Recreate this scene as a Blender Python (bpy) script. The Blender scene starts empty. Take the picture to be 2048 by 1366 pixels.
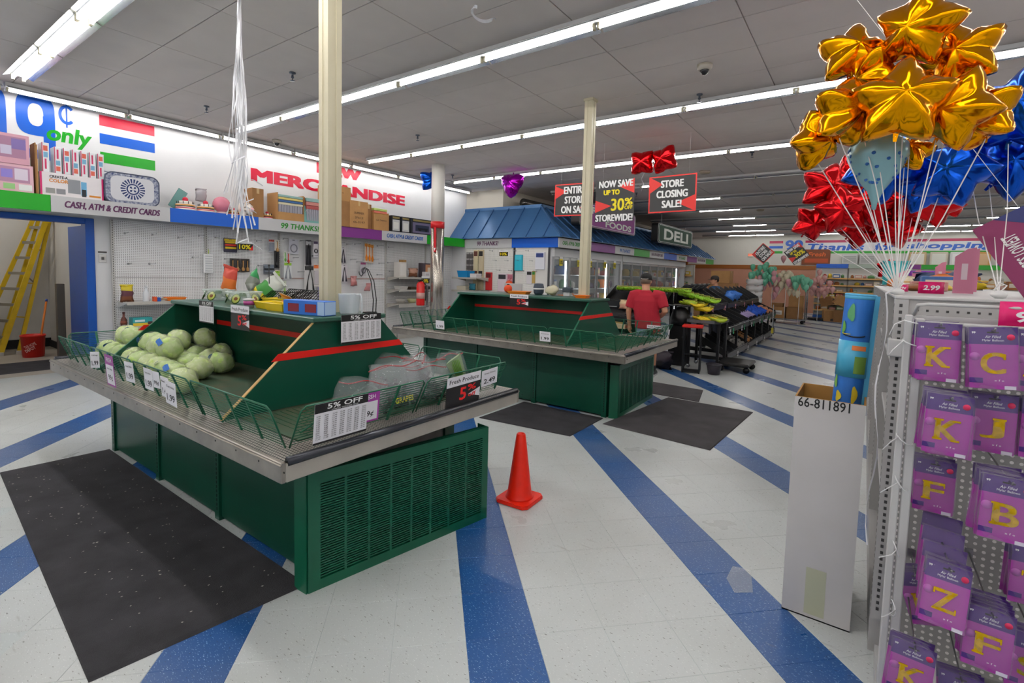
import bpy, bmesh, math, random
from mathutils import Vector, Matrix
random.seed(7)
scene = bpy.context.scene
COL = scene.collection
# ------------------------------------------------------------------ camera
cam_data = bpy.data.cameras.new('camera')
cam = bpy.data.objects.new('camera', cam_data)
COL.objects.link(cam)
cam_data.sensor_width = 36.0
cam_data.lens = 17.336
cam_data.shift_x = -0.00305
cam_data.shift_y = -0.03461
cam_data.clip_start = 0.05
cam_data.clip_end = 200
yaw, pit, rol = math.radians(35.2865), math.radians(-3.8582), math.radians(-1.4813)
R3 = Matrix.Rotation(yaw, 3, 'Z') @ Matrix.Rotation(pit, 3, 'X') @ Matrix.Rotation(rol, 3, 'Y')
rt, fw, up = R3.col[0], R3.col[1], R3.col[2]
cam.matrix_world = Matrix(((rt.x, up.x, -fw.x, 0), (rt.y, up.y, -fw.y, 0), (rt.z, up.z, -fw.z, 1.566), (0, 0, 0, 1)))
scene.camera = cam
# ------------------------------------------------------------------ world, view
world = bpy.data.worlds.new('world'); scene.world = world
world.use_nodes = True
world.node_tree.nodes['Background'].inputs[0].default_value = (0.8, 0.88, 1.0, 1)
world.node_tree.nodes['Background'].inputs[1].default_value = 0.0
scene.view_settings.view_transform = 'Standard'
scene.view_settings.look = 'None'
scene.view_settings.gamma = 1.0
scene.view_settings.exposure = 0.0
scene.view_settings.use_curve_mapping = False
scene.cycles.use_denoising = True
scene.cycles.max_bounces = 5
scene.cycles.diffuse_bounces = 3
scene.cycles.glossy_bounces = 3
scene.cycles.transmission_bounces = 3
scene.cycles.use_adaptive_sampling = True
scene.cycles.adaptive_threshold = 0.05
scene.cycles.transparent_max_bounces = 10
scene.cycles.sample_clamp_indirect = 6.0
TUBE_POWER = 46.0
# ------------------------------------------------------------------ helpers
def lin(h):
    h = h.lstrip('#'); out = []
    for i in (0, 2, 4):
        c = int(h[i:i+2], 16) / 255
        out.append(c / 12.92 if c <= 0.04045 else ((c + 0.055) / 1.055) ** 2.4)
    return tuple(out)
_M = {}
def mat(name, col='#808080', rough=0.5, metal=0.0, emit=0.0, alpha=1.0, trans=0.0, noise=0.0, nscale=8.0, bump=0.0, bscale=60.0, coat=0.0, ior=1.45, noise_col=None):
    if name in _M: return _M[name]
    m = bpy.data.materials.new(name); m.use_nodes = True
    nt = m.node_tree; b = nt.nodes['Principled BSDF']
    c = lin(col) if isinstance(col, str) else col
    b.inputs['Base Color'].default_value = (*c, 1)
    b.inputs['Roughness'].default_value = rough
    b.inputs['Metallic'].default_value = metal
    b.inputs['IOR'].default_value = ior
    if coat: b.inputs['Coat Weight'].default_value = coat; b.inputs['Coat Roughness'].default_value = 0.1
    if trans: b.inputs['Transmission Weight'].default_value = trans
    if alpha < 1: b.inputs['Alpha'].default_value = alpha
    if emit: b.inputs['Emission Color'].default_value = (*c, 1); b.inputs['Emission Strength'].default_value = emit
    geo = None
    if noise or bump:
        geo = nt.nodes.new('ShaderNodeNewGeometry')
    if noise:
        n = nt.nodes.new('ShaderNodeTexNoise'); n.inputs['Scale'].default_value = nscale; n.inputs['Detail'].default_value = 5
        nt.links.new(geo.outputs['Position'], n.inputs['Vector'])
        r = nt.nodes.new('ShaderNodeValToRGB')
        r.color_ramp.elements[0].position = 0.3; r.color_ramp.elements[1].position = 0.72
        d = lin(noise_col) if noise_col else tuple(x * (1 - noise) for x in c)
        r.color_ramp.elements[0].color = (*d, 1)
        r.color_ramp.elements[1].color = (*(c if noise_col else tuple(min(1, x * (1 + noise * 0.5)) for x in c)), 1)
        nt.links.new(n.outputs['Fac'], r.inputs['Fac']); nt.links.new(r.outputs['Color'], b.inputs['Base Color'])
    if bump:
        n2 = nt.nodes.new('ShaderNodeTexNoise'); n2.inputs['Scale'].default_value = bscale; n2.inputs['Detail'].default_value = 3
        nt.links.new(geo.outputs['Position'], n2.inputs['Vector'])
        bp = nt.nodes.new('ShaderNodeBump'); bp.inputs['Strength'].default_value = bump; bp.inputs['Distance'].default_value = 0.01
        nt.links.new(n2.outputs['Fac'], bp.inputs['Height']); nt.links.new(bp.outputs['Normal'], b.inputs['Normal'])
    _M[name] = m
    return m
def V(*a): return Vector(a)
def frame(d):
    d = d.normalized(); a = Vector((0, 0, 1)) if abs(d.z) < 0.9 else Vector((1, 0, 0))
    u = d.cross(a).normalized(); return u, d.cross(u).normalized()
class MB:
    """collects shapes of one part into one mesh"""
    def __init__(s): s.v = []; s.f = []; s.m = []; s.sm = []
    def add(s, vs, fs, m=0, smooth=False, T=None):
        o = len(s.v)
        s.v += [tuple(T @ Vector(p)) if T is not None else tuple(p) for p in vs]
        for f in fs: s.f.append([i + o for i in f]); s.m.append(m); s.sm.append(smooth)
        return s
    def box(s, x0, x1, y0, y1, z0, z1, m=0, T=None):
        vs = [(x, y, z) for z in (z0, z1) for y in (y0, y1) for x in (x0, x1)]
        return s.add(vs, [(0, 2, 3, 1), (4, 5, 7, 6), (0, 1, 5, 4), (2, 6, 7, 3), (0, 4, 6, 2), (1, 3, 7, 5)], m, False, T)
    def cb(s, x0, x1, y0, y1, z0, z1, c=0.01, m=0, T=None):
        """box with chamfered edges"""
        vs = []; idx = {}
        X, Y, Z = (x0, x1), (y0, y1), (z0, z1)
        for i in (0, 1):
            for j in (0, 1):
                for k in (0, 1):
                    sx, sy, sz = (1, -1)[i] * c, (1, -1)[j] * c, (1, -1)[k] * c
                    for a, p in enumerate(((X[i], Y[j] + sy, Z[k] + sz), (X[i] + sx, Y[j], Z[k] + sz), (X[i] + sx, Y[j] + sy, Z[k]))):
                        idx[i, j, k, a] = len(vs); vs.append(p)
        g = lambda i, j, k, a: idx[i, j, k, a]
        fs = []
        for i in (0, 1):
            q = [g(i, 0, 0, 0), g(i, 1, 0, 0), g(i, 1, 1, 0), g(i, 0, 1, 0)]; fs.append(q if i else q[::-1])
            q = [g(0, i, 0, 1), g(1, i, 0, 1), g(1, i, 1, 1), g(0, i, 1, 1)]; fs.append(q[::-1] if i else q)
            q = [g(0, 0, i, 2), g(1, 0, i, 2), g(1, 1, i, 2), g(0, 1, i, 2)]; fs.append(q if i else q[::-1])
        for i in (0, 1):
            for j in (0, 1):
                fs.append([g(i, j, 0, 0), g(i, j, 0, 1), g(i, j, 1, 1), g(i, j, 1, 0)])
                fs.append([g(i, 0, j, 0), g(i, 0, j, 2), g(i, 1, j, 2), g(i, 1, j, 0)])
                fs.append([g(0, i, j, 1), g(0, i, j, 2), g(1, i, j, 2), g(1, i, j, 1)])
        for i in (0, 1):
            for j in (0, 1):
                for k in (0, 1): fs.append([g(i, j, k, 0), g(i, j, k, 1), g(i, j, k, 2)])
        return s.add(vs, fs, m, False, T)
    def tube(s, pts, r, n=6, m=0, closed=False, T=None, caps=True, smooth=True):
        pts = [Vector(p) for p in pts]; N = len(pts); vs = []; u = None
        for i, p in enumerate(pts):
            if closed: d = pts[(i + 1) % N] - pts[i - 1]
            else: d = pts[min(i + 1, N - 1)] - pts[max(i - 1, 0)]
            if d.length < 1e-9: d = Vector((0, 0, 1))
            d.normalize()
            if u is None: u, _ = frame(d)
            u = (u - d * u.dot(d))
            if u.length < 1e-6: u, _ = frame(d)
            u.normalize(); w = d.cross(u)
            rr = r[i] if isinstance(r, (list, tuple)) else r
            for k in range(n):
                a = 2 * math.pi * (k + .5) / n
                vs.append(p + (u * math.cos(a) + w * math.sin(a)) * rr)
        fs = []
        for i in range(N if closed else N - 1):
            j = (i + 1) % N
            for k in range(n): fs.append((i * n + k, i * n + (k + 1) % n, j * n + (k + 1) % n, j * n + k))
        if caps and not closed: fs += [tuple(range(n))[::-1], tuple((N - 1) * n + k for k in range(n))]
        return s.add(vs, fs, m, smooth and n > 4, T)
    def lathe(s, prof, n=20, m=0, c=(0, 0, 0), T=None, smooth=True, sx=1, sy=1):
        vs = []; fs = []
        for r, z in prof:
            for k in range(n):
                a = 2 * math.pi * k / n; vs.append((c[0] + r * math.cos(a) * sx, c[1] + r * math.sin(a) * sy, c[2] + z))
        for i in range(len(prof) - 1):
            for k in range(n): fs.append((i * n + k, i * n + (k + 1) % n, (i + 1) * n + (k + 1) % n, (i + 1) * n + k))
        if prof[0][0] > 1e-6: fs.append(tuple(range(n))[::-1])
        if prof[-1][0] > 1e-6: fs.append(tuple((len(prof) - 1) * n + k for k in range(n)))
        return s.add(vs, fs, m, smooth, T)
    def poly(s, pts, m=0, T=None): return s.add(pts, [tuple(range(len(pts)))], m, False, T)
    def slab(s, pts, d, m=0, T=None):
        """polygon given by 3-D points, thickened by vector d"""
        d = Vector(d); n = len(pts); vs = [Vector(p) for p in pts] + [Vector(p) + d for p in pts]
        fs = [tuple(range(n)), tuple(range(2 * n - 1, n - 1, -1))] + [(i, i + n, (i + 1) % n + n, (i + 1) % n) for i in range(n)]
        return s.add(vs, fs, m, False, T)
    def sphere(s, c, r, n=10, rings=6, m=0, T=None, sc=(1, 1, 1)):
        prof = [(r * math.sin(math.pi * i / rings), -r * math.cos(math.pi * i / rings)) for i in range(rings + 1)]
        prof[0] = (0, -r); prof[-1] = (0, r)
        vs = []; fs = []
        for rr, z in prof:
            for k in range(n):
                a = 2 * math.pi * k / n; vs.append((c[0] + rr * math.cos(a) * sc[0], c[1] + rr * math.sin(a) * sc[1], c[2] + z * sc[2]))
        for i in range(rings):
            for k in range(n): fs.append((i * n + k, i * n + (k + 1) % n, (i + 1) * n + (k + 1) % n, (i + 1) * n + k))
        return s.add(vs, fs, m, True, T)
    def mesh(s, name, mats):
        me = bpy.data.meshes.new(name)
        me.from_pydata([tuple(p) for p in s.v], [], s.f)
        if not isinstance(mats, (list, tuple)): mats = [mats]
        for m in mats: me.materials.append(m)
        if len(mats) > 1: me.polygons.foreach_set('material_index', s.m)
        if any(s.sm): me.polygons.foreach_set('use_smooth', s.sm)
        me.validate(); bm = bmesh.new(); bm.from_mesh(me); bmesh.ops.remove_doubles(bm, verts=bm.verts, dist=1e-7)
        bmesh.ops.recalc_face_normals(bm, faces=bm.faces); bm.to_mesh(me); bm.free(); me.update()
        return me
    def build(s, name, mats, parent=None, label=None, cat=None, group=None, kind=None, loc=None, rot=None):
        return obj(name, s.mesh(name, mats), parent, label, cat, group, kind, loc, rot)
CH = {}
def obj(name, me, parent=None, label=None, cat=None, group=None, kind=None, loc=None, rot=None):
    o = bpy.data.objects.new(name, me); COL.objects.link(o)
    if parent is not None: o.parent = parent; CH.setdefault(parent.name, []).append(o)
    if label: o['label'] = label
    if cat: o['category'] = cat
    if group: o['group'] = group
    if kind: o['kind'] = kind
    if loc is not None: o.location = loc
    if rot is not None: o.rotation_euler = rot
    return o
def thing(name, label, cat, loc=(0, 0, 0), rz=0.0, group=None, rot=None, kind=None):
    return obj(name, None, None, label, cat, group, kind, loc, rot if rot is not None else (0, 0, rz))
def dup(root, loc=None, rot=None, label=None, group=None, mats=None):
    """a copy of a thing with copies of its parts and sub-parts"""
    def cp(o, par):
        c = o.copy(); COL.objects.link(c); c.parent = par
        if par is not None: CH.setdefault(par.name, []).append(c)
        for ch in CH.get(o.name, []): cp(ch, c)
        return c
    r = cp(root, None)
    if loc is not None: r.location = loc
    if rot is not None: r.rotation_euler = rot
    if label: r['label'] = label
    if group: r['group'] = group
    return r
# lettering ---------------------------------------------------------
_TX = {}
def text_data(s, bold=0.0, res=2):
    if 'M' in s: bold = 0.0      # the outline offset breaks this glyph
    k = (s, bold, res)
    if k in _TX: return _TX[k]
    cu = bpy.data.curves.new('txt', 'FONT'); cu.body = s; cu.size = 1; cu.resolution_u = res; cu.offset = bold
    cu.fill_mode = 'FRONT'
    o = bpy.data.objects.new('txt', cu)
    me = bpy.data.meshes.new_from_object(o)
    vs = [(v.co.x, v.co.y) for v in me.vertices]; fs = [tuple(p.vertices) for p in me.polygons]
    bpy.data.objects.remove(o); bpy.data.curves.remove(cu); bpy.data.meshes.remove(me)
    x0 = min(v[0] for v in vs); x1 = max(v[0] for v in vs); y0 = min(v[1] for v in vs); y1 = max(v[1] for v in vs)
    _TX[k] = (vs, fs, x0, x1, y0, y1); return _TX[k]
def put_text(mb, s, c, right, upv, w=None, h=None, m=0, bold=0.0, shear=0.0, res=2, off=0.0, rot=0.0, squash=None):
    """flat letters centred at c in the plane (right, up); fitted into w x h"""
    vs, fs, x0, x1, y0, y1 = text_data(s, bold, res)
    W, H = x1 - x0, y1 - y0
    if w is None and h is None: h = 0.1
    sx = w / W if w else h / H
    sy = h / H if h else sx
    right = Vector(right).normalized(); upv = Vector(upv).normalized(); nrm = right.cross(upv); c = Vector(c) + nrm * off
    cr, sr = math.cos(rot), math.sin(rot)
    out = []
    for x, y in vs:
        a = (x - (x0 + x1) / 2) * sx; b = (y - (y0 + y1) / 2) * sy; a += b * shear
        a, b = a * cr - b * sr, a * sr + b * cr
        out.append(c + right * a + upv * b)
    mb.add(out, fs, m)
    return mb
def fat_text(mb, s, c, right, upv, w, h, m=0, fat=.006, shear=0.0, res=3):
    """heavy letters: the outline laid down several times, each a hair further out"""
    r, u = Vector(right).normalized(), Vector(upv).normalized()
    for i, (a, b) in enumerate(((-1, -.5), (1, -.5), (-1, .5), (1, .5), (0, 0))):
        put_text(mb, s, Vector(c) + r * a * fat + u * b * fat, right, upv, w - 2 * fat, h - fat, m, 0.0, shear, res, off=.0004 * i)
    return mb
def rot_to(z_axis, x_hint=(1, 0, 0)):
    z = Vector(z_axis).normalized(); x = Vector(x_hint); x = (x - z * x.dot(z)).normalized(); y = z.cross(x)
    return Matrix((x, y, z)).transposed()
def TM(loc=(0, 0, 0), rot=(0, 0, 0), sc=1.0):
    from mathutils import Euler
    return Matrix.Translation(loc) @ Euler(rot, 'XYZ').to_matrix().to_4x4() @ Matrix.Diagonal((sc, sc, sc, 1) if not isinstance(sc, tuple) else (*sc, 1))
# ================================================================== THE ROOM
XW, YB, XR, YF, ZC = -9.05, 27.5, 13.0, -5.0, 3.725
S2 = math.sqrt(0.5); TS = 0.3048; Q0 = 0.167; P0 = 0.167
def vct(name, base, speck_l, speck_d, stripes=False):
    m = bpy.data.materials.new(name); m.use_nodes = True; nt = m.node_tree; b = nt.nodes['Principled BSDF']
    N = nt.nodes.new; L = nt.links.new
    geo = N('ShaderNodeNewGeometry')
    def ramp(inp, p0, c0, p1, c1):
        r = N('ShaderNodeValToRGB'); e = r.color_ramp.elements
        e[0].position = p0; e[0].color = (*c0, 1); e[1].position = p1; e[1].color = (*c1, 1); L(inp, r.inputs['Fac']); return r.outputs['Color']
    def noise(scale, detail=3, sc=None):
        n = N('ShaderNodeTexNoise'); n.inputs['Scale'].default_value = scale; n.inputs['Detail'].default_value = detail
        if sc:
            mp = N('ShaderNodeMapping'); mp.inputs['Scale'].default_value = sc; mp.inputs['Rotation'].default_value = (0, 0, 0.8)
            L(geo.outputs['Position'], mp.inputs['Vector']); L(mp.outputs['Vector'], n.inputs['Vector'])
        else: L(geo.outputs['Position'], n.inputs['Vector'])
        return n.outputs['Fac']
    def mix(f, a, bb):
        x = N('ShaderNodeMix'); x.data_type = 'RGBA'; L(f, x.inputs['Factor'])
        for s, val in ((6, a), (7, bb)):
            if isinstance(val, tuple): x.inputs[s].default_value = (*val, 1)
            else: L(val, x.inputs[s])
        return x.outputs[2]
    k = (0, 0, 0); w = (1, 1, 1)
    if stripes:
        sep = N('ShaderNodeSeparateXYZ'); L(geo.outputs['Position'], sep.inputs[0])
        def mth(op, a, bb):
            n = N('ShaderNodeMath'); n.operation = op
            for i, val in enumerate((a, bb)):
                if isinstance(val, (int, float)): n.inputs[i].default_value = val
                else: L(val, n.inputs[i])
            return n.outputs[0]
        q = mth('MULTIPLY', mth('ADD', sep.outputs['X'], sep.outputs['Y']), S2)
        q = mth('FLOORED_MODULO', mth('SUBTRACT', q, Q0), 4 * TS)
        base = mix(mth('LESS_THAN', q, TS), base, lin('#16508f'))
    c = base
    c = mix(ramp(noise(75, 2, (1, 3.2, 1)), 0.64, k, 0.68, (.9, .9, .9)), c, speck_l)
    c = mix(ramp(noise(48, 2, (1, 3.0, 1)), 0.67, k, 0.70, (.85, .85, .85)), c, speck_d)
    c = mix(ramp(noise(0.9, 3), 0.42, k, 0.85, (.45, .45, .45)), c, tuple(x * 0.72 for x in (lin('#9b978a') if not stripes else lin('#9b978a'))))
    c = mix(ramp(noise(6, 4, (1, 6, 1)), 0.66, k, 0.8, (.4, .4, .4)), c, lin('#6f6a60'))
    L(c, b.inputs['Base Color'])
    rr = N('ShaderNodeMapRange'); L(noise(2.2, 5), rr.inputs['Value']); rr.inputs['To Min'].default_value = 0.2; rr.inputs['To Max'].default_value = 0.42
    L(rr.outputs[0], b.inputs['Roughness'])
    b.inputs['IOR'].default_value = 1.5
    bp = N('ShaderNodeBump'); bp.inputs['Strength'].default_value = 0.06; bp.inputs['Distance'].default_value = 0.004
    L(noise(9, 3), bp.inputs['Height']); L(bp.outputs['Normal'], b.inputs['Normal'])
    return m
VW = vct('vct_white', lin('#cdd2d2'), lin('#e8ecec'), lin('#6f716e'))
VB = vct('vct_blue', lin('#16508f'), lin('#a9c4e4'), lin('#0e3462'))
VF = vct('vct_far', lin('#c9d2d3'), lin('#dfe6e6'), lin('#9da19d'), True)
floor = MB().box(XW - 3.6, XR, YF, YB, -0.12, -0.0015).build('floor', VF, kind='structure')
def cam_px(P):
    d = R3.transposed() @ (Vector(P) - Vector((0, 0, 1.566)))
    if d.y < 0.05: return None
    return (1024 + 6.2 + 986.2 * d.x / d.y, 612.1 - 986.2 * d.z / d.y, d.y)
def tile_mesh(name, mt, sz, gap=0.0008, c=0.0012, hgt=0.0015):
    mb = MB(); a = sz / 2 - gap; b2 = a - c
    vs = [(-a, -a, -hgt), (a, -a, -hgt), (a, a, -hgt), (-a, a, -hgt), (-b2, -b2, 0), (b2, -b2, 0), (b2, b2, 0), (-b2, b2, 0)]
    mb.add(vs, [(4, 5, 6, 7), (0, 1, 5, 4), (1, 2, 6, 5), (2, 3, 7, 6), (3, 0, 4, 7)])
    return mb.mesh(name, mt)
HIDE = [(-5.15, -2.2, 1.3, 2.5), (-5.2, -2.2, 4.9, 6.3), (-5.08, -2.25, 0.6, 1.36), (-3.3, -2.25, 4.15, 4.9), (-2.15, -1.0, 4.7, 6.3)]
tiles = []
for i in range(-40, 60):
    for j in range(-30, 60):
        q = Q0 + TS * (i + .5); p = P0 + TS * (j + .5)
        x = (q - p) * S2; y = (q + p) * S2
        if x < XW + .2 or x > 4 or y < 0 or y > 15: continue
        px = cam_px((x, y, 0))
        if px is None or not (-60 < px[0] < 2110 and px[1] < 1430): continue
        if any(a + .25 < x < b - .25 and c + .25 < y < d - .25 for a, b, c, d in HIDE): continue
        tiles.append((px[2], x, y, i % 4 == 0))
tiles.sort()
tw, tb = tile_mesh('floor_tile', VW, TS), tile_mesh('floor_tile_blue', VB, TS)
for d, x, y, blue in tiles[:300]:
    obj('floor_tile', tb if blue else tw, floor, loc=(x, y, 0), rot=(0, 0, math.pi / 4))
mb = MB(); a = (TS / 2 - 0.0008) / S2
for d, x, y, blue in tiles[300:]:
    mb.add([(x, y - a, 0), (x + a, y, 0), (x, y + a, 0), (x - a, y, 0)], [(0, 1, 2, 3)], 1 if blue else 0)
mb.build('floor_tile_field', [VW, VB], floor, kind='stuff')
# ceiling: dark backing, 1.22 x 0.61 m panels hung just below it
CP = mat('ceiling_panel', '#e6ddd8', 0.9, noise=0.04, nscale=3, bump=0.25, bscale=240)
CG = mat('ceiling_grid', '#d6cfca', 0.8)
ceiling = MB().box(XW - 0.2, XR, YF, YB, ZC + 0.015, ZC + 0.1).build('ceiling', CG, kind='structure')
pan = []
gx, gy, x0, y0 = 1.22, 0.61, -0.957, 0.24
for i in range(-8, 12):
    for j in range(-9, 46):
        xa, xb = x0 + gx * i, x0 + gx * (i + 1); ya, yb = y0 + gy * j, y0 + gy * (j + 1)
        xa = max(xa, XW); xb = min(xb, XR); ya = max(ya, YF); yb = min(yb, YB)
        if xb - xa < .05 or yb - ya < .05: continue
        px = cam_px(((xa + xb) / 2, (ya + yb) / 2, ZC))
        vis = px is not None and -200 < px[0] < 2250 and px[1] > -120
        pan.append((px[2] if vis else 999, xa, xb, ya, yb))
pan.sort()
pm = {}
for k, (d, xa, xb, ya, yb) in enumerate(pan):
    if k < 300 and d < 900:
        key = (round(xb - xa, 2), round(yb - ya, 2))
        if key not in pm:
            w, h = (xb - xa) / 2 - .004, (yb - ya) / 2 - .004
            pm[key] = MB().cb(-w, w, -h, h, 0, 0.014, 0.003).mesh('ceiling_panel', CP)
        obj('ceiling_panel', pm[key], ceiling, loc=((xa + xb) / 2, (ya + yb) / 2, ZC + random.uniform(-.001, .001)))
    else:
        if k == 300 or 'cmb' not in globals(): cmb = MB()
        cmb.add([(xa + .004, ya + .004, ZC), (xb - .004, ya + .004, ZC), (xb - .004, yb - .004, ZC), (xa + .004, yb - .004, ZC)], [(0, 3, 2, 1)])
cmb.build('ceiling_panel_field', CP, ceiling, kind='stuff')
# walls
WW = mat('wall_paint_white', '#e6e6e8', 0.5, noise=0.03, nscale=2)
WB = mat('wall_paint_back', '#dcdad2', 0.6, noise=0.04, nscale=1.5)
mb = MB()
mb.box(XW - .15, XW, YF, 1.0, 0, ZC + .05)
mb.box(XW - .15, XW, 1.0, 2.3, 2.18, ZC + .05)
mb.box(XW - .15, XW, 2.3, YB, 0, ZC + .05)
wall_left = mb.build('wall_left', WW, kind='structure')
mb = MB().box(XW, XR, YB, YB + .15, 0, ZC + .05); wall_back = mb.build('wall_back', WB, kind='structure')
MB().box(XR, XR + .15, YF, YB, 0, ZC + .05).build('wall_right', WB, kind='structure')
MB().box(XW, XR, YF - .15, YF, 0, ZC + .05).build('wall_front', WW, kind='structure')
# back room behind the doorway
BR = mat('back_room_paint', '#dddbd8', 0.7, noise=0.05, nscale=2)
MB().box(-12.3, -12.15, -1.0, 4.2, 0, 2.9).build('wall_back_room', BR, kind='structure')
MB().box(-12.3, XW - .15, 2.42, 2.55, 0, 2.9).build('wall_back_room_side', BR, kind='structure')
MB().box(-12.3, XW - .15, -1.15, -1.0, 0, 2.9).build('wall_back_room_end', BR, kind='structure')
MB().box(-12.3, XW - .15, -1.0, 4.2, 2.9, 3.0).build('ceiling_back_room', BR, kind='structure')
BK = mat('black_rubber', '#17171a', 0.6)
MB().box(-12.15, -12.13, -1.0, 2.42, 0, .16).build('baseboard_back_room', BK, kind='structure')
MB().box(-12.13, XW - .15, 2.4, 2.42, 0, .12).build('baseboard_back_room_side', BK, kind='structure')
# blue steel door frame
DF = mat('blue_steel', '#0f4fa8', 0.35, noise=0.06, nscale=6)
DB = DF
mb = MB()
mb.cb(XW - .17, XW + .03, 2.2, 2.3, 0, 2.18, .006); mb.cb(XW - .17, XW + .03, 1.0, 1.08, 0, 2.18, .006); mb.cb(XW - .17, XW + .03, 1.08, 2.2, 2.1, 2.18, .006)
door_1 = mb.build('door_1', DF, kind='structure')
MB().cb(XW - 1.0, XW - .18, 2.24, 2.28, 0.02, 2.09, .004).build('door_leaf', DB, door_1)
MB().box(XW - 3.1, XW - .16, -1, 2.42, -0.001, 0.002).build('floor_back_room', mat('backroom_floor', '#b0a99e', 0.4, noise=.1, nscale=3), kind='structure')
BL = MB().tube([(-10.9, .4, 2.84), (-10.9, 1.6, 2.84)], .02, 8).build('back_room_tube_offscreen', mat('lamp_tube_room', (1.0, .95, .88), .4, emit=70.0), None, 'fluorescent tube on the back room ceiling', 'light')
# deli block standing in front of the back of the left wall
YD, XD, YD2 = 9.75, -5.72, 23.7
MB().box(XW, XD - .25, YD + .06, YD + .14, 0, 2.45).build('wall_deli_front', WW, kind='structure')
MB().box(XW, -7.8, 10.36, 10.46, 2.45, ZC).build('wall_deli_upper', mat('wall_cream', '#d9d2c4', .6), kind='structure')
MB().box(-7.95, -7.8, 10.46, YD2, 2.3, ZC).build('wall_deli_side', mat('wall_cream', '#d9d2c4', .6), kind='structure')
# ------------------------------------------------------------------ light rows
LH = mat('fixture_white_enamel', '#d4d4d4', 0.35)
LR = mat('fixture_reflector', '#a8acb2', 0.16, metal=0.9)
LT = mat('lamp_tube_lit', (1.0, 0.97, 0.93), 0.4, emit=TUBE_POWER)
LTW = mat('lamp_tube_wall', (1.0, 0.98, 0.95), 0.4, emit=TUBE_POWER * 0.62)
LU = mat('lamp_tube_off', '#cfcfcf', 0.3)
LS = mat('lamp_socket', '#b9b39a', 0.5)
L0 = 1.22
def fixture(label, group, two=False):
    t = thing('light_fixture', label, 'light', group=group)
    mb = MB()
    mb.box(0.0, L0, -.055, .055, .02, .075)
    MB.build(mb, 'housing', LH, t)
    mb = MB()
    for s in (-1, 1):
        mb.slab([(0.01, s * .055, .03), (L0 - .01, s * .055, .03), (L0 - .01, s * .125, -.005), (0.01, s * .125, -.005)], (0, 0, .004))
    mb.build('reflector', LR, t)
    for y in ((-.045, .045) if two else (0,)):
        MB().tube([(.03, y, -.012), (L0 - .03, y, -.012)], .0125, 8).build('tube', LT, t)
        for x in (.012, L0 - .03): MB().box(x, x + .02, y - .014, y + .014, -.03, .03).build('socket', LS, t)
    return t
FX1 = None
ROWS = [1.41 + 2.448 * k for k in range(-2, 11)]
XS = [-8.07 + L0 * k for k in range(17)]
protos = {}
def put_fixture(x, y, rz, label, group, lit=True, two=False, wall=False):
    key = (lit, two, wall)
    if key not in protos:
        t = fixture(label, group, two); protos[key] = t
        if not lit or wall:
            for c in CH[t.name]:
                if c.name.startswith('tube'): c.data = c.data.copy(); c.data.materials[0] = LTW if wall else LU
    else: t = dup(protos[key], label=label, group=group)
    t.location = (x, y, ZC - .077); t.rotation_euler = (0, 0, rz)
    seen = False
    for i in range(7):
        for s in (-.13, .13):
            q = i / 6 * L0
            c = cam_px((x + q * math.cos(rz) - s * math.sin(rz), y + q * math.sin(rz) + s * math.cos(rz), ZC - .08))
            if c is not None and -4 < c[0] < 2052 and -4 < c[1] < 1370: seen = True
    if not seen:
        kids = CH.pop(t.name); t.name = 'light_fixture_offscreen'; CH[t.name] = kids
    else:
        kids = CH.pop(t.name)
        if 'offscreen' in t.name: t.name = 'light_fixture'
        CH[t.name] = kids
    for c in kids:
        if c.name.startswith('tube'): c.name = 'tube' if seen else 'tube_offscreen'
ROWN = ['nearest the store front', 'just in front of the black mat', 'over the cabbage display', 'between the two green displays', 'over the empty display', 'just past the hanging sale signs', 'over the first freezers', 'over the near black stands', 'over the far black stands', 'over the deli sign', 'over the stock cart', 'before the bread shelves', 'nearest the far wall']
random.seed(3)
for r, y in enumerate(ROWS):
    for k, x in enumerate(XS):
        lit = True
        if r >= 6: lit = k % 3 == 0 if r < 11 else k % 3 != 1
        if lit and r >= 6 and x < (-5.0 if r < 11 else -6.0): continue      # no lamps over the deli roof in the photograph
        two = (r == 2 and k < 6)
        w_ = ROWN[r]
        put_fixture(x, y, 0, ('lit' if lit else 'dark unlit') + ' fluorescent strip light in the ceiling row ' + w_, ('lit' if lit else 'unlit') + ' lights of the row ' + w_, lit, two)
y = YF + .5
k = 0
while 1.4 + 1.244 * (k - 4) < 9.0:
    yy = 1.4 + 1.244 * (k - 4)
    put_fixture(-8.7, yy, math.pi / 2, 'fluorescent strip light running along the top of the white lettered wall', 'strip lights along the lettered wall', wall=True)
    k += 1
# ================================================================== PRODUCE DISPLAYS
GR = mat('green_enamel', '#0a4b39', 0.32, noise=0.10, nscale=3, coat=0.2)
GP = mat('green_panel', '#0a4635', 0.35, noise=0.16, nscale=2.5)
GD = GP
GV = mat('green_vent', '#0d5a41', 0.36, noise=0.12, nscale=4)
GW = mat('green_wire', '#0a5a3f', 0.35)
GF = mat('green_bin_floor', '#2d4f3c', 0.6, noise=0.35, nscale=7, noise_col='#4b4a34')
ST = mat('worn_steel', '#a39c93', 0.33, metal=0.75, noise=0.22, nscale=9)
SP = mat('worn_painted_steel', '#b4aea4', 0.4, metal=0.3, noise=0.12, nscale=7)
SR = mat('dark_bumper', '#3b3d43', 0.22, metal=0.6)
BLK = mat('black_slot', '#070808', 0.5)
REDT = mat('red_tape', '#e31a10', 0.45)
WOODT = mat('wood_strip', '#c9a46a', 0.6)
DIRTY = mat('dirty_edge', '#8d8a86', 0.6, noise=.3, nscale=12)
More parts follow.
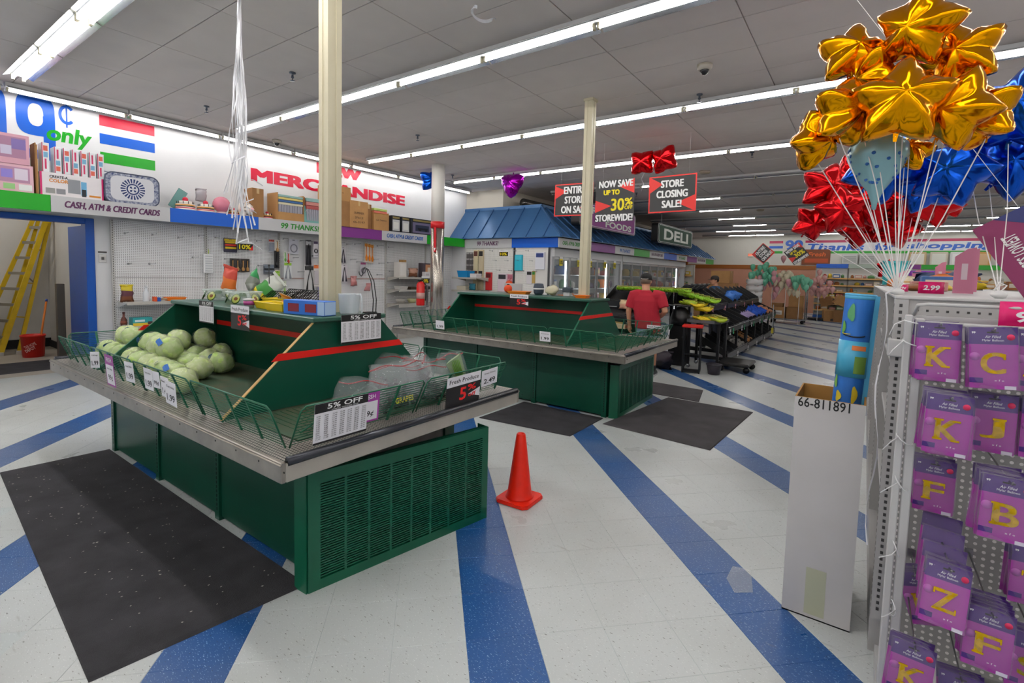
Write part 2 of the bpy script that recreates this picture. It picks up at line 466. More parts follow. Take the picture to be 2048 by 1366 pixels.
def perforated(name, base, hole, n=70.0):
    m = mat(name, base, 0.35, metal=0.6); nt = m.node_tree; b = nt.nodes['Principled BSDF']; N = nt.nodes.new; L = nt.links.new
    tc = N('ShaderNodeNewGeometry'); sep = N('ShaderNodeSeparateXYZ'); L(tc.outputs['Position'], sep.inputs[0])
    outs = []
    for ax in ('X', 'Y'):
        a = N('ShaderNodeMath'); a.operation = 'MULTIPLY'; a.inputs[1].default_value = n; L(sep.outputs[ax], a.inputs[0])
        f = N('ShaderNodeMath'); f.operation = 'FLOORED_MODULO'; f.inputs[1].default_value = 1.0; L(a.outputs[0], f.inputs[0])
        c = N('ShaderNodeMath'); c.operation = 'LESS_THAN'; c.inputs[1].default_value = 0.62; L(f.outputs[0], c.inputs[0]); outs.append(c.outputs[0])
    mu = N('ShaderNodeMath'); mu.operation = 'MULTIPLY'; L(outs[0], mu.inputs[0]); L(outs[1], mu.inputs[1])
    x = N('ShaderNodeMix'); x.data_type = 'RGBA'; x.inputs[6].default_value = (*lin(base), 1); x.inputs[7].default_value = (*lin(hole), 1)
    L(mu.outputs[0], x.inputs['Factor']); L(x.outputs[2], b.inputs['Base Color'])
    return m
PF = perforated('perforated_steel', '#c3beb6', '#2a2c2a', 62)
RX, RY, ZR = 1.74, 0.85, 0.765
def fence(parent, a, b, out, posts, name='wire_fence'):
    """wire basket panel from a to b (base points), leaning out by vector out"""
    a, b, out = Vector(a), Vector(b), Vector(out); h = 0.2
    up_ = out + Vector((0, 0, h))
    f = MB(); c = 0.02; d = (b - a).normalized()
    p = [a, a + up_ - up_ * .1, a + up_ + d * c, b + up_ - d * c, b + up_ - up_ * .1, b]
    f.tube(p, 0.0045, 6)
    fr = f.build(name, GW, parent)
    w = MB(); n = 14
    for i in range(1, n):
        t = i / n; w.tube([a + up_ * t, b + up_ * t], 0.002, 3, smooth=False)
    m = int((b - a).length / 0.018)
    w.build('wires', GW, fr)
    me = None
    for k in range(1, posts + 1):
        q = a + (b - a) * (k / (posts + 1))
        if me is None:
            s = MB(); n_ = d * .007; t_ = Vector((-d.y, d.x, 0)) * .004
            s.slab([-n_ - t_, n_ - t_, n_ + t_, -n_ + t_], up_); me = s.mesh('post', GW)
        obj('post', me, fr, loc=q)
def make_display(name, label, cx, cy, strip=False, xl=1.05):
    t = thing(name, label, 'produce display', (cx, cy, 0), group=None)
    # base cabinet: three front and three back panels between slotted posts
    MB().box(-1.36, 1.36, -.47, .47, .03, .7).build('base_core', GD, t)
    for s in (-1, 1):
        for k in range(3):
            x0_ = -1.39 + .927 * k
            p = MB().cb(x0_ + .03, x0_ + .897, min(s * .47, s * .535), max(s * .47, s * .535), .02, .69, .004).build('base_panel', GP, t)
        for k in range(4):
            x_ = -1.39 + .927 * k
            q = MB().box(x_ - .028, x_ + .028, min(s * .46, s * .548), max(s * .46, s * .548), .0, .69).build('slotted_post', GR, t)
            mb = MB()
            for i in range(22):
                mb.box(x_ - .005, x_ + .005, s * .5485 - .0006, s * .5485 + .0006, .06 + i * .028, .078 + i * .028)
            mb.build('slot', BLK, q, kind='stuff')
    for s in (-1, 1):
        MB().box(min(s * 1.36, s * 1.4), max(s * 1.36, s * 1.4), -.5, .5, .0, .69).build('base_end', DIRTY, t)
    # rail
    for s in (-1, 1):
        r = MB().cb(-RX, RX, min(s * RY, s * (RY - .022)), max(s * RY, s * (RY - .022)), .675, ZR, .004).build('rail', ST, t)
        MB().tube([(-RX, s * (RY + .001), ZR - .013), (RX, s * (RY + .001), ZR - .013)], .005, 6).build('trim_bead', ST, r)
        mb = MB()
        for i in range(18): mb.box(-RX + .1 + i * .2, -RX + .107 + i * .2, s * (RY + .0005) - .001, s * (RY + .0005) + .001, ZR - .036, ZR - .029)
        mb.build('rivet', BLK, r, kind='stuff')
        r = MB().cb(min(s * RX, s * (RX - .022)), max(s * RX, s * (RX - .022)), -RY + .022, RY - .022, .675, ZR - .01, .004).build('rail', SP, t)
        MB().tube([(s * (RX - .004), -RY + .03, ZR - .002), (s * (RX - .004), RY - .03, ZR - .002)], .02, 10).build('bumper', SR, r)
    mb = MB()
    for s in (-1, 1):
        mb.box(-RX + .022, RX - .022, min(s * (RY - .022), s * (RY - .2)), max(s * (RY - .022), s * (RY - .2)), ZR - .012, ZR - .002)
        mb.box(min(s * (RX - .022), s * (RX - .2)), max(s * (RX - .022), s * (RX - .2)), -RY + .2, RY - .2, ZR - .012, ZR - .002)
    mb.build('perforated_ledge', PF, t)
    MB().box(-RX + .19, RX - .19, -RY + .19, RY - .19, .69, ZR + .004).build('bin_floor', GF, t)
    # spine with deck and sloped end boards
    for s in (-1, 1):
        if s > 0: w = MB().box(-xl + .05, 1.0, .06, .09, ZR, 1.245).build('spine_board', GP, t)
        if s < 0: MB().box(-xl + .06, .99, .0585, .06, 1.06, 1.098).build('red_tape', REDT, t)
        else: MB().box(-xl + .06, .99, .09, .0915, 1.06, 1.098).build('red_tape', REDT, w)
        X_ = 1.0 if s > 0 else xl - .05
        w = MB().slab([(s * X_, -.76, ZR + .01), (s * X_, .7, ZR + .01), (s * X_, .24, 1.245), (s * X_, -.24, 1.245)], (s * .02, 0, 0)).build('sloped_end_board', GR, t)
        ed = MB()
        ed.slab([(s * X_, -.76, ZR + .014), (s * X_, -.243, 1.245), (s * X_, -.238, 1.245), (s * X_, -.752, ZR + .014)], (s * .021, 0, 0))
        ed.build('edge_strip', WOODT if strip and s > 0 else GW, w)
        MB().slab([(s * (X_ + .0205), -.5, 1.045), (s * (X_ + .0205), .44, 1.045), (s * (X_ + .0205), .405, 1.085), (s * (X_ + .0205), -.46, 1.085)], (s * .001, 0, 0)).build('red_tape', REDT, w)
    MB().cb(-xl, 1.05, -.265, .265, 1.245, 1.275, .006).build('deck', mat('green_deck', '#2f5a4b', .35, noise=.12, nscale=4), t)
    # wire fence all round
    zb = ZR + .004; ix, iy = RX - .13, RY - .1
    n = 4; L_ = 2 * ix
    for s in (-1, 1):
        for k in range(n):
            a = -ix + L_ * k / n + .012; b = -ix + L_ * (k + 1) / n - .012
            fence(t, (a, s * iy, zb), (b, s * iy, zb), (0, s * .075, 0), 3)
        for k in range(2):
            a = -iy + 2 * iy * k / 2 + .012; b = -iy + 2 * iy * (k + 1) / 2 - .012
            fence(t, (s * ix, a, zb), (s * ix, b, zb), (s * .1, 0, 0), 3)
    # wire grate in the right-hand end bin
    mb = MB()
    for i in range(34): mb.tube([(1.1, -.6 + .035 * i, ZR + .02), (RX - .2, -.6 + .035 * i, ZR + .012)], .002, 3, smooth=False)
    mb.build('grate', GW, t)
    mb = MB()
    for a, b in (((1.07, .1, ZR + .06), (1.5, -.62, ZR + .02)), ((1.07, .1, ZR + .06), (1.54, .62, ZR + .02)), ((1.07, .1, ZR + .06), (1.54, .1, ZR + .02))):
        mb.tube([a, b], .005, 5)
    mb.build('grate_brace', GW, t)
    return t
def vent_panel(name, label, loc, rz, L=1.13, H=.59, tilt=0):
    t = thing(name, label, 'vent panel', loc, rot=(0, tilt, rz))
    # face lies along +y, facing +x
    MB().box(-.06, -.05, 0.02, L - .01, .01, H - .01).build('backing', GD, t)
    mb = MB()
    b = .06
    mb.box(-.02, .008, 0, b, 0, H); mb.box(-.02, .008, L - b * .8, L, 0, H); mb.box(-.02, .008, b, L - b * .8, 0, .05); mb.box(-.02, .008, b, L - b * .8, H - .06, H)
    for k in range(1, 8):
        y_ = b + (L - b * 1.8) * k / 8; mb.box(-.01, .0075, y_ - .006, y_ + .006, .05, H - .06)
    mb.box(-.1, -.0, L, L + .004, 0, H)
    mb.build('frame', GV, t)
    mb = MB()
    for i in range(37):
        z = .055 + (H - .12) * i / 37; mb.slab([(-.006, b, z), (-.006, L - b * .8, z), (.007, L - b * .8, z + .004), (.007, b, z + .004)], (0, 0, .0072))
    mb.build('louver', GV, t, kind='stuff')
    mb = MB().slab([(.0, 0, 0), (-.09, -.02, 0), (-.085, -.03, 0.0), (.006, -.008, 0)], (0, 0, H))
    mb.build('side_return', GV, t)
    return t
D1 = make_display('produce_display', 'green produce display with cabbages, steel rail and wire basket fence', -3.64, 1.91, True, .96)
D2 = make_display('produce_display', 'empty green produce display with red tape behind the orange cone', -3.66, 5.49)
vent_panel('vent_panel', 'loose green louvered panel leaning askew under the steel rail by the cone', (-2.10, 1.30, 0), math.radians(-10.5))
vent_panel('vent_panel', 'green louvered end panel of the empty produce display', (-2.13, 4.99, 0), math.radians(2), L=1.2)
# mats
MATM = mat('floor_mat', '#3b3a3e', 0.95, noise=0.35, nscale=5, bump=0.6, bscale=300)
MAT2 = mat('floor_mat_worn', '#4a474a', 0.95, noise=0.3, nscale=4, bump=0.6, bscale=300)
def mat_obj(label, pts, m=MATM):
    mb = MB(); c = sum((Vector(p) for p in pts), Vector((0, 0))) / len(pts)
    q = [((p[0] - c.x), (p[1] - c.y)) for p in pts]
    k = .985
    mb.add([(x, y, 0) for x, y in q] + [(x * k, y * k, .008) for x, y in q], [tuple(range(4)), (7, 6, 5, 4), (0, 1, 5, 4), (1, 2, 6, 5), (2, 3, 7, 6), (3, 0, 4, 7)])
    t = mb.build('floor_mat', m, None, label, 'mat', None, None, (c.x, c.y, 0.001))
    return t
big = mat_obj('large black mat in front of the cabbage display', [(-5.11, .71), (-2.27, .52), (-2.16, 1.335), (-5.09, 1.352)])
mb = MB(); random.seed(5)
for i in range(170):
    x, y = random.uniform(-1.35, 1.35), random.uniform(-.3, .3); r = random.uniform(.002, .007); a = random.random() * 3
    mb.add([(x + r * math.cos(a + k * 1.6) * (1 if k % 2 else .5), y + r * math.sin(a + k * 1.6), .0095) for k in range(4)], [(0, 1, 2, 3)])
mb.build('lint', mat('lint', '#a8a49a', .9), big, kind='stuff')
mat_obj('dark mat along the empty produce display', [(-3.3, 4.04), (-2.24, 4.14), (-2.25, 4.9), (-3.3, 4.9)])
mat_obj('grey ribbed mat at the end of the empty produce display', [(-2.17, 4.71), (-1.06, 4.62), (-.985, 6.29), (-2.0, 6.32)], MAT2)
mat_obj('dark mat end near the man in the red shirt', [(-2.6, 6.4), (-1.62, 6.35), (-1.75, 7.05), (-2.6, 7.1)], MAT2)
mat_obj('black mat in the doorway below the yellow ladder', [(-10.45, .6), (-9.5, .6), (-9.5, 2.3), (-10.45, 2.25)])
# cone
CO = mat('cone_orange', '#f0250a', 0.38, noise=.08, nscale=20)
t = thing('traffic_cone', 'bright orange traffic cone standing beside the loose vent panel', 'traffic cone', (-1.865, 2.745, 0), math.radians(3))
mb = MB()
c_ = [(.1, -.128), (.128, -.1), (.128, .1), (.1, .128), (-.1, .128), (-.128, .1), (-.128, -.1), (-.1, -.128)]
mb.slab([(x, y, 0.003) for x, y in c_], (0, 0, .018)); mb.slab([(x * .97, y * .97, .021) for x, y in c_], (0, 0, .005)); mb.build('base', CO, t)
mb = MB().lathe([(.098, .024), (.09, .035), (.083, .06), (.06, .24), (.04, .40), (.031, .462), (.027, .468), (.02, .466), (.02, .44)], 32); mb.build('body', CO, t)
# ================================================================== LEFT WALL: GRAPHICS, FASCIA, SHELVING
BLUE = mat('sign_blue', '#0a5cc8', 0.35); SRED = mat('sign_red', '#cf0c38', 0.35); SGRN = mat('sign_green', '#17a01e', 0.35)
PURP = mat('sign_purple', '#7d2f86', 0.4); SGRY = mat('sign_pale_grey', '#c6c6c8', 0.4); DPUR = mat('ink_plum', '#5b2a55', 0.5)
GINK = mat('ink_green', '#2a8a2a', 0.5); BINK = mat('ink_blue', '#2a62ad', 0.5); INK = mat('ink_black', '#141416', 0.5); WINK = mat('ink_white', '#f2f2f2', 0.5)
YINK = mat('ink_yellow', '#f6e21b', 0.5); RINK = mat('ink_red', '#ea1c1c', 0.45)
def wall_text(mb, s, yc, zc, w, h, m=0, bold=.02, x=XW + .002, **k):
    put_text(mb, s, (x, yc, zc), (0, 1, 0), (0, 0, 1), w, h, m, bold, **k)
t = thing('wall_graphic', 'big blue 99 cent logo with green only lettering on the white wall', 'wall sign', (XW, 1.6, 3.3))
def nine(yc):
    mb = MB(); pts = []; w, r = .19, .115
    for k in range(25):
        a = math.pi * k / 12; pts.append((0, w * math.cos(a) if True else 0, .165 * math.sin(a)))
    def ring(out, inn, dy, dz, h0, h1):
        vs = []; n = 32
        for (a_, b_) in ((out, 1), (inn, 0)):
            for k in range(n):
                an = 2 * math.pi * k / n; c, s_ = math.cos(an), math.sin(an)
                e = .6 if b_ else .8
                vs.append((0, dy + math.copysign(abs(c) ** e, c) * a_[0], dz + math.copysign(abs(s_) ** e, s_) * a_[1]))
        mb.add(vs, [(k, (k + 1) % n, n + (k + 1) % n, n + k) for k in range(n)])
    ring((.19, .27), (.075, .145), 0, .15, 0, 0)
    mb.box(0, .0005, .07, .19, -.3, .15); mb.box(0, .0005, -.12, .19, -.42, -.3)
    return mb
for yc in (1.735, 1.27): nine(yc).build('numeral', BLUE, t, loc=(.002, yc - 1.6, 0.03))
mb = MB()
n = 24; vs = []
for rr in ((.088, .13), (.055, .09)):
    for k in range(n + 1):
        a = .75 + (2 * math.pi - 1.5) * k / n; vs.append((0, rr[0] * math.cos(a), rr[1] * math.sin(a)))
mb.add(vs, [(k, k + 1, n + 2 + k, n + 1 + k) for k in range(n)])
mb.box(-.0003, .0003, -.012, .004, -.17, .17)
mb.build('cent_sign', BLUE, t, loc=(.002, 2.05 - 1.6, 3.56 - 3.3))
mb = MB(); put_text(mb, 'only', (.003, 2.07 - 1.6, 3.255 - 3.3), (0, 1, 0), (0, 0, 1), .47, .27, 0, .035, shear=.12, res=4); mb.build('lettering', SGRN, t)
t = thing('wall_graphic', 'red, blue and green stripes on the white wall above the patterned bag', 'wall sign', (XW, 2.735, 3.3))
for z0, z1, m_, nm in ((3.515, 3.664, SRED, 'red_stripe'), (3.262, 3.405, BLUE, 'blue_stripe'), (2.994, 3.145, SGRN, 'green_stripe')):
    MB().box(.0005, .003, -.335, .335, z0 - 3.3, z1 - 3.3).build(nm, m_, t)
FAT = [(a, b) for a in (-.03, 0, .03) for b in (-.01, .01)]
t = thing('wall_graphic', 'red NEW MERCHANDISE lettering on the white wall above the cartons', 'wall sign', (XW, 6.33, 3.3))
mb = MB(); [put_text(mb, 'NEW', (.003 + .0006 * i, 0.02 + dy, .26 + dz), (0, 1, 0), (0, 0, 1), 1.0, .19, 0, .01, res=3) for i, (dy, dz) in enumerate(FAT)]; mb.build('lettering', SRED, t)
mb = MB(); [put_text(mb, 'MERCHANDISE', (.003 + .0006 * i, dy, -.1 + dz), (0, 1, 0), (0, 0, 1), 3.55, .21, 0, .01, res=3) for i, (dy, dz) in enumerate(FAT)]; mb.build('lettering', SRED, t)
# fascia
FX0, FZ0, FZ1 = -8.55, 2.196, 2.404
def fascia_y(y0, y1, m_, label, txt=None, ink=None, x=FX0, z0=FZ0, z1=FZ1, face=1, th=.14):
    t = thing('fascia_panel', label, 'fascia sign', (x, (y0 + y1) / 2, z0)); h = z1 - z0; L = (y1 - y0) / 2
    MB().box(-.03 * face, 0, -L + .002, L - .002, 0, h).build('panel', m_, t)
    if txt:
        mb = MB(); fat_text(mb, txt, (.002 * face, 0, h / 2), (0, face, 0), (0, 0, 1), min(L * 1.6, len(txt) * .075), h * .48, 0, .004, shear=.15); mb.build('lettering', ink, t)
    return t
fascia_y(-1.2, .42, BLUE, 'blue fascia panel past the doorway')
fascia_y(.42, 1.75, SGRN, 'green fascia panel above the blue doorway')
fascia_y(1.75, 3.08, SGRY, 'pale fascia panel reading cash, atm and credit cards in plum letters', 'CASH, ATM & CREDIT CARDS', DPUR)
fascia_y(3.08, 4.40, BLUE, 'blue fascia panel under the cake stands')
fascia_y(4.40, 5.94, SGRY, 'pale fascia panel reading 99 thanks in green letters', '99 THANKS!', GINK)
fascia_y(5.94, 7.05, PURP, 'purple fascia panel under the brown cartons')
fascia_y(7.05, 8.39, SGRY, 'pale fascia panel reading cash, atm and credit cards in blue letters', 'CASH, ATM & CREDIT CARDS', BINK)
fascia_y(8.39, 9.74, SGRN, 'green fascia panel in the corner by the steel column')
SHW = mat('shelf_white', '#d5d3ce', 0.4, noise=.05, nscale=5); SHG = mat('shelf_grey', '#b9b5ad', 0.45, noise=.06, nscale=5)
t = thing('top_shelf', 'long white top shelf behind the coloured fascia', 'shelf', (-8.8, 4.6, 2.38))
MB().box(-.24, .21, -5.8, 5.12, 0, .02).build('board', SHW, t)
# pegboard
def pegboard(name, base, hole, axes=('Y', 'Z')):
    m = mat(name, base, 0.5); nt = m.node_tree; b = nt.nodes['Principled BSDF']; N = nt.nodes.new; L = nt.links.new
    g = N('ShaderNodeNewGeometry'); sep = N('ShaderNodeSeparateXYZ'); L(g.outputs['Position'], sep.inputs[0]); sq = []
    for ax in axes:
        a = N('ShaderNodeMath'); a.operation = 'MULTIPLY'; a.inputs[1].default_value = 1 / .0254; L(sep.outputs[ax], a.inputs[0])
        f = N('ShaderNodeMath'); f.operation = 'FLOORED_MODULO'; f.inputs[1].default_value = 1.0; L(a.outputs[0], f.inputs[0])
        s_ = N('ShaderNodeMath'); s_.operation = 'SUBTRACT'; s_.inputs[1].default_value = .5; L(f.outputs[0], s_.inputs[0])
        p = N('ShaderNodeMath'); p.operation = 'MULTIPLY'; L(s_.outputs[0], p.inputs[0]); L(s_.outputs[0], p.inputs[1]); sq.append(p.outputs[0])
    ad = N('ShaderNodeMath'); ad.operation = 'ADD'; L(sq[0], ad.inputs[0]); L(sq[1], ad.inputs[1])
    lt = N('ShaderNodeMath'); lt.operation = 'LESS_THAN'; lt.inputs[1].default_value = .05; L(ad.outputs[0], lt.inputs[0])
    x = N('ShaderNodeMix'); x.data_type = 'RGBA'; x.inputs[6].default_value = (*lin(base), 1); x.inputs[7].default_value = (*lin(hole), 1)
    L(lt.outputs[0], x.inputs['Factor']); L(x.outputs[2], b.inputs['Base Color']); return m
PEG = pegboard('pegboard_white', '#efeff0', '#7d7d80'); PEGX = pegboard('pegboard_white_x', '#ecebe6', '#8f8d88', ('X', 'Z'))
UPR = mat('upright_white', '#c9c7c3', .4)
YU = [2.48 + 1.258 * k for k in range(7)]
names = ['beside the doorway', 'with the white wire rack', 'with black kitchen tools', 'with orange spatulas', 'with shelves by the red extinguisher', 'in the corner behind the steel column']
for k in range(6):
    a, b = YU[k], min(YU[k + 1], 9.72)
    t = thing('pegboard_bay', 'white pegboard wall bay ' + names[k], 'shelving', (-9.0, a, 0))
    for z0, z1 in ((.16, .75), (.755, 1.345), (1.35, 2.19)):
        MB().box(-.03, -.012, .03, b - a - .002, z0, z1).build('panel', PEG, t)
    u = MB().box(-.03, .02, .001, .029, 0, 2.19).build('upright', UPR, t)
    mb = MB()
    for i in range(60): mb.box(.0202, .0206, .011, .019, .1 + i * .035, .118 + i * .035)
    mb.build('slot', BLK, u, kind='stuff')
    MB().cb(-.03, .44, 0.01, b - a - .01, 0.0, .15, .006).build('base_deck', SHG, t)
    if k == 2: MB().box(-.012, .004, .02, b - a, 1.345, 1.352).build('backer_rail', mat('rail_rust', '#a5563a', .6), t)
    if k == 3: MB().box(-.012, .004, .02, b - a, 1.345, 1.352).build('backer_rail', mat('rail_rust', '#a5563a', .6), t)
def shelf(label, x0, x1, y0, y1, z, m_=SHW, lip=.04, br='x'):
    t = thing('shelf', label, 'shelf', ((x0 + x1) / 2, (y0 + y1) / 2, z))
    w, d = (x1 - x0) / 2, (y1 - y0) / 2
    MB().cb(-w, w, -d, d, -.02, 0, .003).build('board', m_, t)
    if br == 'x':
        MB().cb(w, w + .012, -d, d, -lip, .004, .002).build('price_rail', SHG, t)
        for s in (-1, 1): MB().slab([(-w, s * (d - .01), -.02), (w * .8, s * (d - .01), -.02), (-w, s * (d - .01), -.1)], (0, .003, 0)).build('bracket', m_, t)
    else:
        MB().cb(-w, w, -d - .012, -d, -lip, .004, .002).build('price_rail', SHG, t)
        for s in (-1, 1): MB().slab([(s * (w - .01), d, -.02), (s * (w - .01), -d * .8, -.02), (s * (w - .01), d, -.1)], (.003, 0, 0)).build('bracket', m_, t)
    return t
SB = 'white wall shelf '
shelf(SB + 'holding the chip bag and spray bottle', -8.975, -8.56, 2.52, 3.72, 1.0)
shelf(SB + 'behind the cabbage display at deck height', -8.975, -8.56, 3.78, 4.98, 1.0)
shelf(SB + 'holding the teal box and sauce bottle', -8.975, -8.56, 2.52, 3.72, .65)
shelf(SB + 'carrying bread bags and a picture box', -8.975, -8.56, 7.55, 8.75, 1.4, SHG)
shelf(SB + 'carrying pans under the bread bags', -8.975, -8.56, 7.55, 8.75, 1.11, SHG)
shelf(SB + 'carrying pale wire baskets', -8.975, -8.56, 7.55, 8.75, .79, SHG, .08)
shelf(SB + 'carrying blue baskets in the corner', -8.52, -7.72, 9.25, 9.774, 1.42, SHG, br='y')
shelf(SB + 'carrying folded linens in the corner', -8.52, -7.72, 9.25, 9.774, 1.1, SHG, br='y')
# deli front: fascia, pegboard
def fascia_x(x0, x1, m_, label, txt=None, ink=None, y=YD):
    t = thing('fascia_panel', label, 'fascia sign', ((x0 + x1) / 2, y, 2.17)); h = FZ1 - FZ0 + .02; L = (x1 - x0) / 2
    MB().box(-L + .002, L - .002, 0, .03, 0, h).build('panel', m_, t)
    if txt:
        mb = MB(); fat_text(mb, txt, (0, -.002, h / 2), (1, 0, 0), (0, 0, 1), .68, h * .46, 0, .004, shear=.15); mb.build('lettering', ink, t)
fascia_x(-8.55, -7.05, SGRY, 'pale fascia panel reading 99 thanks in plum letters on the deli front', '99 THANKS!', DPUR)
fascia_x(-7.05, -5.75, BLUE, 'blue fascia panel at the corner of the deli front')
for k, (a, b) in enumerate(((-8.55, -6.98), (-6.96, -5.99))):
    t = thing('pegboard_bay', ('white pegboard on the deli front with beige utensil packs', 'white pegboard on the deli front with the cyan towel')[k], 'shelving', (a, YD + .055, 0))
    for z0, z1 in ((.16, 1.1), (1.105, 2.19)): MB().box(.01, b - a - .01, -.03, -.01, z0, z1).build('panel', PEGX, t)
    MB().box(b - a - .02, b - a + .01, -.05, 0, 0, 2.19).build('upright', mat('upright_dark', '#4a4a4c', .4), t)
ys = [9.75, 11.26, 12.82, 14.2, 15.51, 16.9, 18.3, 19.6, 20.95, 22.35, 23.7]
cs = [(SGRY, 'CASH, ATM & CREDIT CARDS', GINK), (PURP, None, None), (SGRY, '99 THANKS!', BINK), (SGRN, None, None), (SGRY, 'CASH, ATM & CREDIT CARDS', DPUR), (BLUE, None, None), (SGRY, '99 THANKS!', GINK), (PURP, None, None), (SGRY, 'CASH, ATM & CREDIT CARDS', DPUR), (SGRN, None, None)]
wh = ['at the deli corner in green letters', 'next to the deli corner', 'with blue letters above the freezers', 'below the deli sign', 'with plum letters above the far freezers', 'past the deli sign', 'with small green letters', 'over the last freezer doors', 'with faint plum letters', 'at the far end of the deli']
for k in range(10):
    m_, tx, ink = cs[k]
    nm = {SGRY: 'pale', PURP: 'purple', SGRN: 'green', BLUE: 'blue'}[m_]
    fascia_y(ys[k], ys[k + 1], m_, nm + ' fascia panel ' + wh[k], tx, ink, x=XD, face=1, z0=2.17, z1=2.385)
# deli roof: standing seam metal
ROOF = mat('roof_blue_metal', '#3c6694', 0.38, metal=0.25, noise=.06, nscale=2); SEAM = ROOF
t = thing('deli_roof', 'blue standing seam metal roof over the deli and freezers', 'roof', (XD, YD, 2.4))
ez, rz_ = .0, .8; ax, ay = .88, .57      # slope runs in by ax (side) / ay (front)
def pan_quad(a, b, c, d, nm='roof_panel'): MB().slab([a, b, c, d], (0, 0, .012)).build(nm, ROOF, t)
L0x = XW - XD
xs_ = [L0x + .02 + (-L0x + .1) * k / 7 for k in range(8)]
ridge_x = -ax
for k in range(7):
    a, b = xs_[k], xs_[k + 1]
    ta, tb = min(a, ridge_x), min(b, ridge_x)
    za = rz_ if a <= ridge_x else rz_ * (1 - (a - ridge_x) / (.1 - ridge_x)); zb_ = rz_ if b <= ridge_x else rz_ * (1 - (b - ridge_x) / (.1 - ridge_x))
    pan_quad((a, -.1, 0), (b, -.1, 0), (b, -.1 + (ay + .1) * zb_ / rz_, zb_), (a, -.1 + (ay + .1) * za / rz_, za))
    if k: MB().tube([(a, -.11, .02), (a, -.11 + (ay + .1) * za / rz_, za + .02)], .018, 4).build('seam', SEAM, t)
NS = 33
for k in range(NS):
    y0_ = -.1 + (YD2 - YD + .1) * k / NS; y1_ = -.1 + (YD2 - YD + .1) * (k + 1) / NS
    f0 = min(1, (y0_ + .1) / (ay + .1)); f1 = min(1, (y1_ + .1) / (ay + .1))
    g0 = min(1, (YD2 - YD - y0_) / 1.2); g1 = min(1, (YD2 - YD - y1_) / 1.2); f0, f1 = min(f0, g0), min(f1, g1)
    pan_quad((.1, y0_, 0), (.1, y1_, 0), (.1 - (ax + .1) * f1, y1_, rz_ * f1), (.1 - (ax + .1) * f0, y0_, rz_ * f0))
    if k: MB().tube([(.11, y0_, .02), (.11 - (ax + .1) * f0, y0_, rz_ * f0 + .02)], .018, 4).build('seam', SEAM, t)
MB().tube([(.1, -.1, .03), (-ax, ay, rz_ + .03)], .03, 4).build('hip_cap', SEAM, t)
MB().box(L0x + .01, -ax + .03, ay - .03, ay + .04, rz_ - .02, rz_ + .06).build('ridge_cap', ROOF, t)
MB().box(-ax - .04, -ax + .03, ay, YD2 - YD - 1.2, rz_ - .02, rz_ + .06).build('ridge_cap', ROOF, t)
# ================================================================== FREEZERS, POLES, SIGNS
GLS = mat('clear_glass', '#dfe9ea', 0.05, alpha=0.14); FRM = mat('aluminium', '#b9bcc0', 0.3, metal=0.8); FZW = mat('freezer_white', '#d6d8da', 0.4)
FZL = mat('freezer_lamp', (0.92, 0.97, 1.0), 0.4, emit=5.0); FZI = mat('freezer_inside', '#c9ccce', 0.5); HND = mat('handle_grey', '#5b5f63', 0.3, metal=.6)
pk = [('red', '#a3262a'), ('orange', '#c96f2b'), ('yellow', '#d2b04a'), ('green', '#3f6a44'), ('blue', '#2f548e'), ('brown', '#6e4a34'), ('white', '#d4d0ca'), ('purple', '#5a3a63')]
PKM = [mat('frozen_pack_' + n, c, .4, noise=.25, nscale=40) for n, c in pk]
def freezer(label, y0, n, w, seed):
    t = thing('freezer_cabinet', label, 'freezer', (-5.95, y0, 0)); L = n * w
    MB().cb(-.75, .05, 0, L, 0, .12, .01).build('base', FZW, t)
    MB().box(-.75, .06, 0, L, 1.97, 2.165).build('header', FZW, t)
    mb = MB(); mb.box(-.75, -.7, 0, L, .12, 1.97); mb.box(-.7, 0, 0, .02, .12, 1.97); mb.box(-.7, 0, L - .02, L, .12, 1.97); mb.build('cabinet', FZI, t)
    for z in (.5, .85, 1.2, 1.55): MB().box(-.68, -.1, .03, L - .03, z - .015, z).build('shelf', FZW, t)
    for k in range(n):
        a, b = k * w, (k + 1) * w
        mb = MB()
        for (p, q, r, s) in ((a, a + .045, .13, 1.96), (b - .045, b, .13, 1.96), (a + .045, b - .045, .13, .2), (a + .045, b - .045, 1.9, 1.96)): mb.box(0, .04, p + .004, q - .004, r, s)
        d = mb.build('door', FRM, t)
        MB().box(.014, .02, a + .045, b - .045, .2, 1.9).build('glass', GLS, d)
        MB().tube([(.045, b - .06, .9), (.07, b - .06, .92), (.07, b - .06, 1.25), (.045, b - .06, 1.27)], .008, 6).build('handle', HND, d)
        if k in ((0, 1, 3) if n == 5 else (6,)): MB().box(-.06, -.03, b - .06, b - .02, .25, 1.88).build('lamp', FZL, t)
        rnd = random.Random(seed + k)
        for z in (.12, .5, .85, 1.2, 1.55):
            y = a + .06
            while y < b - .16:
                ww = rnd.choice((.1, .13, .17, .22)); hh = rnd.uniform(.14, .26); dd = rnd.uniform(.2, .4); i = rnd.randrange(8)
                if y + ww > b - .05: break
                if rnd.random() > .18: frozen(i, (-5.95 - .12 - dd / 2, y0 + y + ww / 2, z + .001), ww, dd, hh, rnd)
                y += ww + .012
FZM = {}
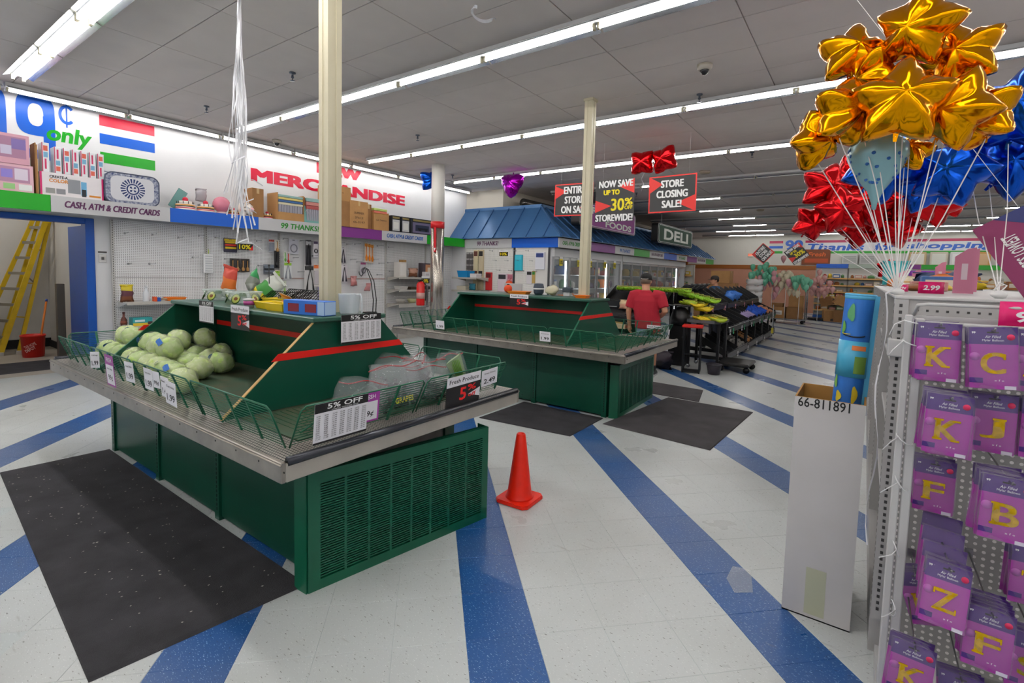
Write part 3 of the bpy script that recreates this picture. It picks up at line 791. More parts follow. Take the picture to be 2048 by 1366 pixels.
def frozen(i, loc, w, d, h, rnd):
    kind = rnd.random() < .4
    if (i, kind) not in FZM:
        mb = MB()
        if kind:   # pillow bag
            mb.lathe([(.5, .0), (.62, .15), (.66, .5), (.55, .85), (.3, .97), (.45, 1.0)], 8, sx=.9, sy=.75)
        else:
            mb.cb(-.5, .5, -.5, .5, 0, 1, .03); mb.box(.5, .506, -.4, .4, .25, .8, 1)
        FZM[i, kind] = mb.mesh('frozen_package', [PKM[i], PKM[(i + 2) % 8]])
    o = obj('frozen_package', FZM[i, kind], None, pk[i][0] + (' frozen bag' if kind else ' frozen food box') + ' behind the freezer glass', 'frozen food', pk[i][0] + (' frozen bags' if kind else ' frozen boxes'), None, loc)
    o.scale = (d * .9, w * (.75 if kind else 1), h)
freezer('first bank of glass door freezers with yellow sale tags', 9.84, 5, .765, 10)
freezer('second bank of glass door freezers behind the banana stand', 13.78, 8, .78, 40)
MB().box(-5.93, -5.9, 13.67, 13.77, 0, 2.165).build('trim_1', FZW, kind='structure')
# yellow tags on freezer doors
for k in range(5):
    y = 9.84 + .765 * k + .33 + (.12 if k % 2 else 0)
    t = thing('sale_tag', 'yellow and black 10 percent tag inside a freezer door', 'tag', (-5.9, y, 1.76), group='sale tags on the freezer doors')
    MB().box(0, .004, -.075, .075, 0, .16).build('card', YINK, t); MB().box(0, .005, -.075, .075, .16, .22).build('header', WINK, t)
    mb = MB(); put_text(mb, '10%', (.006, 0, .08), (0, 1, 0), (0, 0, 1), .13, .1, 0, .03); mb.build('lettering', INK, t)
# signs above the freezers
def roof_sign(name, label, y0, y1, z0, z1, m_, lines, x=-5.55):
    t = thing(name, label, 'sign', (x, (y0 + y1) / 2, z0)); L, h = (y1 - y0) / 2, z1 - z0
    r = .09; pts = []
    for cy_, cz_, a0 in ((L - r, r, -90), (L - r, h - r, 0), (-L + r, h - r, 90), (-L + r, r, 180)):
        for k in range(5): a = math.radians(a0 + 22.5 * k); pts.append((0, cy_ + r * math.cos(a), cz_ + r * math.sin(a)))
    MB().slab(pts, (-.22, 0, 0)).build('box', mat('sign_box_black', '#141414', .4), t)
    f = .97; MB().slab([(0.0, p[1] * f, h / 2 + (p[2] - h / 2) * .93) for p in pts], (.006, 0, 0)).build('face', m_, t)
    mb = MB(); q = [(0.008, p[1] * .95, h / 2 + (p[2] - h / 2) * .85) for p in pts]; mb.tube(q, .008, 4, closed=True); mb.build('border', SGRY, t)
    for s, yc, zc, w, hh in lines: put_text(MB(), s, (.009, yc, zc), (0, 1, 0), (0, 0, 1), w, hh, 0, .03, res=3).build('lettering', mat('sign_letter_grey', '#cfd4cc', .5), t)
    for s in (-.7, .7): MB().tube([(-.1, L * s, h), (-.1, L * s, ZC - z0)], .004, 4).build('hanger', FRM, t)
roof_sign('deli_sign', 'dark green DELI sign with grey letters above the freezers', 15.7, 19.55, 2.67, 3.3, mat('deli_green', '#294a3a', .75), [('DELI', 0, .315, 2.7, .36)])
roof_sign('frozen_food_sign', 'purple FROZEN FOODS sign behind the storewide sale sign', 10.35, 13.78, 2.72, 3.3, mat('frozen_purple', '#8a3f86', .7), [('FROZEN', -.45, .42, 1.7, .17), ('FOODS', .55, .16, 1.7, .17)])
# poles and column
CRM = mat('pole_cream', '#c9c1a6', 0.45, noise=.05, nscale=6)
def pole(label, x, y, z0, s):
    t = thing('square_pole', label, 'pole', (x, y, z0)); h = ZC - z0
    mb = MB(); a = s / 2
    prof = [(-a, -a), (-.012, -a), (-.01, -a + .006), (.01, -a + .006), (.012, -a), (a, -a), (a, -.012), (a - .006, -.01), (a - .006, .01), (a, .012), (a, a), (-a, a)]
    mb.slab([(p, q, 0) for p, q in prof], (0, 0, h)); mb.build('shaft', CRM, t)
    MB().box(-a * 1.25, a * 1.25, -a * 1.25, a * 1.25, h - .03, h).build('top_cap', CRM, t)
pole('cream square pole rising from the cabbage display', -2.88, 1.95, 1.276, .1)
pole('cream square pole rising from the empty display', -2.9, 5.6, 1.276, .105)
t = thing('round_column', 'round column, white above a red band and steel below', 'column', (-7.265, 7.424, 0))
MB().lathe([(.135, 2.56), (.135, ZC)], 28).build('upper_shaft', mat('column_white', '#d9d6d0', .5), t)
MB().lathe([(.142, 2.44), (.142, 2.57)], 28).build('red_band', mat('band_red', '#c8161d', .4), t)
MB().lathe([(.138, 0), (.138, 2.44)], 28).build('steel_sleeve', mat('sleeve_steel', '#b3aca3', .25, metal=.85, noise=.1, nscale=5), t)
# hanging sale signs
SB_ = mat('sale_black', '#1b1a1c', .35); SRD = mat('sale_red', '#e2231d', .35)
def sale_sign(label, x0, x1, z0, z1, y, lines, tris, rz=0.0, strings=((.18, .9),), yaw=0.0, name='sale_sign', border=True):
    t = thing(name, label, 'sale sign', ((x0 + x1) / 2, y, (z0 + z1) / 2), rot=(0, rz, yaw)); w, h = (x1 - x0) / 2, (z1 - z0) / 2
    MB().box(-w, w, 0, .008, -h, h).build('board', SRD if border else SB_, t)
    if border: MB().box(-w + .02, w - .02, -.0015, .0, -h + .02, h - .02).build('panel', SB_, t)
    for tr in tris: MB().slab([(a * w, -.003, b * h) for a, b in tr], (0, .001, 0)).build('triangle', SRD, t)
    for s, xc, zc, ww, hh, col in lines: fat_text(MB(), s, (xc * w, -.005, zc * h), (1, 0, 0), (0, 0, 1), ww * 2 * w, hh * 2 * h * 1.12, 0, .006 if hh > .1 else .002).build('lettering', col, t)
    return t, w, h
def strings(label, pts):
    for k, (a, b) in enumerate(pts):
        MB().tube([a, b], .0012, 3).build('hanging_string', mat('string_white', '#e4e4e4', .6), None, label, 'string', label)
sale_sign('black and red hanging sign reading ENTIRE STORE ON SALE', -4.58, -3.83, 2.575, 3.13, 7.6, [('ENTIRE', .05, .6, .56, .2, WINK), ('STORE', .05, 0, .5, .2, WINK), ('ON SALE!', .1, -.6, .72, .2, WINK)], [((-1, .9), (-.35, .55), (-1, .05)), ((1, -.9), (.35, -.5), (1, -.05))], math.radians(1))
sale_sign('black and red hanging sign reading NOW SAVE UP TO 30% OFF STOREWIDE', -3.78, -3.1, 2.45, 3.13, 7.6, [('NOW SAVE', 0.05, .8, .88, .15, WINK), ('UP TO', -.15, .4, .42, .11, YINK), ('30', .18, -.2, .34, .26, YINK), ('%', .74, -.08, .2, .15, YINK), ('OFF', .74, -.36, .2, .08, YINK), ('STOREWIDE!', 0, -.82, .97, .15, WINK)], [((.15, .68), (1, 1), (1, .3)), ((-1, .05), (-1, -.55), (-.15, -.25))], 0, border=False)
sale_sign('black and red hanging sign reading STORE CLOSING SALE', -2.86, -2.13, 2.555, 3.115, 7.6, [('STORE', .0, .55, .48, .18, WINK), ('CLOSING', .0, 0, .66, .18, WINK), ('SALE!', .0, -.55, .42, .18, WINK)], [((-1, 1), (-1, .05), (-.4, .55)), ((1, -1), (1, -.1), (.2, -.5))], math.radians(-.5))
strings('white string holding up a hanging sale sign', [((x, 7.6, 3.12), (x, 7.6, ZC)) for x in (-4.45, -3.92, -3.65, -3.2, -2.72, -2.25)])
t, w, h = sale_sign('diamond hung black and red ENTIRE STORE ON SALE sign in front of the far wall', -3.05, -2.55, 2.17, 2.65, 18, [('ENTIRE', .05, .55, .7, .2, WINK), ('STORE', 0, 0, .6, .2, WINK), ('ON SALE!', .05, -.55, .8, .2, WINK)], [((-1, 1), (-.2, 1), (-1, .3)), ((1, -1), (.2, -1), (1, -.3))], math.radians(-50))
t, w, h = sale_sign('tilted black and red NOW SAVE UP TO 30% sign in front of the far wall', -2.1, -1.58, 2.14, 2.66, 18, [('NOW SAVE', 0, .75, .85, .16, WINK), ('UP TO', -.2, .35, .4, .13, YINK), ('30%', .25, -.15, .6, .24, YINK), ('STOREWIDE!', 0, -.8, .92, .15, WINK)], [((.1, 1), (1, 1), (1, .2)), ((-1, .1), (-1, -.6), (-.2, -.3))], math.radians(-38), border=False)
strings('white string holding up a tilted far sale sign', [((-2.8, 18, 2.75), (-2.8, 18, ZC)), ((-1.8, 18, 2.74), (-1.8, 18, ZC))])
# ceiling fittings
SPK = mat('sprinkler_steel', '#5f6672', .35, metal=.7)
def sprinkler(x, y):
    t = thing('sprinkler', 'small steel sprinkler head hanging from the ceiling', 'sprinkler', (x, y, ZC), group='ceiling sprinklers')
    MB().lathe([(.035, 0), (.034, -.012), (.012, -.016), (.012, -.04), (.016, -.045), (.016, -.06)], 14).build('escutcheon', SPK, t)
    MB().lathe([(.004, -.06), (.004, -.085), (.026, -.088), (.026, -.091)], 12).build('deflector', SPK, t)
for x, y in ((-5.34, 3.14), (-7.47, 3.15), (-1.73, 6.1), (-5.98, 5.63), (-7.72, 8.34), (-1.71, 9.3), (-.9, 13), (-.5, 16.5), (-5, 12.4)): sprinkler(x, y)
def dome(x, y, label):
    t = thing('dome_camera', label, 'camera', (x, y, ZC))
    MB().lathe([(.075, 0), (.075, -.03), (.06, -.05), (.05, -.055)], 20).build('housing', mat('dome_beige', '#bdb5a8', .5), t)
    MB().sphere((0, 0, -.055), .045, 14, 8).build('lens', mat('dome_dark', '#26262a', .1), t)
dome(-1.465, 5.3, 'beige dome camera on the open ceiling panels'); dome(-8.35, 4.62, 'beige dome camera near the strip lights of the lettered wall')
for k, (x, y) in enumerate(((-2.8, 10.5), (-2.8, 17.0))):
    t = thing('smoke_detector', ('beige smoke detector above the store closing sign', 'beige smoke detector far down the aisle')[k], 'smoke detector', (x, y, ZC))
    MB().lathe([(.11, 0), (.11, -.03), (.09, -.05), (.0, -.052)], 20).build('body', mat('dome_beige2', '#a99c88', .5), t)
    MB().lathe([(.113, -.015), (.116, -.022), (.113, -.028)], 20).build('ring', mat('dome_beige', '#bdb5a8', .5), t)
# duct behind the roof
MB().tube([(-7.3, 10.55, 3.37), (-7.3, 23.5, 3.37)], .11, 16).build('round_duct', mat('duct_black', '#4c4a48', .25, metal=.7), None, 'dark round metal duct running above the deli roof', 'duct')
# ribbons
RIB = mat('ribbon_white', '#e9e9ee', .35)
def ribbon(name, label, pts, w=.006, m_=RIB, group=None, parent=None):
    mb = MB(); P = [Vector(p) for p in pts]; vs = []
    for i, p in enumerate(P):
        d = (P[min(i + 1, len(P) - 1)] - P[max(i - 1, 0)]).normalized(); a = .9 * math.sin(i * .7 + len(P)); s = d.cross(Vector((math.cos(a), math.sin(a), 0.1))).normalized() * w
        vs += [p - s, p + s]
    n = len(P); mb.add(vs, [(2 * i, 2 * i + 1, 2 * i + 3, 2 * i + 2) for i in range(n - 1)])
    o = mb.build(name, m_, parent, label, None if parent else 'ribbon', group)
    md = o.modifiers.new('thick', 'SOLIDIFY'); md.thickness = .0008
    return o
random.seed(21)
RB = thing('ribbon_bundle', 'bundle of thin white curling ribbons hanging from the ceiling above the cabbages', 'ribbon')
for k in range(22):
    zb = (1.78, 1.95, 2.0, 2.15, 2.3, 1.85)[k % 6] + random.uniform(-.03, .1)
    sx, sy = random.uniform(-.045, .045), random.uniform(-.04, .04); ph = random.random() * 6
    pts = []
    for i in range(32):
        f = i / 31; z = ZC - .01 + (zb - ZC) * f; sp = .25 + 1.6 * f * f
        pts.append((-4.15 + sx * sp + .028 * f * math.sin(11 * f + ph) - .035 * f, 2.0 + sy * sp + .026 * f * math.cos(9 * f + ph), z))
    if k % 4 == 0: pts += [(pts[-1][0] + .05 * j, pts[-1][1] + .01 * j, zb + .012 * j * (1 if k % 8 else -2)) for j in range(1, 4)]
    ribbon('ribbon', None, pts, random.uniform(.004, .007), parent=RB)
pts = [(-2.72 + .07 * math.cos(a) * 1.0, 3.28 + .12 * math.sin(a), ZC - .012 - .03 * abs(math.cos(a))) for a in [0.9 + .28 * i for i in range(16)]]
ribbon('curling_ribbon', 'loose curl of white ribbon stuck to the ceiling', pts, .013)
# ================================================================== PRODUCE, CARDS, DECK ITEMS
def crumple(me, amt, sc, seed=0):
    from mathutils import noise
    off = Vector((seed * 3.1, seed * 1.7, seed * .9))
    for v in me.vertices: v.co += noise.noise_vector(v.co * sc + off) * amt
    return me
def clear_film(name, col, alpha, rough=.12):
    m = mat(name, col, rough, alpha=alpha, bump=.5, bscale=45); return m
FILM = clear_film('cling_film', '#eef3ea', .2); BAGF = clear_film('zip_bag_film', '#cdd2d6', .13, .06)
CAB = mat('cabbage_leaf', '#b6cf6c', .5, noise=.5, nscale=26, noise_col='#dfe8b4', bump=.5, bscale=30)
CAB2 = mat('cabbage_leaf_dark', '#9fc257', .5, noise=.5, nscale=24, noise_col='#cfdf9a', bump=.5, bscale=30)
BLT = mat('produce_label_blue', '#2b67b5', .4)
def cab_mesh(seed, m_):
    from mathutils import noise
    mb = MB(); n, rg = 20, 14; vs = []
    for i in range(rg + 1):
        th = math.pi * i / rg
        for k in range(n):
            ph = 2 * math.pi * k / n; d = Vector((math.sin(th) * math.cos(ph), math.sin(th) * math.sin(ph), -math.cos(th)))
            r = .083 * (1 + .09 * math.sin(3 * ph + 4 * th + seed) + .05 * noise.noise(d * 3 + Vector((seed, 0, 0))))
            vs.append((d.x * r, d.y * r, d.z * r * .88))
    fs = [(i * n + k, i * n + (k + 1) % n, (i + 1) * n + (k + 1) % n, (i + 1) * n + k) for i in range(rg) for k in range(n)]
    mb.add(vs, fs, 0, True); return mb.mesh('head', m_)
def film_mesh(seed):
    mb = MB().sphere((0, 0, 0), .09, 16, 10, sc=(1, 1, .9)); me = mb.mesh('film', FILM); return crumple(me, .012, 22, seed)
CM = [cab_mesh(i, CAB if i % 2 else CAB2) for i in range(4)]; FM = [film_mesh(i) for i in range(3)]
lab = MB().add([(.0, -.03, -.018), (.0, .03, -.018), (.004, .034, .0), (.0, .03, .018), (.0, -.03, .018), (.004, -.034, 0)], [(0, 1, 2, 5), (5, 2, 3, 4)]).mesh('label_sticker', BLT)
random.seed(11); cabs = []
for x, y in ((-5.06, 1.36), (-5.08, 1.54), (-4.88, 1.36), (-4.9, 1.56), (-4.7, 1.35), (-4.46, 1.35), (-4.46, 1.53), (-4.46, 1.71), (-4.28, 1.34), (-4.28, 1.52), (-4.28, 1.71), (-4.28, 1.88), (-4.46, 1.88), (-4.1, 1.34), (-4.1, 1.52), (-3.92, 1.33), (-3.92, 1.52), (-4.04, 1.7), (-3.74, 1.32), (-3.73, 1.5), (-3.56, 1.3), (-3.39, 1.27), (-3.84, 1.69)): cabs.append((x, y, .77 + .08))
for x, y in ((-4.97, 1.46), (-4.37, 1.44), (-4.19, 1.43), (-4.79, 1.45), (-4.37, 1.8), (-4.0, 1.42), (-4.4, 1.63)): cabs.append((x, y, .77 + .08 + .12))
for k, (x, y, z) in enumerate(cabs):
    top = z > .9
    t = thing('cabbage', 'film wrapped cabbage head ' + ('on top of the heap' if top else 'lying on the bin floor of the heap') + ' in the green display', 'cabbage', (x, y, z), rot=(random.uniform(-.6, .6), random.uniform(-.6, .6), random.random() * 6), group='cabbages on top of the heap' if top else 'cabbages lying on the bin floor')
    obj('head', CM[k % 4], t); obj('film', FM[k % 3], t)
    a = -2.0 + random.uniform(-1.2, .7); R = Matrix.Rotation(-t.rotation_euler.z, 3, 'Z') @ Vector((math.cos(a), math.sin(a), 0))
    if k % 2 == 0: obj('label_sticker', lab, t, loc=(.088 * R.x, .088 * R.y, .03), rot=(0, -.35, math.atan2(R.y, R.x)))
# grapes in zip bags
GRP = mat('dark_grapes', '#3a1c26', .25, noise=.5, nscale=60, noise_col='#1d1420')
REDZ = mat('zip_red', '#a8292c', .4, alpha=.75)
def zip_bag(label, x, y, z, rz, seed, lean=.2, s=1.0, grapes=True, yel=False):
    t = thing('grape_bag', label, 'bag of grapes', (x, y, z), rot=(0, 0, rz)); rnd = random.Random(seed)
    mb = MB(); n, m_ = 12, 10; vs = []
    for side in (-1, 1):
        for j in range(m_ + 1):
            v = j / m_
            for i in range(n + 1):
                u = i / n * 2 - 1; bulge = .062 * (1 - u ** 4) * (1 - v) ** .6 * (v * 6 if v < .16 else 1)
                vs.append((.155 * s * u * (1 - .12 * v), side * bulge * s + lean * .24 * s * v * v, .002 + .23 * s * v * (1 - lean * .5)))
    o = (n + 1) * (m_ + 1)
    fs = []
    for b in (0, o): fs += [(b + j * (n + 1) + i, b + j * (n + 1) + i + 1, b + (j + 1) * (n + 1) + i + 1, b + (j + 1) * (n + 1) + i) for j in range(m_) for i in range(n)]
    mb.add(vs, fs, 0, True); me = crumple(mb.mesh('film', BAGF), .016, 14, seed); obj('film', me, t)
    a, b = [], []
    for i in range(n + 1):
        u = i / n * 2 - 1; a.append((.135 * s * u, lean * .22 * s * .85, .21 * s * (1 - lean * .5) + .01 * math.sin(u * 4 + seed)))
    MB().tube(a, .004, 5).build('zip_seal', REDZ, t)
    if grapes:
        mb = MB()
        for i in range(60):
            r = .012; q = (rnd.gauss(0, .055) * s, rnd.gauss(0, .02), .014 + abs(rnd.gauss(0, .03)))
            mb.sphere((max(-.12, min(.12, q[0])), max(-.04, min(.04, q[1])), min(q[2], .1)), r, 7, 5)
        mb.build('grapes', GRP, t, kind='stuff')
    if yel:
        mb = MB(); put_text(mb, 'GRAPES', (0, -.06, .07), (1, 0, 0), (0, .1, 1), .13, .03, 0, .02); mb.build('lettering', YINK, t)
gb = [('crumpled zip bag of dark grapes with red seal at the fence corner', -2.15, 1.62, .6, 1, .5), ('zip bag of grapes with a rounded top and red zip', -2.2, 1.95, 1.2, 2, .35), ('zip bag of grapes with yellow print behind the wire fence', -2.08, 1.83, 1.57, 3, .15),
      ('empty looking clear zip bag standing in the pile', -2.25, 2.2, .9, 4, .1), ('zip bag of grapes leaning on the end board', -2.38, 2.3, 1.9, 5, .3), ('big clear zip bag at the top of the grape pile', -2.15, 2.18, 2.3, 6, .25),
      ('clear zip bag of grapes behind the fresh produce card', -2.1, 2.1, 1.3, 7, .2), ('zip bag of grapes next to the green onions', -2.2, 2.42, 1.7, 8, .15), ('flattened zip bag with pink zip beside the sloped board', -2.42, 2.08, .3, 9, .5)]
for k, (l, x, y, rz, sd, ln) in enumerate(gb): zip_bag(l, x, y, ZR + .025, rz, sd, ln, 1.0 + .12 * (k % 3), k not in (3,), k == 2)
t = thing('green_onion_pack', 'clear sleeve of green onions leaning over the basket fence', 'vegetable pack', (-2.15, 2.42, .86), rot=(.3, -.35, -.9))
MB().slab([(0, -.02, -.06), (.3, -.05, .06), (.3, .03, .09), (0, .03, -.03)], (0, .02, .015)).build('sleeve', clear_film('onion_film', '#cfe3b8', .5), t)
for k in range(6): MB().tube([(.01, -.005 + k * .006, -.05 + k * .002), (.15, -.01 + k * .008, .01), (.29, -.02 + k * .01, .07)], [.006, .005, .002], 6).build('stalk', mat('onion_green', '#7fb241', .5), t)
# price cards ------------------------------------------------------------------
CARD = mat('card_white', '#eceaf0', .4); CARDP = mat('card_purple', '#a23f9c', .4); CARDB = mat('card_black', '#1c1a1b', .4)
def card(label, c, w, h, right, upv, style, txt='1.99', top='', name='price_card'):
    right, upv = Vector(right).normalized(), Vector(upv); upv = (upv - right * upv.dot(right)).normalized(); nr = right.cross(upv)
    M3 = Matrix((right, upv, nr)).transposed()
    t = thing(name, label, 'price card', c, rot=M3.to_euler())
    ex, ey = (1, 0, 0), (0, 1, 0)
    tx = lambda s, x, y, ww, hh, ink, b=.01: put_text(MB(), s, (x, y, .0022), ex, ey, ww, hh, 0, b).build('lettering', ink, t)
    if style == 'white':
        MB().box(-w / 2, w / 2, -h / 2, h / 2, 0, .0015).build('sheet', CARD, t)
        tx(txt, 0, -h * .2, w * .72, h * .3, INK, .015)
        if top: tx(top, 0, h * .28, w * .7, h * .1, INK)
    elif style == 'purple':
        MB().box(-w / 2, w / 2, -h / 2, h / 2, 0, .001).build('sheet', CARDP, t)
        MB().box(-w * .42, w * .42, -h * .44, h * .18, .001, .0018).build('panel', CARD, t)
        tx('FRESH', 0, h * .34, w * .6, h * .14, WINK); tx(txt, 0, -h * .24, w * .5, h * .22, INK, .015)
        if top: tx(top, 0, h * .05, w * .6, h * .08, INK)
    elif style == 'fresh':
        MB().box(-w / 2, w / 2, -h / 2, h / 2, 0, .0012).build('sheet', CARDB, t)
        MB().box(-w / 2, w / 2, h * .18, h / 2, .0012, .0018).build('panel', CARD, t)
        MB().slab([(w * .5, -h * .05, .0013), (w * .14, -h * .2, .0013), (w * .5, -h * .36, .0013)], (0, 0, .0004)).build('triangle', CARD, t)
        tx('Fresh Produce', 0, h * .34, w * .86, h * .14, INK); tx('5', -w * .02, -h * .12, w * .2, h * .42, RINK, .02); tx('%', w * .24, h * .03, w * .26, h * .2, RINK, .02); tx('off', w * .26, -h * .22, w * .24, h * .13, RINK, .02)
    elif style == 'table':
        MB().box(-w / 2, w / 2, -h / 2, h / 2, 0, .0012).build('sheet', CARD, t)
        MB().box(-w / 2, w / 2, h * .27, h / 2, .0012, .0016).build('header', CARDB, t); MB().box(-w / 2, w / 2, -h * .5, -h * .45, .0012, .0016).build('footer', CARDB, t)
        tx('5% OFF', w * .05, h * .4, w * .66, h * .13, WINK, .02); tx('LOWEST TICKETED PRICE', w * .05, h * .3, w * .5, h * .03, WINK)
        for k in range(7):
            col = '\n'.join(('%.2f' % (v * (.95 if k % 2 else 1))) for v in [(k // 2) * 12 + r + .99 for r in range(12)])
            tx(col, -w * .42 + w * .84 * k / 6, -h * .09, w * .085, h * .6, INK, .012 if k % 2 else 0.0)
    return t
UPF = (0, -.015, .2); UPR_ = (.02, 0, .2)
card('white price card edge on the cabbage fence corner', (-4.19, 1.05, .91), .05, .11, (.6, .8, 0), (0, -.1, 1), 'white', '1.99', 'Cabbage')
card('purple framed 99 cent price card on the cabbage fence', (-3.82, 1.03, .89), .155, .2, (1, 0, 0), UPF, 'purple', '99¢', 'Green Cabbage')
card('white 1.99 price card next to the purple framed card', (-3.5, 1.035, .925), .14, .12, (1, 0, .04), UPF, 'white', '1.99', 'Green Onions')
card('white 1.99 price card third along the cabbage fence', (-3.21, 1.035, .925), .12, .12, (1, 0, 0), UPF, 'white', '1.99', 'Celery Hearts')
card('small white 99 cent price card on the cabbage fence', (-3.085, 1.03, .94), .09, .09, (1, 0, .03), UPF, 'white', '99¢')
card('white 1.49 price card overlapped by another card', (-2.985, 1.035, .915), .1, .11, (1, 0, -.02), UPF, 'white', '1.49', 'Radish')
card('white 1.99 price card nearest the fence joint', (-2.885, 1.025, .9), .135, .125, (1, 0, -.05), UPF, 'white', '1.99', 'Carrots')
card('large 5% OFF price table on the basket fence above the bumper', (-1.905, 1.35, .885), .28, .185, (0, 1, -.0), UPR_, 'table')
card('purple framed 99 cent card partly behind the 5% price table', (-1.935, 1.52, .895), .13, .15, (0, 1, 0), UPR_, 'purple', '99¢')
card('black and white Fresh Produce 5% off card on the basket fence', (-1.9, 2.18, .87), .3, .185, (0, 1, .02), UPR_, 'fresh')
card('white 2.49 price card by the green onions', (-1.92, 2.45, .9), .16, .105, (0, 1, .06), UPR_, 'white', '2.49', 'Green Onions')
card('grey 5% OFF price table hanging from the deck edge', (-3.93, 1.634, 1.22), .23, .16, (1, 0, 0), (0, 0, 1), 'table')
card('black Fresh Produce 5% off card hanging from the deck edge', (-3.43, 1.634, 1.215), .25, .165, (1, 0, 0), (0, 0, 1), 'fresh')
card('5% OFF price table on the sloped end board below the pitcher', (-2.57, 1.965, 1.195), .3, .175, (0, 1, 0), (0, 0, 1), 'table')
card('dim 99 cent card seen through the rear fence', (-4.9, 2.73, .9), .12, .11, (-1, 0, 0), (0, .075, .2), 'white', '99¢')
card('white price card on the near fence of the empty display', (-4.46, 4.63, .87), .15, .11, (1, 0, 0), UPF, 'white', '1.99')
card('white 1.99 price card beside the corner joint of the empty display', (-2.86, 4.63, .87), .14, .11, (1, 0, 0), UPF, 'white', '1.99', 'Tomatoes')
card('Fresh Produce 5% off card on the deck of the empty display', (-3.63, 5.213, 1.21), .29, .16, (1, 0, 0), (0, 0, 1), 'fresh')
card('Fresh Produce 5% off card at the end of the empty display', (-2.2, 6.28, .86), .22, .14, (1, 0, 0), (0, 0, 1), 'fresh')
card('narrow white card on the end fence of the empty display', (-1.915, 5.95, .87), .06, .11, (0, 1, 0), UPR_, 'white', '99¢')
# deck items ------------------------------------------------------------------
ZD = 1.2765
CGL = mat('bowl_glass', '#e3eee9', .05, alpha=.25); AVO = mat('avocado_skin', '#3d5a1e', .4); AVI = mat('avocado_flesh', '#cfd06a', .4); PIT = mat('avocado_pit', '#7a4a22', .4)
def bowl(label, x, y, r=.1):
    t = thing('glass_bowl', label, 'bowl', (x, y, ZD))
    MB().lathe([(0, 0), (.55 * r, .0), (.8 * r, .03), (.95 * r, .075), (r, .09), (.985 * r, .09), (.93 * r, .074), (.78 * r, .034), (.5 * r, .006), (0, .006)], 24).build('glass', CGL, t)
    MB().tube([(r * math.cos(a), r * math.sin(a), .09) for a in [2 * math.pi * k / 24 for k in range(24)]], .003, 5, closed=True).build('rim', mat('glass_rim', '#cfdad8', .1), t)
    for k in range(5):
        a = -2.2 + k * 1.25; mb = MB()
        T = TM((r * .86 * math.cos(a), r * .86 * math.sin(a), .042), (0, math.radians(66), a))
        mb.lathe([(.042, 0), (.042, .002)], 14, 0, T=T, sy=.8); mb.lathe([(.034, .002), (.034, .003)], 14, 1, T=T, sy=.8); mb.lathe([(.015, .003), (.012, .005), (0, .006)], 10, 2, T=T)
        mb.build('avocado_print', [AVO, AVI, PIT], t)
bowl('clear glass bowl with avocado print on the cabbage display deck', -4.33, 1.9, .122); bowl('second avocado print glass bowl beside the yellow trays', -3.88, 1.88, .128)
def pouch(name, label, loc, rot, w, h, cols, cat='package'):
    t = thing(name, label, cat, loc, rot=rot); mb = MB(); n = 6; vs = []
    for s in (-1, 1):
        for j in range(n + 1):
            for i in range(n + 1):
                u, v = i / n * 2 - 1, j / n; vs.append((w / 2 * u * (1 - .1 * math.sin(math.pi * v)), s * .22 * w * (1 - u * u) * math.sin(math.pi * v), h * v))
    o = (n + 1) ** 2
    for b in (0, o):
        for j in range(n):
            mb.add([], [], 0)
            for i in range(n): mb.f.append([b + j * (n + 1) + i, b + j * (n + 1) + i + 1, b + (j + 1) * (n + 1) + i + 1, b + (j + 1) * (n + 1) + i]); mb.m.append(min(len(cols) - 1, j * len(cols) // n)); mb.sm.append(True)
    mb.v = vs; me = crumple(mb.mesh('pouch', cols), .012 * w / .1, 18, len(label)); obj('pouch', me, t)
    m2 = MB().box(-w / 2, w / 2, -.001, .001, h * .97, h * 1.05).build('seal', cols[-1], t); return t
def cmat(h, r=.45): return mat('plain_' + h.strip('#'), h, r)
pouch('vegetable_pouch', 'orange and white vegetable pouch standing in the avocado bowl', (-4.36, 1.98, ZD + .01), (.1, .25, .3), .16, .27, [cmat('#e8eadf'), cmat('#e0742b'), cmat('#c94a3a')])
pouch('vegetable_pouch', 'green and yellow vegetable pouch tipped over behind the bowls', (-4.08, 2.06, ZD + .01), (-.3, .8, .4), .17, .26, [cmat('#e0c926'), cmat('#3f8f3c'), cmat('#c9cdc5')])
pouch('vegetable_pouch', 'grey and green pouch leaning on the bowls', (-4.18, 2.08, ZD + .06), (-.2, -.3, -.4), .2, .2, [cmat('#9fa39b'), cmat('#7d837a'), cmat('#1f8f4a')])
def tray(label, x, y, rz, w, d, h, col, name='plastic_tray', z=ZD):
    t = thing(name, label, 'tray', (x, y, z), rz); m_ = mat('tray_' + col.strip('#'), col, .35)
    a, b = w / 2, d / 2; mb = MB(); th = .004
    o = [(-a, -b), (a, -b), (a, b), (-a, b)]; i = [(p * .86, q * .8) for p, q in o]
    mb.add([(p, q, h) for p, q in o] + [(p, q, 0) for p, q in i] + [(p * .97, q * .97, h) for p, q in o] + [(p * .96, q * .96, th) for p, q in i],
           [(0, 1, 5, 4), (1, 2, 6, 5), (2, 3, 7, 6), (3, 0, 4, 7), (4, 5, 6, 7), (8, 9, 13, 12), (9, 10, 14, 13), (10, 11, 15, 14), (11, 8, 12, 15), (15, 14, 13, 12), (0, 8, 9, 1), (1, 9, 10, 2), (2, 10, 11, 3), (3, 11, 8, 0)])
    mb.build('body', m_, t)
    MB().tube([(p * 1.02, q * 1.02, h) for p, q in o], .004, 5, closed=True).build('rim', m_, t); return t
tray('yellow plastic tray lying beside the second avocado bowl', -3.62, 2.02, .2, .22, .14, .05, '#e8c81c'); tray('yellow plastic tray stacked upside on the cabbage deck', -3.35, 1.8, -.1, .24, .13, .045, '#edd01d')
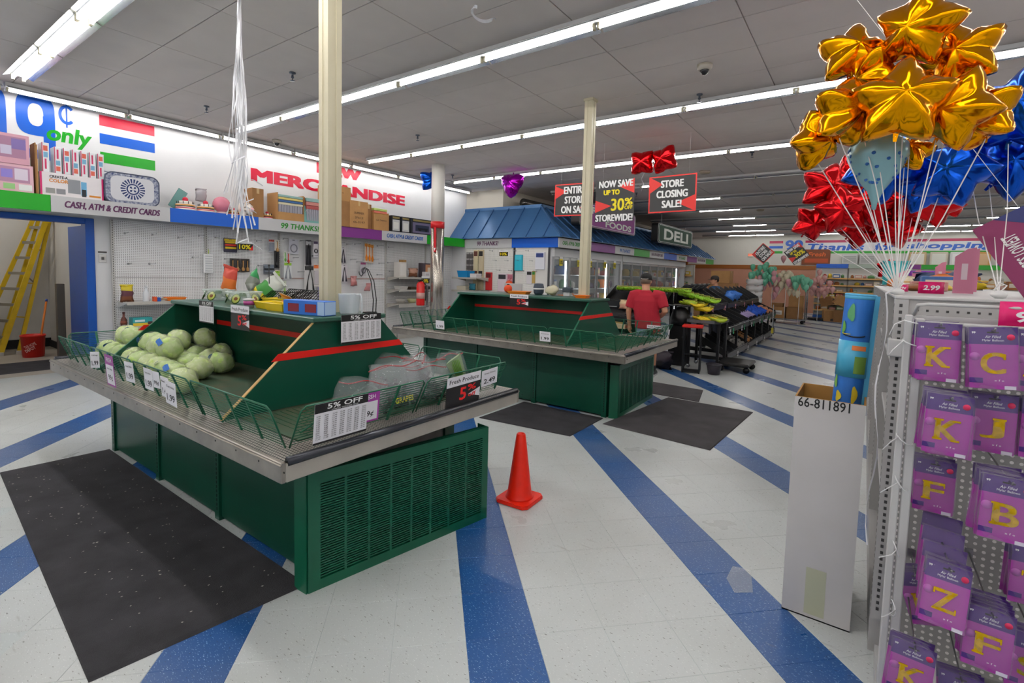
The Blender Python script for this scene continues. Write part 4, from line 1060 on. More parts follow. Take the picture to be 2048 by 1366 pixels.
tray('yellow plastic tray in front near the blue box', -3.14, 1.76, .05, .2, .12, .05, '#e6c415'); tray('orange plastic tray behind the yellow trays', -3.38, 2.03, .3, .2, .12, .04, '#e8702a')
t = thing('paper_tub', 'small white printed tub in front of the yellow trays', 'tub', (-3.5, 1.73, ZD))
MB().lathe([(0, 0), (.03, 0), (.037, .055), (.039, .055), (.039, .06), (0, .06)], 18).build('tub', cmat('#e9e4ea'), t); MB().lathe([(.034, .018), (.0365, .045)], 18).build('print', cmat('#b24a8c'), t)
# blue carton with windows
t = thing('blue_carton', 'blue and white carton with two red windows by the cream pole', 'carton', (-2.79, 1.745, ZD), math.radians(12))
MB().cb(-.165, .165, -.05, .05, 0, .088, .002).build('carton', cmat('#2468c4'), t)
for x in (-.08, .06): MB().box(x - .045, x + .045, -.0512, -.05, .018, .068).build('window', cmat('#7d2230', .15), t)
MB().box(.115, .1655, -.0508, -.0495, .004, .084).build('print', cmat('#a9c4e6'), t); MB().box(.1652, .166, -.045, .045, .005, .083).build('side_print', cmat('#a9c4e6'), t)
# pitcher
t = thing('measuring_pitcher', 'clear plastic pitcher with a long handle on the display end', 'pitcher', (-2.69, 1.96, ZD)); PL = mat('clear_plastic', '#dfe6ec', .15, alpha=.45)
MB().lathe([(0, .002), (.055, 0), (.06, .01), (.068, .125), (.071, .128), (.066, .126), (.056, .012), (0, .01)], 24).build('body', PL, t)
MB().tube([(.066, 0, .125), (.1, .01, .128), (.108, .012, .11), (.112, .014, .02), (.105, .013, .012)], [.006, .007, .007, .006, .005], 8).build('handle', PL, t)
# wire fruit basket and stands
WBK = mat('wire_black', '#141414', .4)
def wire_basket(label, x, y, r, h, col=WBK, z=ZD, content=None):
    t = thing('wire_basket', label, 'basket', (x, y, z)); mb = MB(); n = 18
    for zz, rr in ((.0, .55 * r), (h * .5, .85 * r), (h, r)):
        MB().tube([(rr * math.cos(2 * math.pi * k / n), rr * math.sin(2 * math.pi * k / n), zz + .003) for k in range(n)], .0025, 4, closed=True).build('hoop', col, t)
    for k in range(n):
        a = 2 * math.pi * k / n; mb.tube([(.55 * r * math.cos(a), .55 * r * math.sin(a), .003), (.85 * r * math.cos(a), .85 * r * math.sin(a), h * .5), (r * math.cos(a), r * math.sin(a), h)], .0012, 3)
    mb.build('wires', col, t, kind='stuff')
    if content: MB().lathe([(0, .008), (.5 * r, .008), (.78 * r, h * .5), (.7 * r, h * .62), (0, h * .7)], 12).build('liner', content, t)
wire_basket('black wire fruit basket with yellow lining between pole and pitcher', -3.02, 2.09, .08, .085, content=cmat('#d8b522'))
def banana_hook(label, x, y, hgt, curl=1):
    t = thing('banana_hook', label, 'banana hanger', (x, y, ZD))
    MB().lathe([(0, 0), (.05, 0), (.05, .006), (0, .008)], 20).build('base', WBK, t)
    for s in (-.012, .012):
        MB().tube([(.05, s, .006), (.055, s, hgt * .3), (.03, s, hgt * .7), (-.02, s * .5, hgt * .95), (-.05, 0, hgt), (-.068, 0, hgt * .95), (-.07, 0, hgt * .85), (-.085, 0, hgt * .8), (-.105, 0, hgt * .84), (-.112, 0, hgt * .9)], .0032, 6).build('rod', WBK, t)
banana_hook('tall black banana hook arching over the pitcher', -2.68, 2.11, .3)
def rod_stand(label, x, y, hgt):
    t = thing('rod_stand', label, 'stand', (x, y, ZD)); MB().lathe([(0, 0), (.05, 0), (.05, .005), (0, .007)], 16).build('foot', WBK, t); MB().tube([(0, 0, .005), (0, 0, hgt)], .0035, 6).build('rod', WBK, t); MB().sphere((0, 0, hgt), .007, 8, 5).build('knob', WBK, t)
rod_stand('thin black rod stand behind the grey pouch', -3.98, 2.13, .3); rod_stand('thin black rod stand behind the yellow trays', -3.16, 2.12, .28)
def wire_rack(label, x, y, rz, w, d, tilt, z=ZD):
    t = thing('wire_rack', label, 'rack', (x, y, z), rot=(tilt, 0, rz))
    MB().tube([(-w / 2, -d / 2, .01), (w / 2, -d / 2, .01), (w / 2, d / 2, .01), (-w / 2, d / 2, .01)], .004, 5, closed=True).build('frame', WBK, t)
    mb = MB()
    for k in range(1, 14): mb.tube([(-w / 2 + w * k / 14, -d / 2, .012), (-w / 2 + w * k / 14, d / 2, .012)], .003, 3)
    for k in range(1, 6): mb.tube([(-w / 2, -d / 2 + d * k / 6, .008), (w / 2, -d / 2 + d * k / 6, .008)], .0022, 3)
    mb.build('wires', WBK, t, kind='stuff')
wire_rack('folded black wire rack lying at the back of the cabbage deck', -3.78, 2.1, 0, .5, .12, .7, ZD + .045); wire_rack('second black wire rack tilted behind the orange tray', -3.25, 2.05, .05, .45, .16, .75, ZD + .06); wire_rack('black wire rack on top of the other racks', -3.5, 2.1, .1, .34, .12, .6, ZD + .075)
t = thing('paper_leaflet', 'brown and orange leaflet propped on the black racks', 'leaflet', (-3.28, 1.9, ZD + .045), rot=(.9, .3, .4)); MB().box(-.05, .05, -.001, .001, 0, .09).build('sheet', cmat('#c9a58a'), t); MB().box(-.04, .04, -.0016, -.001, .05, .08).build('print', cmat('#b8642f'), t)
# items on the second display deck
tray('orange tray on the deck of the empty display', -3.9, 5.6, .1, .3, .16, .035, '#e8862a')
t = thing('orange_ball', 'orange ball with a dark cap on the second display deck', 'ball', (-4.15, 5.68, ZD)); MB().sphere((0, 0, .06), .06, 16, 10).build('body', cmat('#e2491c'), t); MB().lathe([(.02, .115), (.02, .128), (0, .13)], 10).build('cap', cmat('#333333'), t)
t = thing('kitchen_scale', 'small dark rounded scale with a white band on the second display deck', 'scale', (-3.62, 5.66, ZD)); MB().lathe([(0, 0), (.05, 0), (.07, .03), (.075, .1), (.06, .15), (0, .155)], 18).build('body', cmat('#3a4350'), t); MB().lathe([(.0745, .07), (.0765, .08), (.0755, .092)], 18).build('band', cmat('#d8d8d8'), t)
t = thing('card_reader', 'dark grey terminal on a grey foot on the second display deck', 'terminal', (-3.17, 5.66, ZD)); MB().cb(-.045, .045, -.04, .04, 0, .05, .006).build('foot', cmat('#b9b9bb'), t); MB().cb(-.07, .07, -.03, .03, .05, .12, .01).build('head', cmat('#3f4850'), t)
tray('small orange dish around the foot of the second cream pole', -2.86, 5.48, 0, .16, .12, .03, '#f07a1c')
t = thing('produce_bag', 'crumpled clear bag of pale produce on the second display deck', 'bag', (-3.38, 5.6, ZD)); me = crumple(MB().sphere((0, 0, .07), .08, 14, 9, sc=(1.2, .9, .85)).mesh('film', clear_film('pale_film', '#e6dfc4', .7)), .03, 14, 4); obj('film', me, t); MB().sphere((0, 0, .055), .05, 10, 6, sc=(1.3, 1, .9)).build('contents', cmat('#d8c48a'), t)
# ================================================================== MERCHANDISE ON AND ABOVE THE LEFT WALL
KR = mat('kraft_board', '#b98a56', .7, noise=.12, nscale=6); KR2 = mat('kraft_board_dark', '#9a6f43', .7, noise=.12, nscale=6); TAPE = mat('packing_tape', '#c9a877', .3)
ZT = 2.4005
def carton(label, x, y, z, w, d, h, rz=0, m_=KR, txt=None, face='x', open_=False, name='carton', cat='carton'):
    """w along local x, d along y; lettering on the +x face (towards the aisle) or -y face"""
    t = thing(name, label, cat, (x, y, z), rz); a, b = w / 2, d / 2
    if open_:
        mb = MB(); e = .006
        mb.box(-a, a, -b, b, 0, e); mb.box(-a, -a + e, -b, b, e, h); mb.box(a - e, a, -b, b, e, h * open_); mb.box(-a + e, a - e, -b, -b + e, e, h); mb.box(-a + e, a - e, b - e, b, e, h)
        mb.build('body', m_, t)
    else:
        MB().cb(-a, a, -b, b, 0, h, .004).build('body', m_, t)
        MB().box(-a * .98, a * .98, -.022, .022, h, h + .0008).build('tape', TAPE, t)
        MB().box(a, a + .0008, -.022, .022, h * .82, h).build('tape', TAPE, t)
    if txt:
        for k, s in enumerate(txt):
            zc = h * (.55 - .17 * k)
            if face == 'x': put_text(MB(), s, (a + .0012, 0, zc), (0, 1, 0), (0, 0, 1), min(d * .7, len(s) * .04), h * .08).build('lettering', INK, t)
            else: put_text(MB(), s, (0, -b - .0012, zc), (1, 0, 0), (0, 0, 1), min(w * .7, len(s) * .04), h * .08).build('lettering', INK, t)
    return t
def printed_box(name, label, x, y, z, w, d, h, base, patches, cat='box', rz=0):
    """patches: (y0,y1,z0,z1,colour) fractions on the aisle face"""
    t = thing(name, label, cat, (x, y, z), rz); MB().cb(-w / 2, w / 2, -d / 2, d / 2, 0, h, .003).build('box', cmat(base), t)
    for k, (a, b, c, e, col) in enumerate(patches):
        MB().box(w / 2, w / 2 + .0008 + .0003 * k, (a - .5) * d, (b - .5) * d, c * h, e * h).build('print', cmat(col), t)
    return t
X6 = -8.72
# toys at the far left
printed_box('toy_box', 'pink toy playset box with lavender window at the shelf end', X6, 1.44, ZT, .22, .34, .34, '#e7b9c6', [(.1, .9, .35, .9, '#b98aa8'), (.15, .45, .5, .8, '#8f7fd0'), (.5, .85, .45, .85, '#e3d6e6'), (.2, .5, .1, .3, '#9fd08a'), (.6, .95, .08, .3, '#f2f2f2')])
printed_box('toy_box', 'second pink toy playset box stacked on top', X6 + .01, 1.42, ZT + .341, .22, .32, .36, '#d9a3b4', [(.1, .9, .2, .9, '#a87a96'), (.2, .5, .3, .6, '#c9c1d8'), (.5, .9, .5, .85, '#7f6aa8')])
t = thing('cardboard_divider', 'plain brown cardboard sheet between the toy boxes', 'cardboard', (X6, 1.64, ZT)); MB().box(-.12, .12, -.012, .0, 0, .64).build('sheet', KR2, t); MB().box(-.12, .12, .002, .012, 0, .62).build('sheet', KR, t)
cbx = printed_box('craft_box', 'white and magenta colouring craft kit box under the row of doll boxes', X6, 1.99, ZT, .2, .64, .3, '#efe9ec', [(.0, .03, 0, 1, '#d0246f'), (.97, 1, 0, 1, '#d0246f'), (.42, .62, .2, .8, '#8d9096'), (.63, .72, .15, .75, '#6fb0d8'), (.64, .71, .1, .42, '#20242c'), (.76, .95, .12, .2, '#d98a2b'), (.08, .22, .12, .34, '#9a9a98'), (.24, .38, .12, .34, '#8a8a90')])
put_text(MB(), 'CREATE-A', (.1045, -.14, .25), (0, 1, 0), (0, 0, 1), .18, .035, 0, .02).build('lettering', INK, cbx)
put_text(MB(), 'COLOR', (.1045, -.14, .2), (0, 1, 0), (0, 0, 1), .19, .045, 0, .03).build('lettering', cmat('#e08a20'), cbx)
for k in range(7):
    y = 1.735 + k * .088 + (.03 if k else 0); h = .335
    al = k in (0,)
    printed_box('doll_box', 'slim white doll box with ' + ('teal side and red corner standing apart' if al else 'red and blue print in the upright row'), X6 - .01, y, ZT + .302, .19, .07, h + (.03 if al else 0), '#eef0f4', [(.0, .12, 0, 1, '#c2285a'), (.2, .8, .08, .26, '#e06a58') if k % 2 else (.2, .8, .72, .9, '#e06a58'), (.2, .8, .3, .48, '#79aed0') if k % 2 else (.2, .8, .5, .68, '#79aed0'), (.35, .6, .55, .9, '#d23a6a') if k % 2 else (.35, .6, .1, .45, '#d23a6a')], 'toy')['group'] = 'doll boxes in the upright row' if k else 'doll box standing apart'
# patterned storage bag
NAVY = mat('bag_pattern', '#c8ccd8', .7, noise=.9, nscale=38, noise_col='#2c3a6e')
t = thing('storage_bag', 'white zip bedding bag with a navy medallion pattern', 'bag', (X6, 2.64, ZT))
mb = MB(); pts = []
for cy_, cz_, a0 in ((.22, .1, -90), (.22, .32, 0), (-.22, .32, 90), (-.22, .1, 180)):
    for k in range(6): a = math.radians(a0 + 18 * k); pts.append((.12, cy_ + .1 * math.cos(a), cz_ + .1 * math.sin(a)))
mb.slab(pts, (-.24, 0, 0)); mb.build('body', NAVY, t)
MB().tube(pts, .008, 6, closed=True).build('piping', cmat('#4a5268'), t)
MB().slab([(.121, p[1] * .8, .21 + (p[2] - .21) * .8) for p in pts], (.001, 0, 0)).build('panel', cmat('#dcdce2'), t)
NV = cmat('#24386f')
mb = MB()
for k in range(22):
    a = 2 * math.pi * k / 22; c, s = math.cos(a), math.sin(a); r0, r1, w = .085, .145, .012
    mb.add([(.1232, r0 * c - w * s * .5, .21 + r0 * s + w * c * .5), (.1232, r0 * c + w * s * .5, .21 + r0 * s - w * c * .5), (.1232, r1 * c + w * s, .21 + r1 * s - w * c), (.1232, r1 * c - w * s, .21 + r1 * s + w * c)], [(0, 1, 2, 3)])
n = 20
mb.add([(.1232, r * math.cos(2 * math.pi * k / n), .21 + r * math.sin(2 * math.pi * k / n)) for r in (.06, .078) for k in range(n)], [(k, (k + 1) % n, n + (k + 1) % n, n + k) for k in range(n)])
for k in range(4):
    a = math.pi / 4 + k * math.pi / 2; mb.add([(.1232, .01 * math.cos(a), .21 + .01 * math.sin(a)), (.1232, .04 * math.cos(a - .4), .21 + .04 * math.sin(a - .4)), (.1232, .05 * math.cos(a), .21 + .05 * math.sin(a)), (.1232, .04 * math.cos(a + .4), .21 + .04 * math.sin(a + .4))], [(0, 1, 2, 3)])
mb.build('medallion', NV, t, kind='stuff')
MB().tube([(.0, -.34, .3), (.02, -.37, .36), (0, -.3, .43), (0, -.22, .42)], .006, 6).build('handle', cmat('#9a9fb0'), t)
# cake party goods
def cake(label, y, r, pink='#f0b7bd', z=ZT, lie=0):
    t = thing('cake_hat', label, 'party hat', (X6, y, z + (r if lie else 0)), rot=(0, math.pi / 2 if lie else 0, .4 if lie else 0)); h = r * .75
    MB().lathe([(0, 0), (r * 1.15, 0), (r * 1.18, .012), (r, .02), (r, h), (0, h)], 22).build('tier', cmat('#f0e3d8'), t)
    for zz, c in ((.3, '#d9566a'), (.55, '#3a2a22'), (.75, '#e9a63a')): MB().lathe([(r * 1.005, h * zz), (r * 1.02, h * zz + .008), (r * 1.005, h * zz + .016)], 22).build('stripe', cmat(c), t)
    MB().lathe([(r * .75, h), (r * .7, h + r * .35), (0, h + r * .4)], 18).build('top_tier', cmat('#f6efe6'), t)
    mb = MB()
    for k in range(10): a = k * .63; mb.tube([(r * .85 * math.cos(a), r * .85 * math.sin(a), h), (r * .85 * math.cos(a), r * .85 * math.sin(a), h + .04)], .005, 5)
    mb.build('candles', cmat('#2e2622'), t, kind='stuff')
    MB().sphere((0, 0, h + r * .55), r * .32, 10, 6).build('cherry', cmat('#c8203c' if not lie else pink), t)
t = thing('teal_board', 'teal board leaning against the wall beside the cake hats', 'board', (X6 - .12, 3.16, ZT), rot=(-.5, 0, 0)); MB().box(0, .012, -.04, .1, .06, .38).build('sheet', cmat('#5f8f8c'), t); MB().box(.012, .014, -.035, .095, .065, .375).build('face', cmat('#6b9b97'), t)
cake('striped felt cake hat with red cherry next to the teal board', 3.35, .13); cake('pale cake hat in the middle of the row', 3.64, .12); cake('cake hat with dark candles next to the pink ball', 4.07, .08); cake('cake hat lying on its side showing its stripes', 4.24, .12, lie=1); cake('small striped cake hat before the brown cartons', 4.64, .085)
t = thing('pink_ball', 'pink glossy ball among the cake hats', 'ball', (X6, 3.88, ZT)); MB().sphere((0, 0, .16), .13, 16, 10).build('ball', cmat('#d67f93', .25), t); MB().lathe([(.06, 0), (.08, .03), (.04, .05)], 14).build('stand', cmat('#e8c9cf'), t)
pouch('plush_toy', 'grey plush toy behind the pale cake hat', (X6 - .1, 3.62, ZT + .18), (0, 0, 1.4), .16, .2, [cmat('#a9a3a8')], 'toy')
# cartons
carton('tall narrow brown carton next to the fallen cake hat', X6 - .05, 4.43, ZT, .3, .2, .5, txt=None, m_=KR2)
t = carton('brown tray carton of grey food containers with coloured lids', X6 - .02, 5.0, ZT, .36, .5, .48, m_=KR, open_=.3)
def crate_stack(label, y, w, cols, z0, h, dz):
    t = thing('container_stack', label, 'container', (X6 + .02, y, z0)); m_ = mat('grey_plastic', '#9b9aa5', .3)
    mb = MB()
    for k in range(9): mb.cb(.11, .125, -w / 2 + w * k / 9 + .004, -w / 2 + w * (k + 1) / 9 - .004, 0, h, .003)
    mb.box(-.1, .11, -w / 2, w / 2, 0, h); mb.build('bodies', m_, t, kind='stuff')
    for k, c in enumerate(cols): MB().cb(-.11, .13, -w / 2 - .004, w / 2 + .004, h + k * dz, h + (k + 1) * dz - .006, .004).build('lid', cmat(c, .3), t)
crate_stack('stack of grey containers with blue and yellow lids in a brown tray', 5.0, .46, ['#d8d2b0', '#2f5e96', '#e6d27a', '#8fb6b2'], ZT + .007, .27, .045)
t = carton('brown tray carton with mint and coral lids behind the teal folder', X6 - .05, 5.52, ZT, .34, .46, .47, m_=KR, open_=.5)
crate_stack('stack of containers with mint, coral and red lids', 5.52, .42, ['#b04a48', '#c9827a', '#8fb8b4'], ZT + .007, .25, .07)
t = thing('teal_folder', 'mint teal folder with a white squiggle leaning on the fascia', 'folder', (X6 + .14, 5.4, ZT), rot=(0, -.12, 0)); MB().slab([(0, -.14, 0), (0, .2, 0), (0, .15, .3), (0, -.14, .32)], (.01, 0, 0)).build('sheet', cmat('#6fa8a2'), t)
MB().tube([(.013, -.1, .2), (.013, -.06, .28), (.013, -.04, .18), (.013, .02, .27), (.013, .04, .24)], .006, 5).build('squiggle', cmat('#f4f4f4'), t)
for k in range(2): pouch('white_bag', ('crumpled white shopping bag before the cream pole', 'second white bag half behind the cream pole')[k], (X6 + .12, 5.68 + k * .25, ZT), (0, 0, 1.5), .2, .24, [cmat('#dfe2ea')], 'bag')
carton('tall printed carton under the top carton above the purple fascia', X6, 5.98, ZT, .38, .5, .5, m_=KR2)
carton('brown carton sitting on top of the tall cartons', X6, 6.0, ZT + .502, .34, .52, .28, m_=KR, txt=['740YX'])
carton('brown carton printed 66-0197XX above the purple fascia', X6 + .02, 6.44, ZT, .36, .44, .54, txt=['SUMMER', 'SPACE', '66-0197'])
carton('narrow carton squeezed behind the printed cartons', X6 - .03, 6.74, ZT, .3, .14, .52, m_=KR2)
carton('brown carton with coral and yellow lids showing at the top', X6, 7.03, ZT, .36, .4, .38, open_=.9, txt=['64-7480X'])
crate_stack('stack of coral, yellow and white lids in the end carton', 7.03, .34, ['#d8d2c8', '#e6c23a', '#d9705a', '#b8cf6a'], ZT + .007, .24, .055)
for k in range(3): printed_box('toy_car_box', ('black and silver toy car box first in the row by the column', 'black and silver toy car box in the middle of the row', 'black toy car box with a dark truck picture')[k], X6, (7.46, 7.74, 8.25)[k], ZT, .3, (.24, .24, .72)[k], .36, '#20222a', [(.08, .92, .08, .75, '#c9cac9' if k < 2 else '#6a6480'), (.2, .8, .2, .6, '#e3e2dc' if k < 2 else '#2b3148'), (.1, .9, .82, .93, '#8a7a42')] + ([(.3, .75, .3, .42, '#12141c'), (.35, .45, .22, .34, '#0a0a0a'), (.62, .72, .22, .34, '#0a0a0a')] if k == 2 else []))
# peg hooks
HKM = mat('chrome_hook', '#a8aaae', .3, metal=.8)
hk = None
def hook(y, z, L=.2):
    global hk
    if hk is None:
        hk = thing('peg_hook', 'bare chrome peg hook on the white pegboard', 'hook', (0, 0, 0), group='empty peg hooks')
        MB().tube([(.0, 0, 0), (.19, 0, .0), (.2, 0, .012)], .004, 5).build('wire', HKM, hk); MB().box(-.002, .004, -.012, .012, -.02, .012).build('plate', HKM, hk); t = hk
    else: t = dup(hk)
    t.location = (-9.008, y, z); t.rotation_euler = (0, 0, random.uniform(-.1, .1))
random.seed(4)
for y in (2.65, 3.0, 3.35, 3.65, 3.9, 4.6): hook(y, 2.02 + random.uniform(-.03, .03))
for y in (2.68, 2.95, 3.55, 4.05, 4.62, 5.15): hook(y, 1.62 + random.uniform(-.1, .1))
for y in (5.1, 5.45, 5.62, 6.05, 6.3, 6.5, 6.7, 7.3, 7.62): hook(y, 2.08 + random.uniform(-.02, .02))
for y in (6.6, 6.75, 7.2, 7.35, 7.6, 5.3, 5.7, 6.1): hook(y, 1.75 + random.uniform(-.05, .05))
for y in (4.9, 5.4, 6.0, 6.9, 7.3, 7.65): hook(y, 1.5 + random.uniform(-.06, .06))
# products hanging on the pegboard
XH = -8.97
def hang_card(label, y, z, w, h, base, shape, col, col2=None, d=.03):
    """carded product: backing card with a moulded item on it; top edge at z"""
    w, h = w * 1.22, h * 1.18
    t = thing('carded_product', label, 'product', (XH + random.uniform(0, .05), y, z)); MB().cb(0, .004, -w / 2, w / 2, -h, 0, .001).build('card', cmat(base), t)
    MB().box(.004, .006, -w * .12, w * .12, -.03, -.02).build('hang_slot', INK, t)
    m_ = cmat(col)
    if shape == 'spoon': MB().tube([(.015, 0, -h * .15), (.015, 0, -h * .6), (.018, 0, -h * .75), (.018, 0, -h * .92)], [.008, .007, w * .32, w * .2], 10).build('item', m_, t)
    elif shape == 'box': MB().cb(.004, .03, -w * .4, w * .4, -h * .92, -h * .3, .005).build('item', m_, t)
    elif shape == 'ring': MB().tube([(.015, w * .33 * math.cos(a), -h * .62 + w * .38 * math.sin(a)) for a in [k * .45 for k in range(14)]], .01, 6, closed=True).build('item', m_, t)
    elif shape == 'tongs':
        for s in (-1, 1): MB().tube([(.015, 0, -h * .15), (.015, s * w * .22, -h * .6), (.015, s * w * .3, -h * .95)], [.006, .008, .02], 6).build('arm', m_, t)
    elif shape == 'rows':
        for k in range(3): MB().cb(.004, .02, -w * .42, w * .42, -h * (.36 + .2 * k), -h * (.22 + .2 * k), .003).build('strip', m_ if k % 2 else cmat(col2 or col), t)
    if col2: MB().box(.0045, .0055, -w * .45, w * .45, -h * .2, -h * .05).build('header_print', cmat(col2), t)
    return t
hang_card('pack of stacked coloured lids next to the 10 percent sign', 4.12, 2.03, .18, .2, '#34324a', 'rows', '#d83a28', '#e9c92b')
for k in range(4): hang_card('small black and copper carded tool in the row below the 10 percent sign', 4.15 + k * .085, 1.69, .07, .2, '#3c3836', 'spoon', '#b98a52')['group'] = 'black and copper carded tools'
hang_card('grey carded spatula above the black ladle', 4.83, 2.07, .09, .2, '#c9cbd2', 'box', '#8e93a0', '#b3402e'); hang_card('carded beige brush beside the grey spatula', 4.93, 2.06, .07, .2, '#e4ded2', 'spoon', '#c79a62')
hang_card('hanging black ladle under the carded brush', 4.92, 1.86, .08, .28, '#2a2a2c', 'spoon', '#1c1c1e'); hang_card('three dark carded gadgets in a block', 4.78, 1.6, .17, .15, '#5a6068', 'rows', '#2c3036', '#7d8794'); hang_card('orange and green carded peeler', 4.93, 1.5, .08, .26, '#e8e2c8', 'rows', '#e07a28', '#8fc43a')
hang_card('white carded whisk above the red peelers', 5.28, 2.1, .16, .24, '#d2d2dc', 'ring', '#8f8f9a'); hang_card('red carded peeler below the white whisk', 5.16, 1.85, .06, .2, '#e9e4e4', 'spoon', '#d0352a'); hang_card('green carded peeler beside the red one', 5.08, 1.86, .05, .18, '#e6ece0', 'spoon', '#6bb04a')
hang_card('silver measuring spoons on a lime card', 5.14, 1.66, .13, .28, '#e9ecec', 'tongs', '#9a9ea6', '#9ac83c'); hang_card('lime carded corer low on the wall', 5.08, 1.3, .06, .22, '#dfe8d2', 'spoon', '#8fc04a')
hang_card('black silicone spatula set hanging high', 5.56, 2.1, .1, .42, '#3a3a40', 'tongs', '#202024', '#c9c9cc'); hang_card('black slotted turner hanging low', 5.6, 1.62, .2, .46, '#d2d0cf', 'tongs', '#1a1a1c', '#3a3a3a'); hang_card('black and white carded opener', 5.72, 2.1, .08, .28, '#ece8ee', 'ring', '#2a2730', '#4a3a5a'); hang_card('small purple topped carded gadget', 5.83, 2.08, .06, .24, '#e4e0ea', 'spoon', '#4a4456', '#6a4a82')
for k in range(4): hang_card('lavender carded kitchen tool in the crowded rows by the pole', 5.92 + k * .07, 2.1 - .42 * (k % 2), .1, .38, '#a7a3c4', 'spoon' if k % 2 else 'box', '#6f6c94', '#d8d4e4')['group'] = 'lavender carded tools'
for k in range(3): hang_card('orange topped white carded tool below the lavender rows', 5.72 + k * .09, 1.64, .085, .38, '#e6dedb', 'box', '#c9c2c6', '#e8783a')['group'] = 'orange topped carded tools'
hang_card('purple fabric item hanging low by the pole', 5.9, 1.18, .18, .22, '#8d88b8', 'box', '#7a74a8')
hang_card('white card with a dark figure print upper', 6.37, 2.02, .1, .3, '#eae6ea', 'tongs', '#3a3644'); hang_card('white card with a dark figure print lower', 6.38, 1.65, .12, .32, '#e6e0e4', 'tongs', '#37323e')
for k in range(3): hang_card('orange plastic spatula hanging beside its twins', 6.95 + k * .085, 2.14 - .01 * k, .07, .36, '#e9dccb', 'spoon', '#f08a12', '#f0a040')['group'] = 'orange spatulas'
hang_card('grey carded hook under the tall banana hook', 6.85, 1.72, .12, .26, '#c9c6cc', 'ring', '#6a666e', '#8a3a62')
pouch('oven_mitt', 'pink quilted oven mitt hanging from a blue tag', (XH + .06, 6.6, 1.2), (0, 0, 1.57), .17, .2, [cmat('#c9807f'), cmat('#d99a98')], 'oven mitt'); pouch('pot_holder', 'folded pink pot holder hanging crooked', (XH + .06, 6.95, 1.08), (.35, 0, 1.57), .16, .18, [cmat('#cf8f8e')], 'pot holder')
t = thing('hanging_rack', 'white wire caddy hanging on the second pegboard bay', 'rack', (XH + .02, 3.76, 1.75)); mb = MB()
MB().cb(0, .03, -.075, .075, -.32, 0, .01).build('panel', cmat('#f0f1f2'), t)
for k in range(7): MB().box(.03, .036, -.055, .055, -.29 + k * .04, -.272 + k * .04).build('slot', cmat('#c6c9cc'), t)
MB().tube([(.02, 0, 0), (.03, 0, .05), (.015, 0, .07)], .006, 6).build('hanger', cmat('#b6d23a'), t)
t = thing('sale_tag', 'black and yellow 10% sign on the pegboard', 'tag', (XH + .1, 4.33, 1.84)); MB().box(0, .004, -.13, .13, 0, .11).build('board', CARDB, t); MB().box(0, .0045, -.13, .13, .11, .15).build('header', WINK, t); put_text(MB(), '10%', (.006, -.01, .055), (0, 1, 0), (0, 0, 1), .2, .08, 0, .03).build('lettering', YINK, t); MB().slab([(.0042, .13, 0), (.0042, .13, .09), (.0042, .06, 0)], (.0004, 0, 0)).build('corner', RINK, t)
t = thing('sale_tag', 'black and yellow 10% sign on the shelf edge by the extinguisher', 'tag', (-8.54, 8.35, 1.26)); MB().box(0, .004, -.13, .13, 0, .12).build('board', CARDB, t); MB().box(0, .0045, -.13, .13, .12, .17).build('header', WINK, t); put_text(MB(), '10%', (.006, -.01, .06), (0, 1, 0), (0, 0, 1), .2, .09, 0, .03).build('lettering', YINK, t)
t = thing('sale_tag', 'black and yellow 10% sign on the deli front pegboard', 'tag', (-7.3, 9.772, 1.97)); MB().box(-.13, .13, -.004, 0, 0, .1).build('board', CARDB, t); MB().box(-.13, .13, -.0045, 0, .1, .14).build('header', WINK, t); put_text(MB(), '10%', (0, -.006, .05), (1, 0, 0), (0, 0, 1), .2, .075, 0, .03).build('lettering', YINK, t)
# shelf goods in the first bay
pouch('chip_bag', 'yellow and brown chip bag on the wall shelf', (-8.72, 2.57, 1.001), (0, 0, 1.5), .16, .24, [cmat('#7a4a30'), cmat('#5e3440'), cmat('#d8c22a')], 'chip bag')
t = thing('spray_bottle', 'white spray bottle on the wall shelf', 'bottle', (-8.7, 2.8, 1.0)); MB().lathe([(.04, 0), (.042, .01), (.04, .13), (.02, .17), (.014, .2), (.014, .215)], 16).build('bottle', cmat('#dfe3e8'), t); MB().cb(-.015, .06, -.012, .012, .215, .24, .004).build('trigger_head', cmat('#eceef0'), t); MB().tube([(.04, 0, .215), (.05, 0, .18)], .004, 5).build('trigger', cmat('#eceef0'), t)
tray('orange plastic tray on the wall shelf', -8.72, 3.18, 1.5, .26, .18, .05, '#ee7d1a', z=1.002)
t = thing('cleaning_brush', 'blue and orange cleaning brush lying on the wall shelf', 'brush', (-8.66, 2.96, 1.0)); MB().cb(-.05, .05, -.05, .0, 0, .06, .006).build('head', cmat('#2b57b0'), t); MB().cb(-.05, .05, -.085, -.05, .0, .07, .004).build('bristles', cmat('#e5592a'), t); MB().tube([(0, 0, .03), (0, .2, .04), (-.02, .34, .05)], .014, 8).build('handle', cmat('#c3a07a'), t)
t = thing('sauce_bottle', 'small dark sauce bottle with a red cap on the lower shelf', 'bottle', (-8.7, 2.52, .65)); MB().lathe([(0, 0), (.038, 0), (.04, .02), (.036, .1), (.014, .14), (.013, .18)], 14).build('bottle', cmat('#5a2a22', .15), t); MB().lathe([(.016, .18), (.016, .205), (0, .206)], 12).build('cap', cmat('#4a1a18'), t); MB().lathe([(.041, .03), (.039, .08)], 14).build('label', cmat('#7a3a2a'), t)
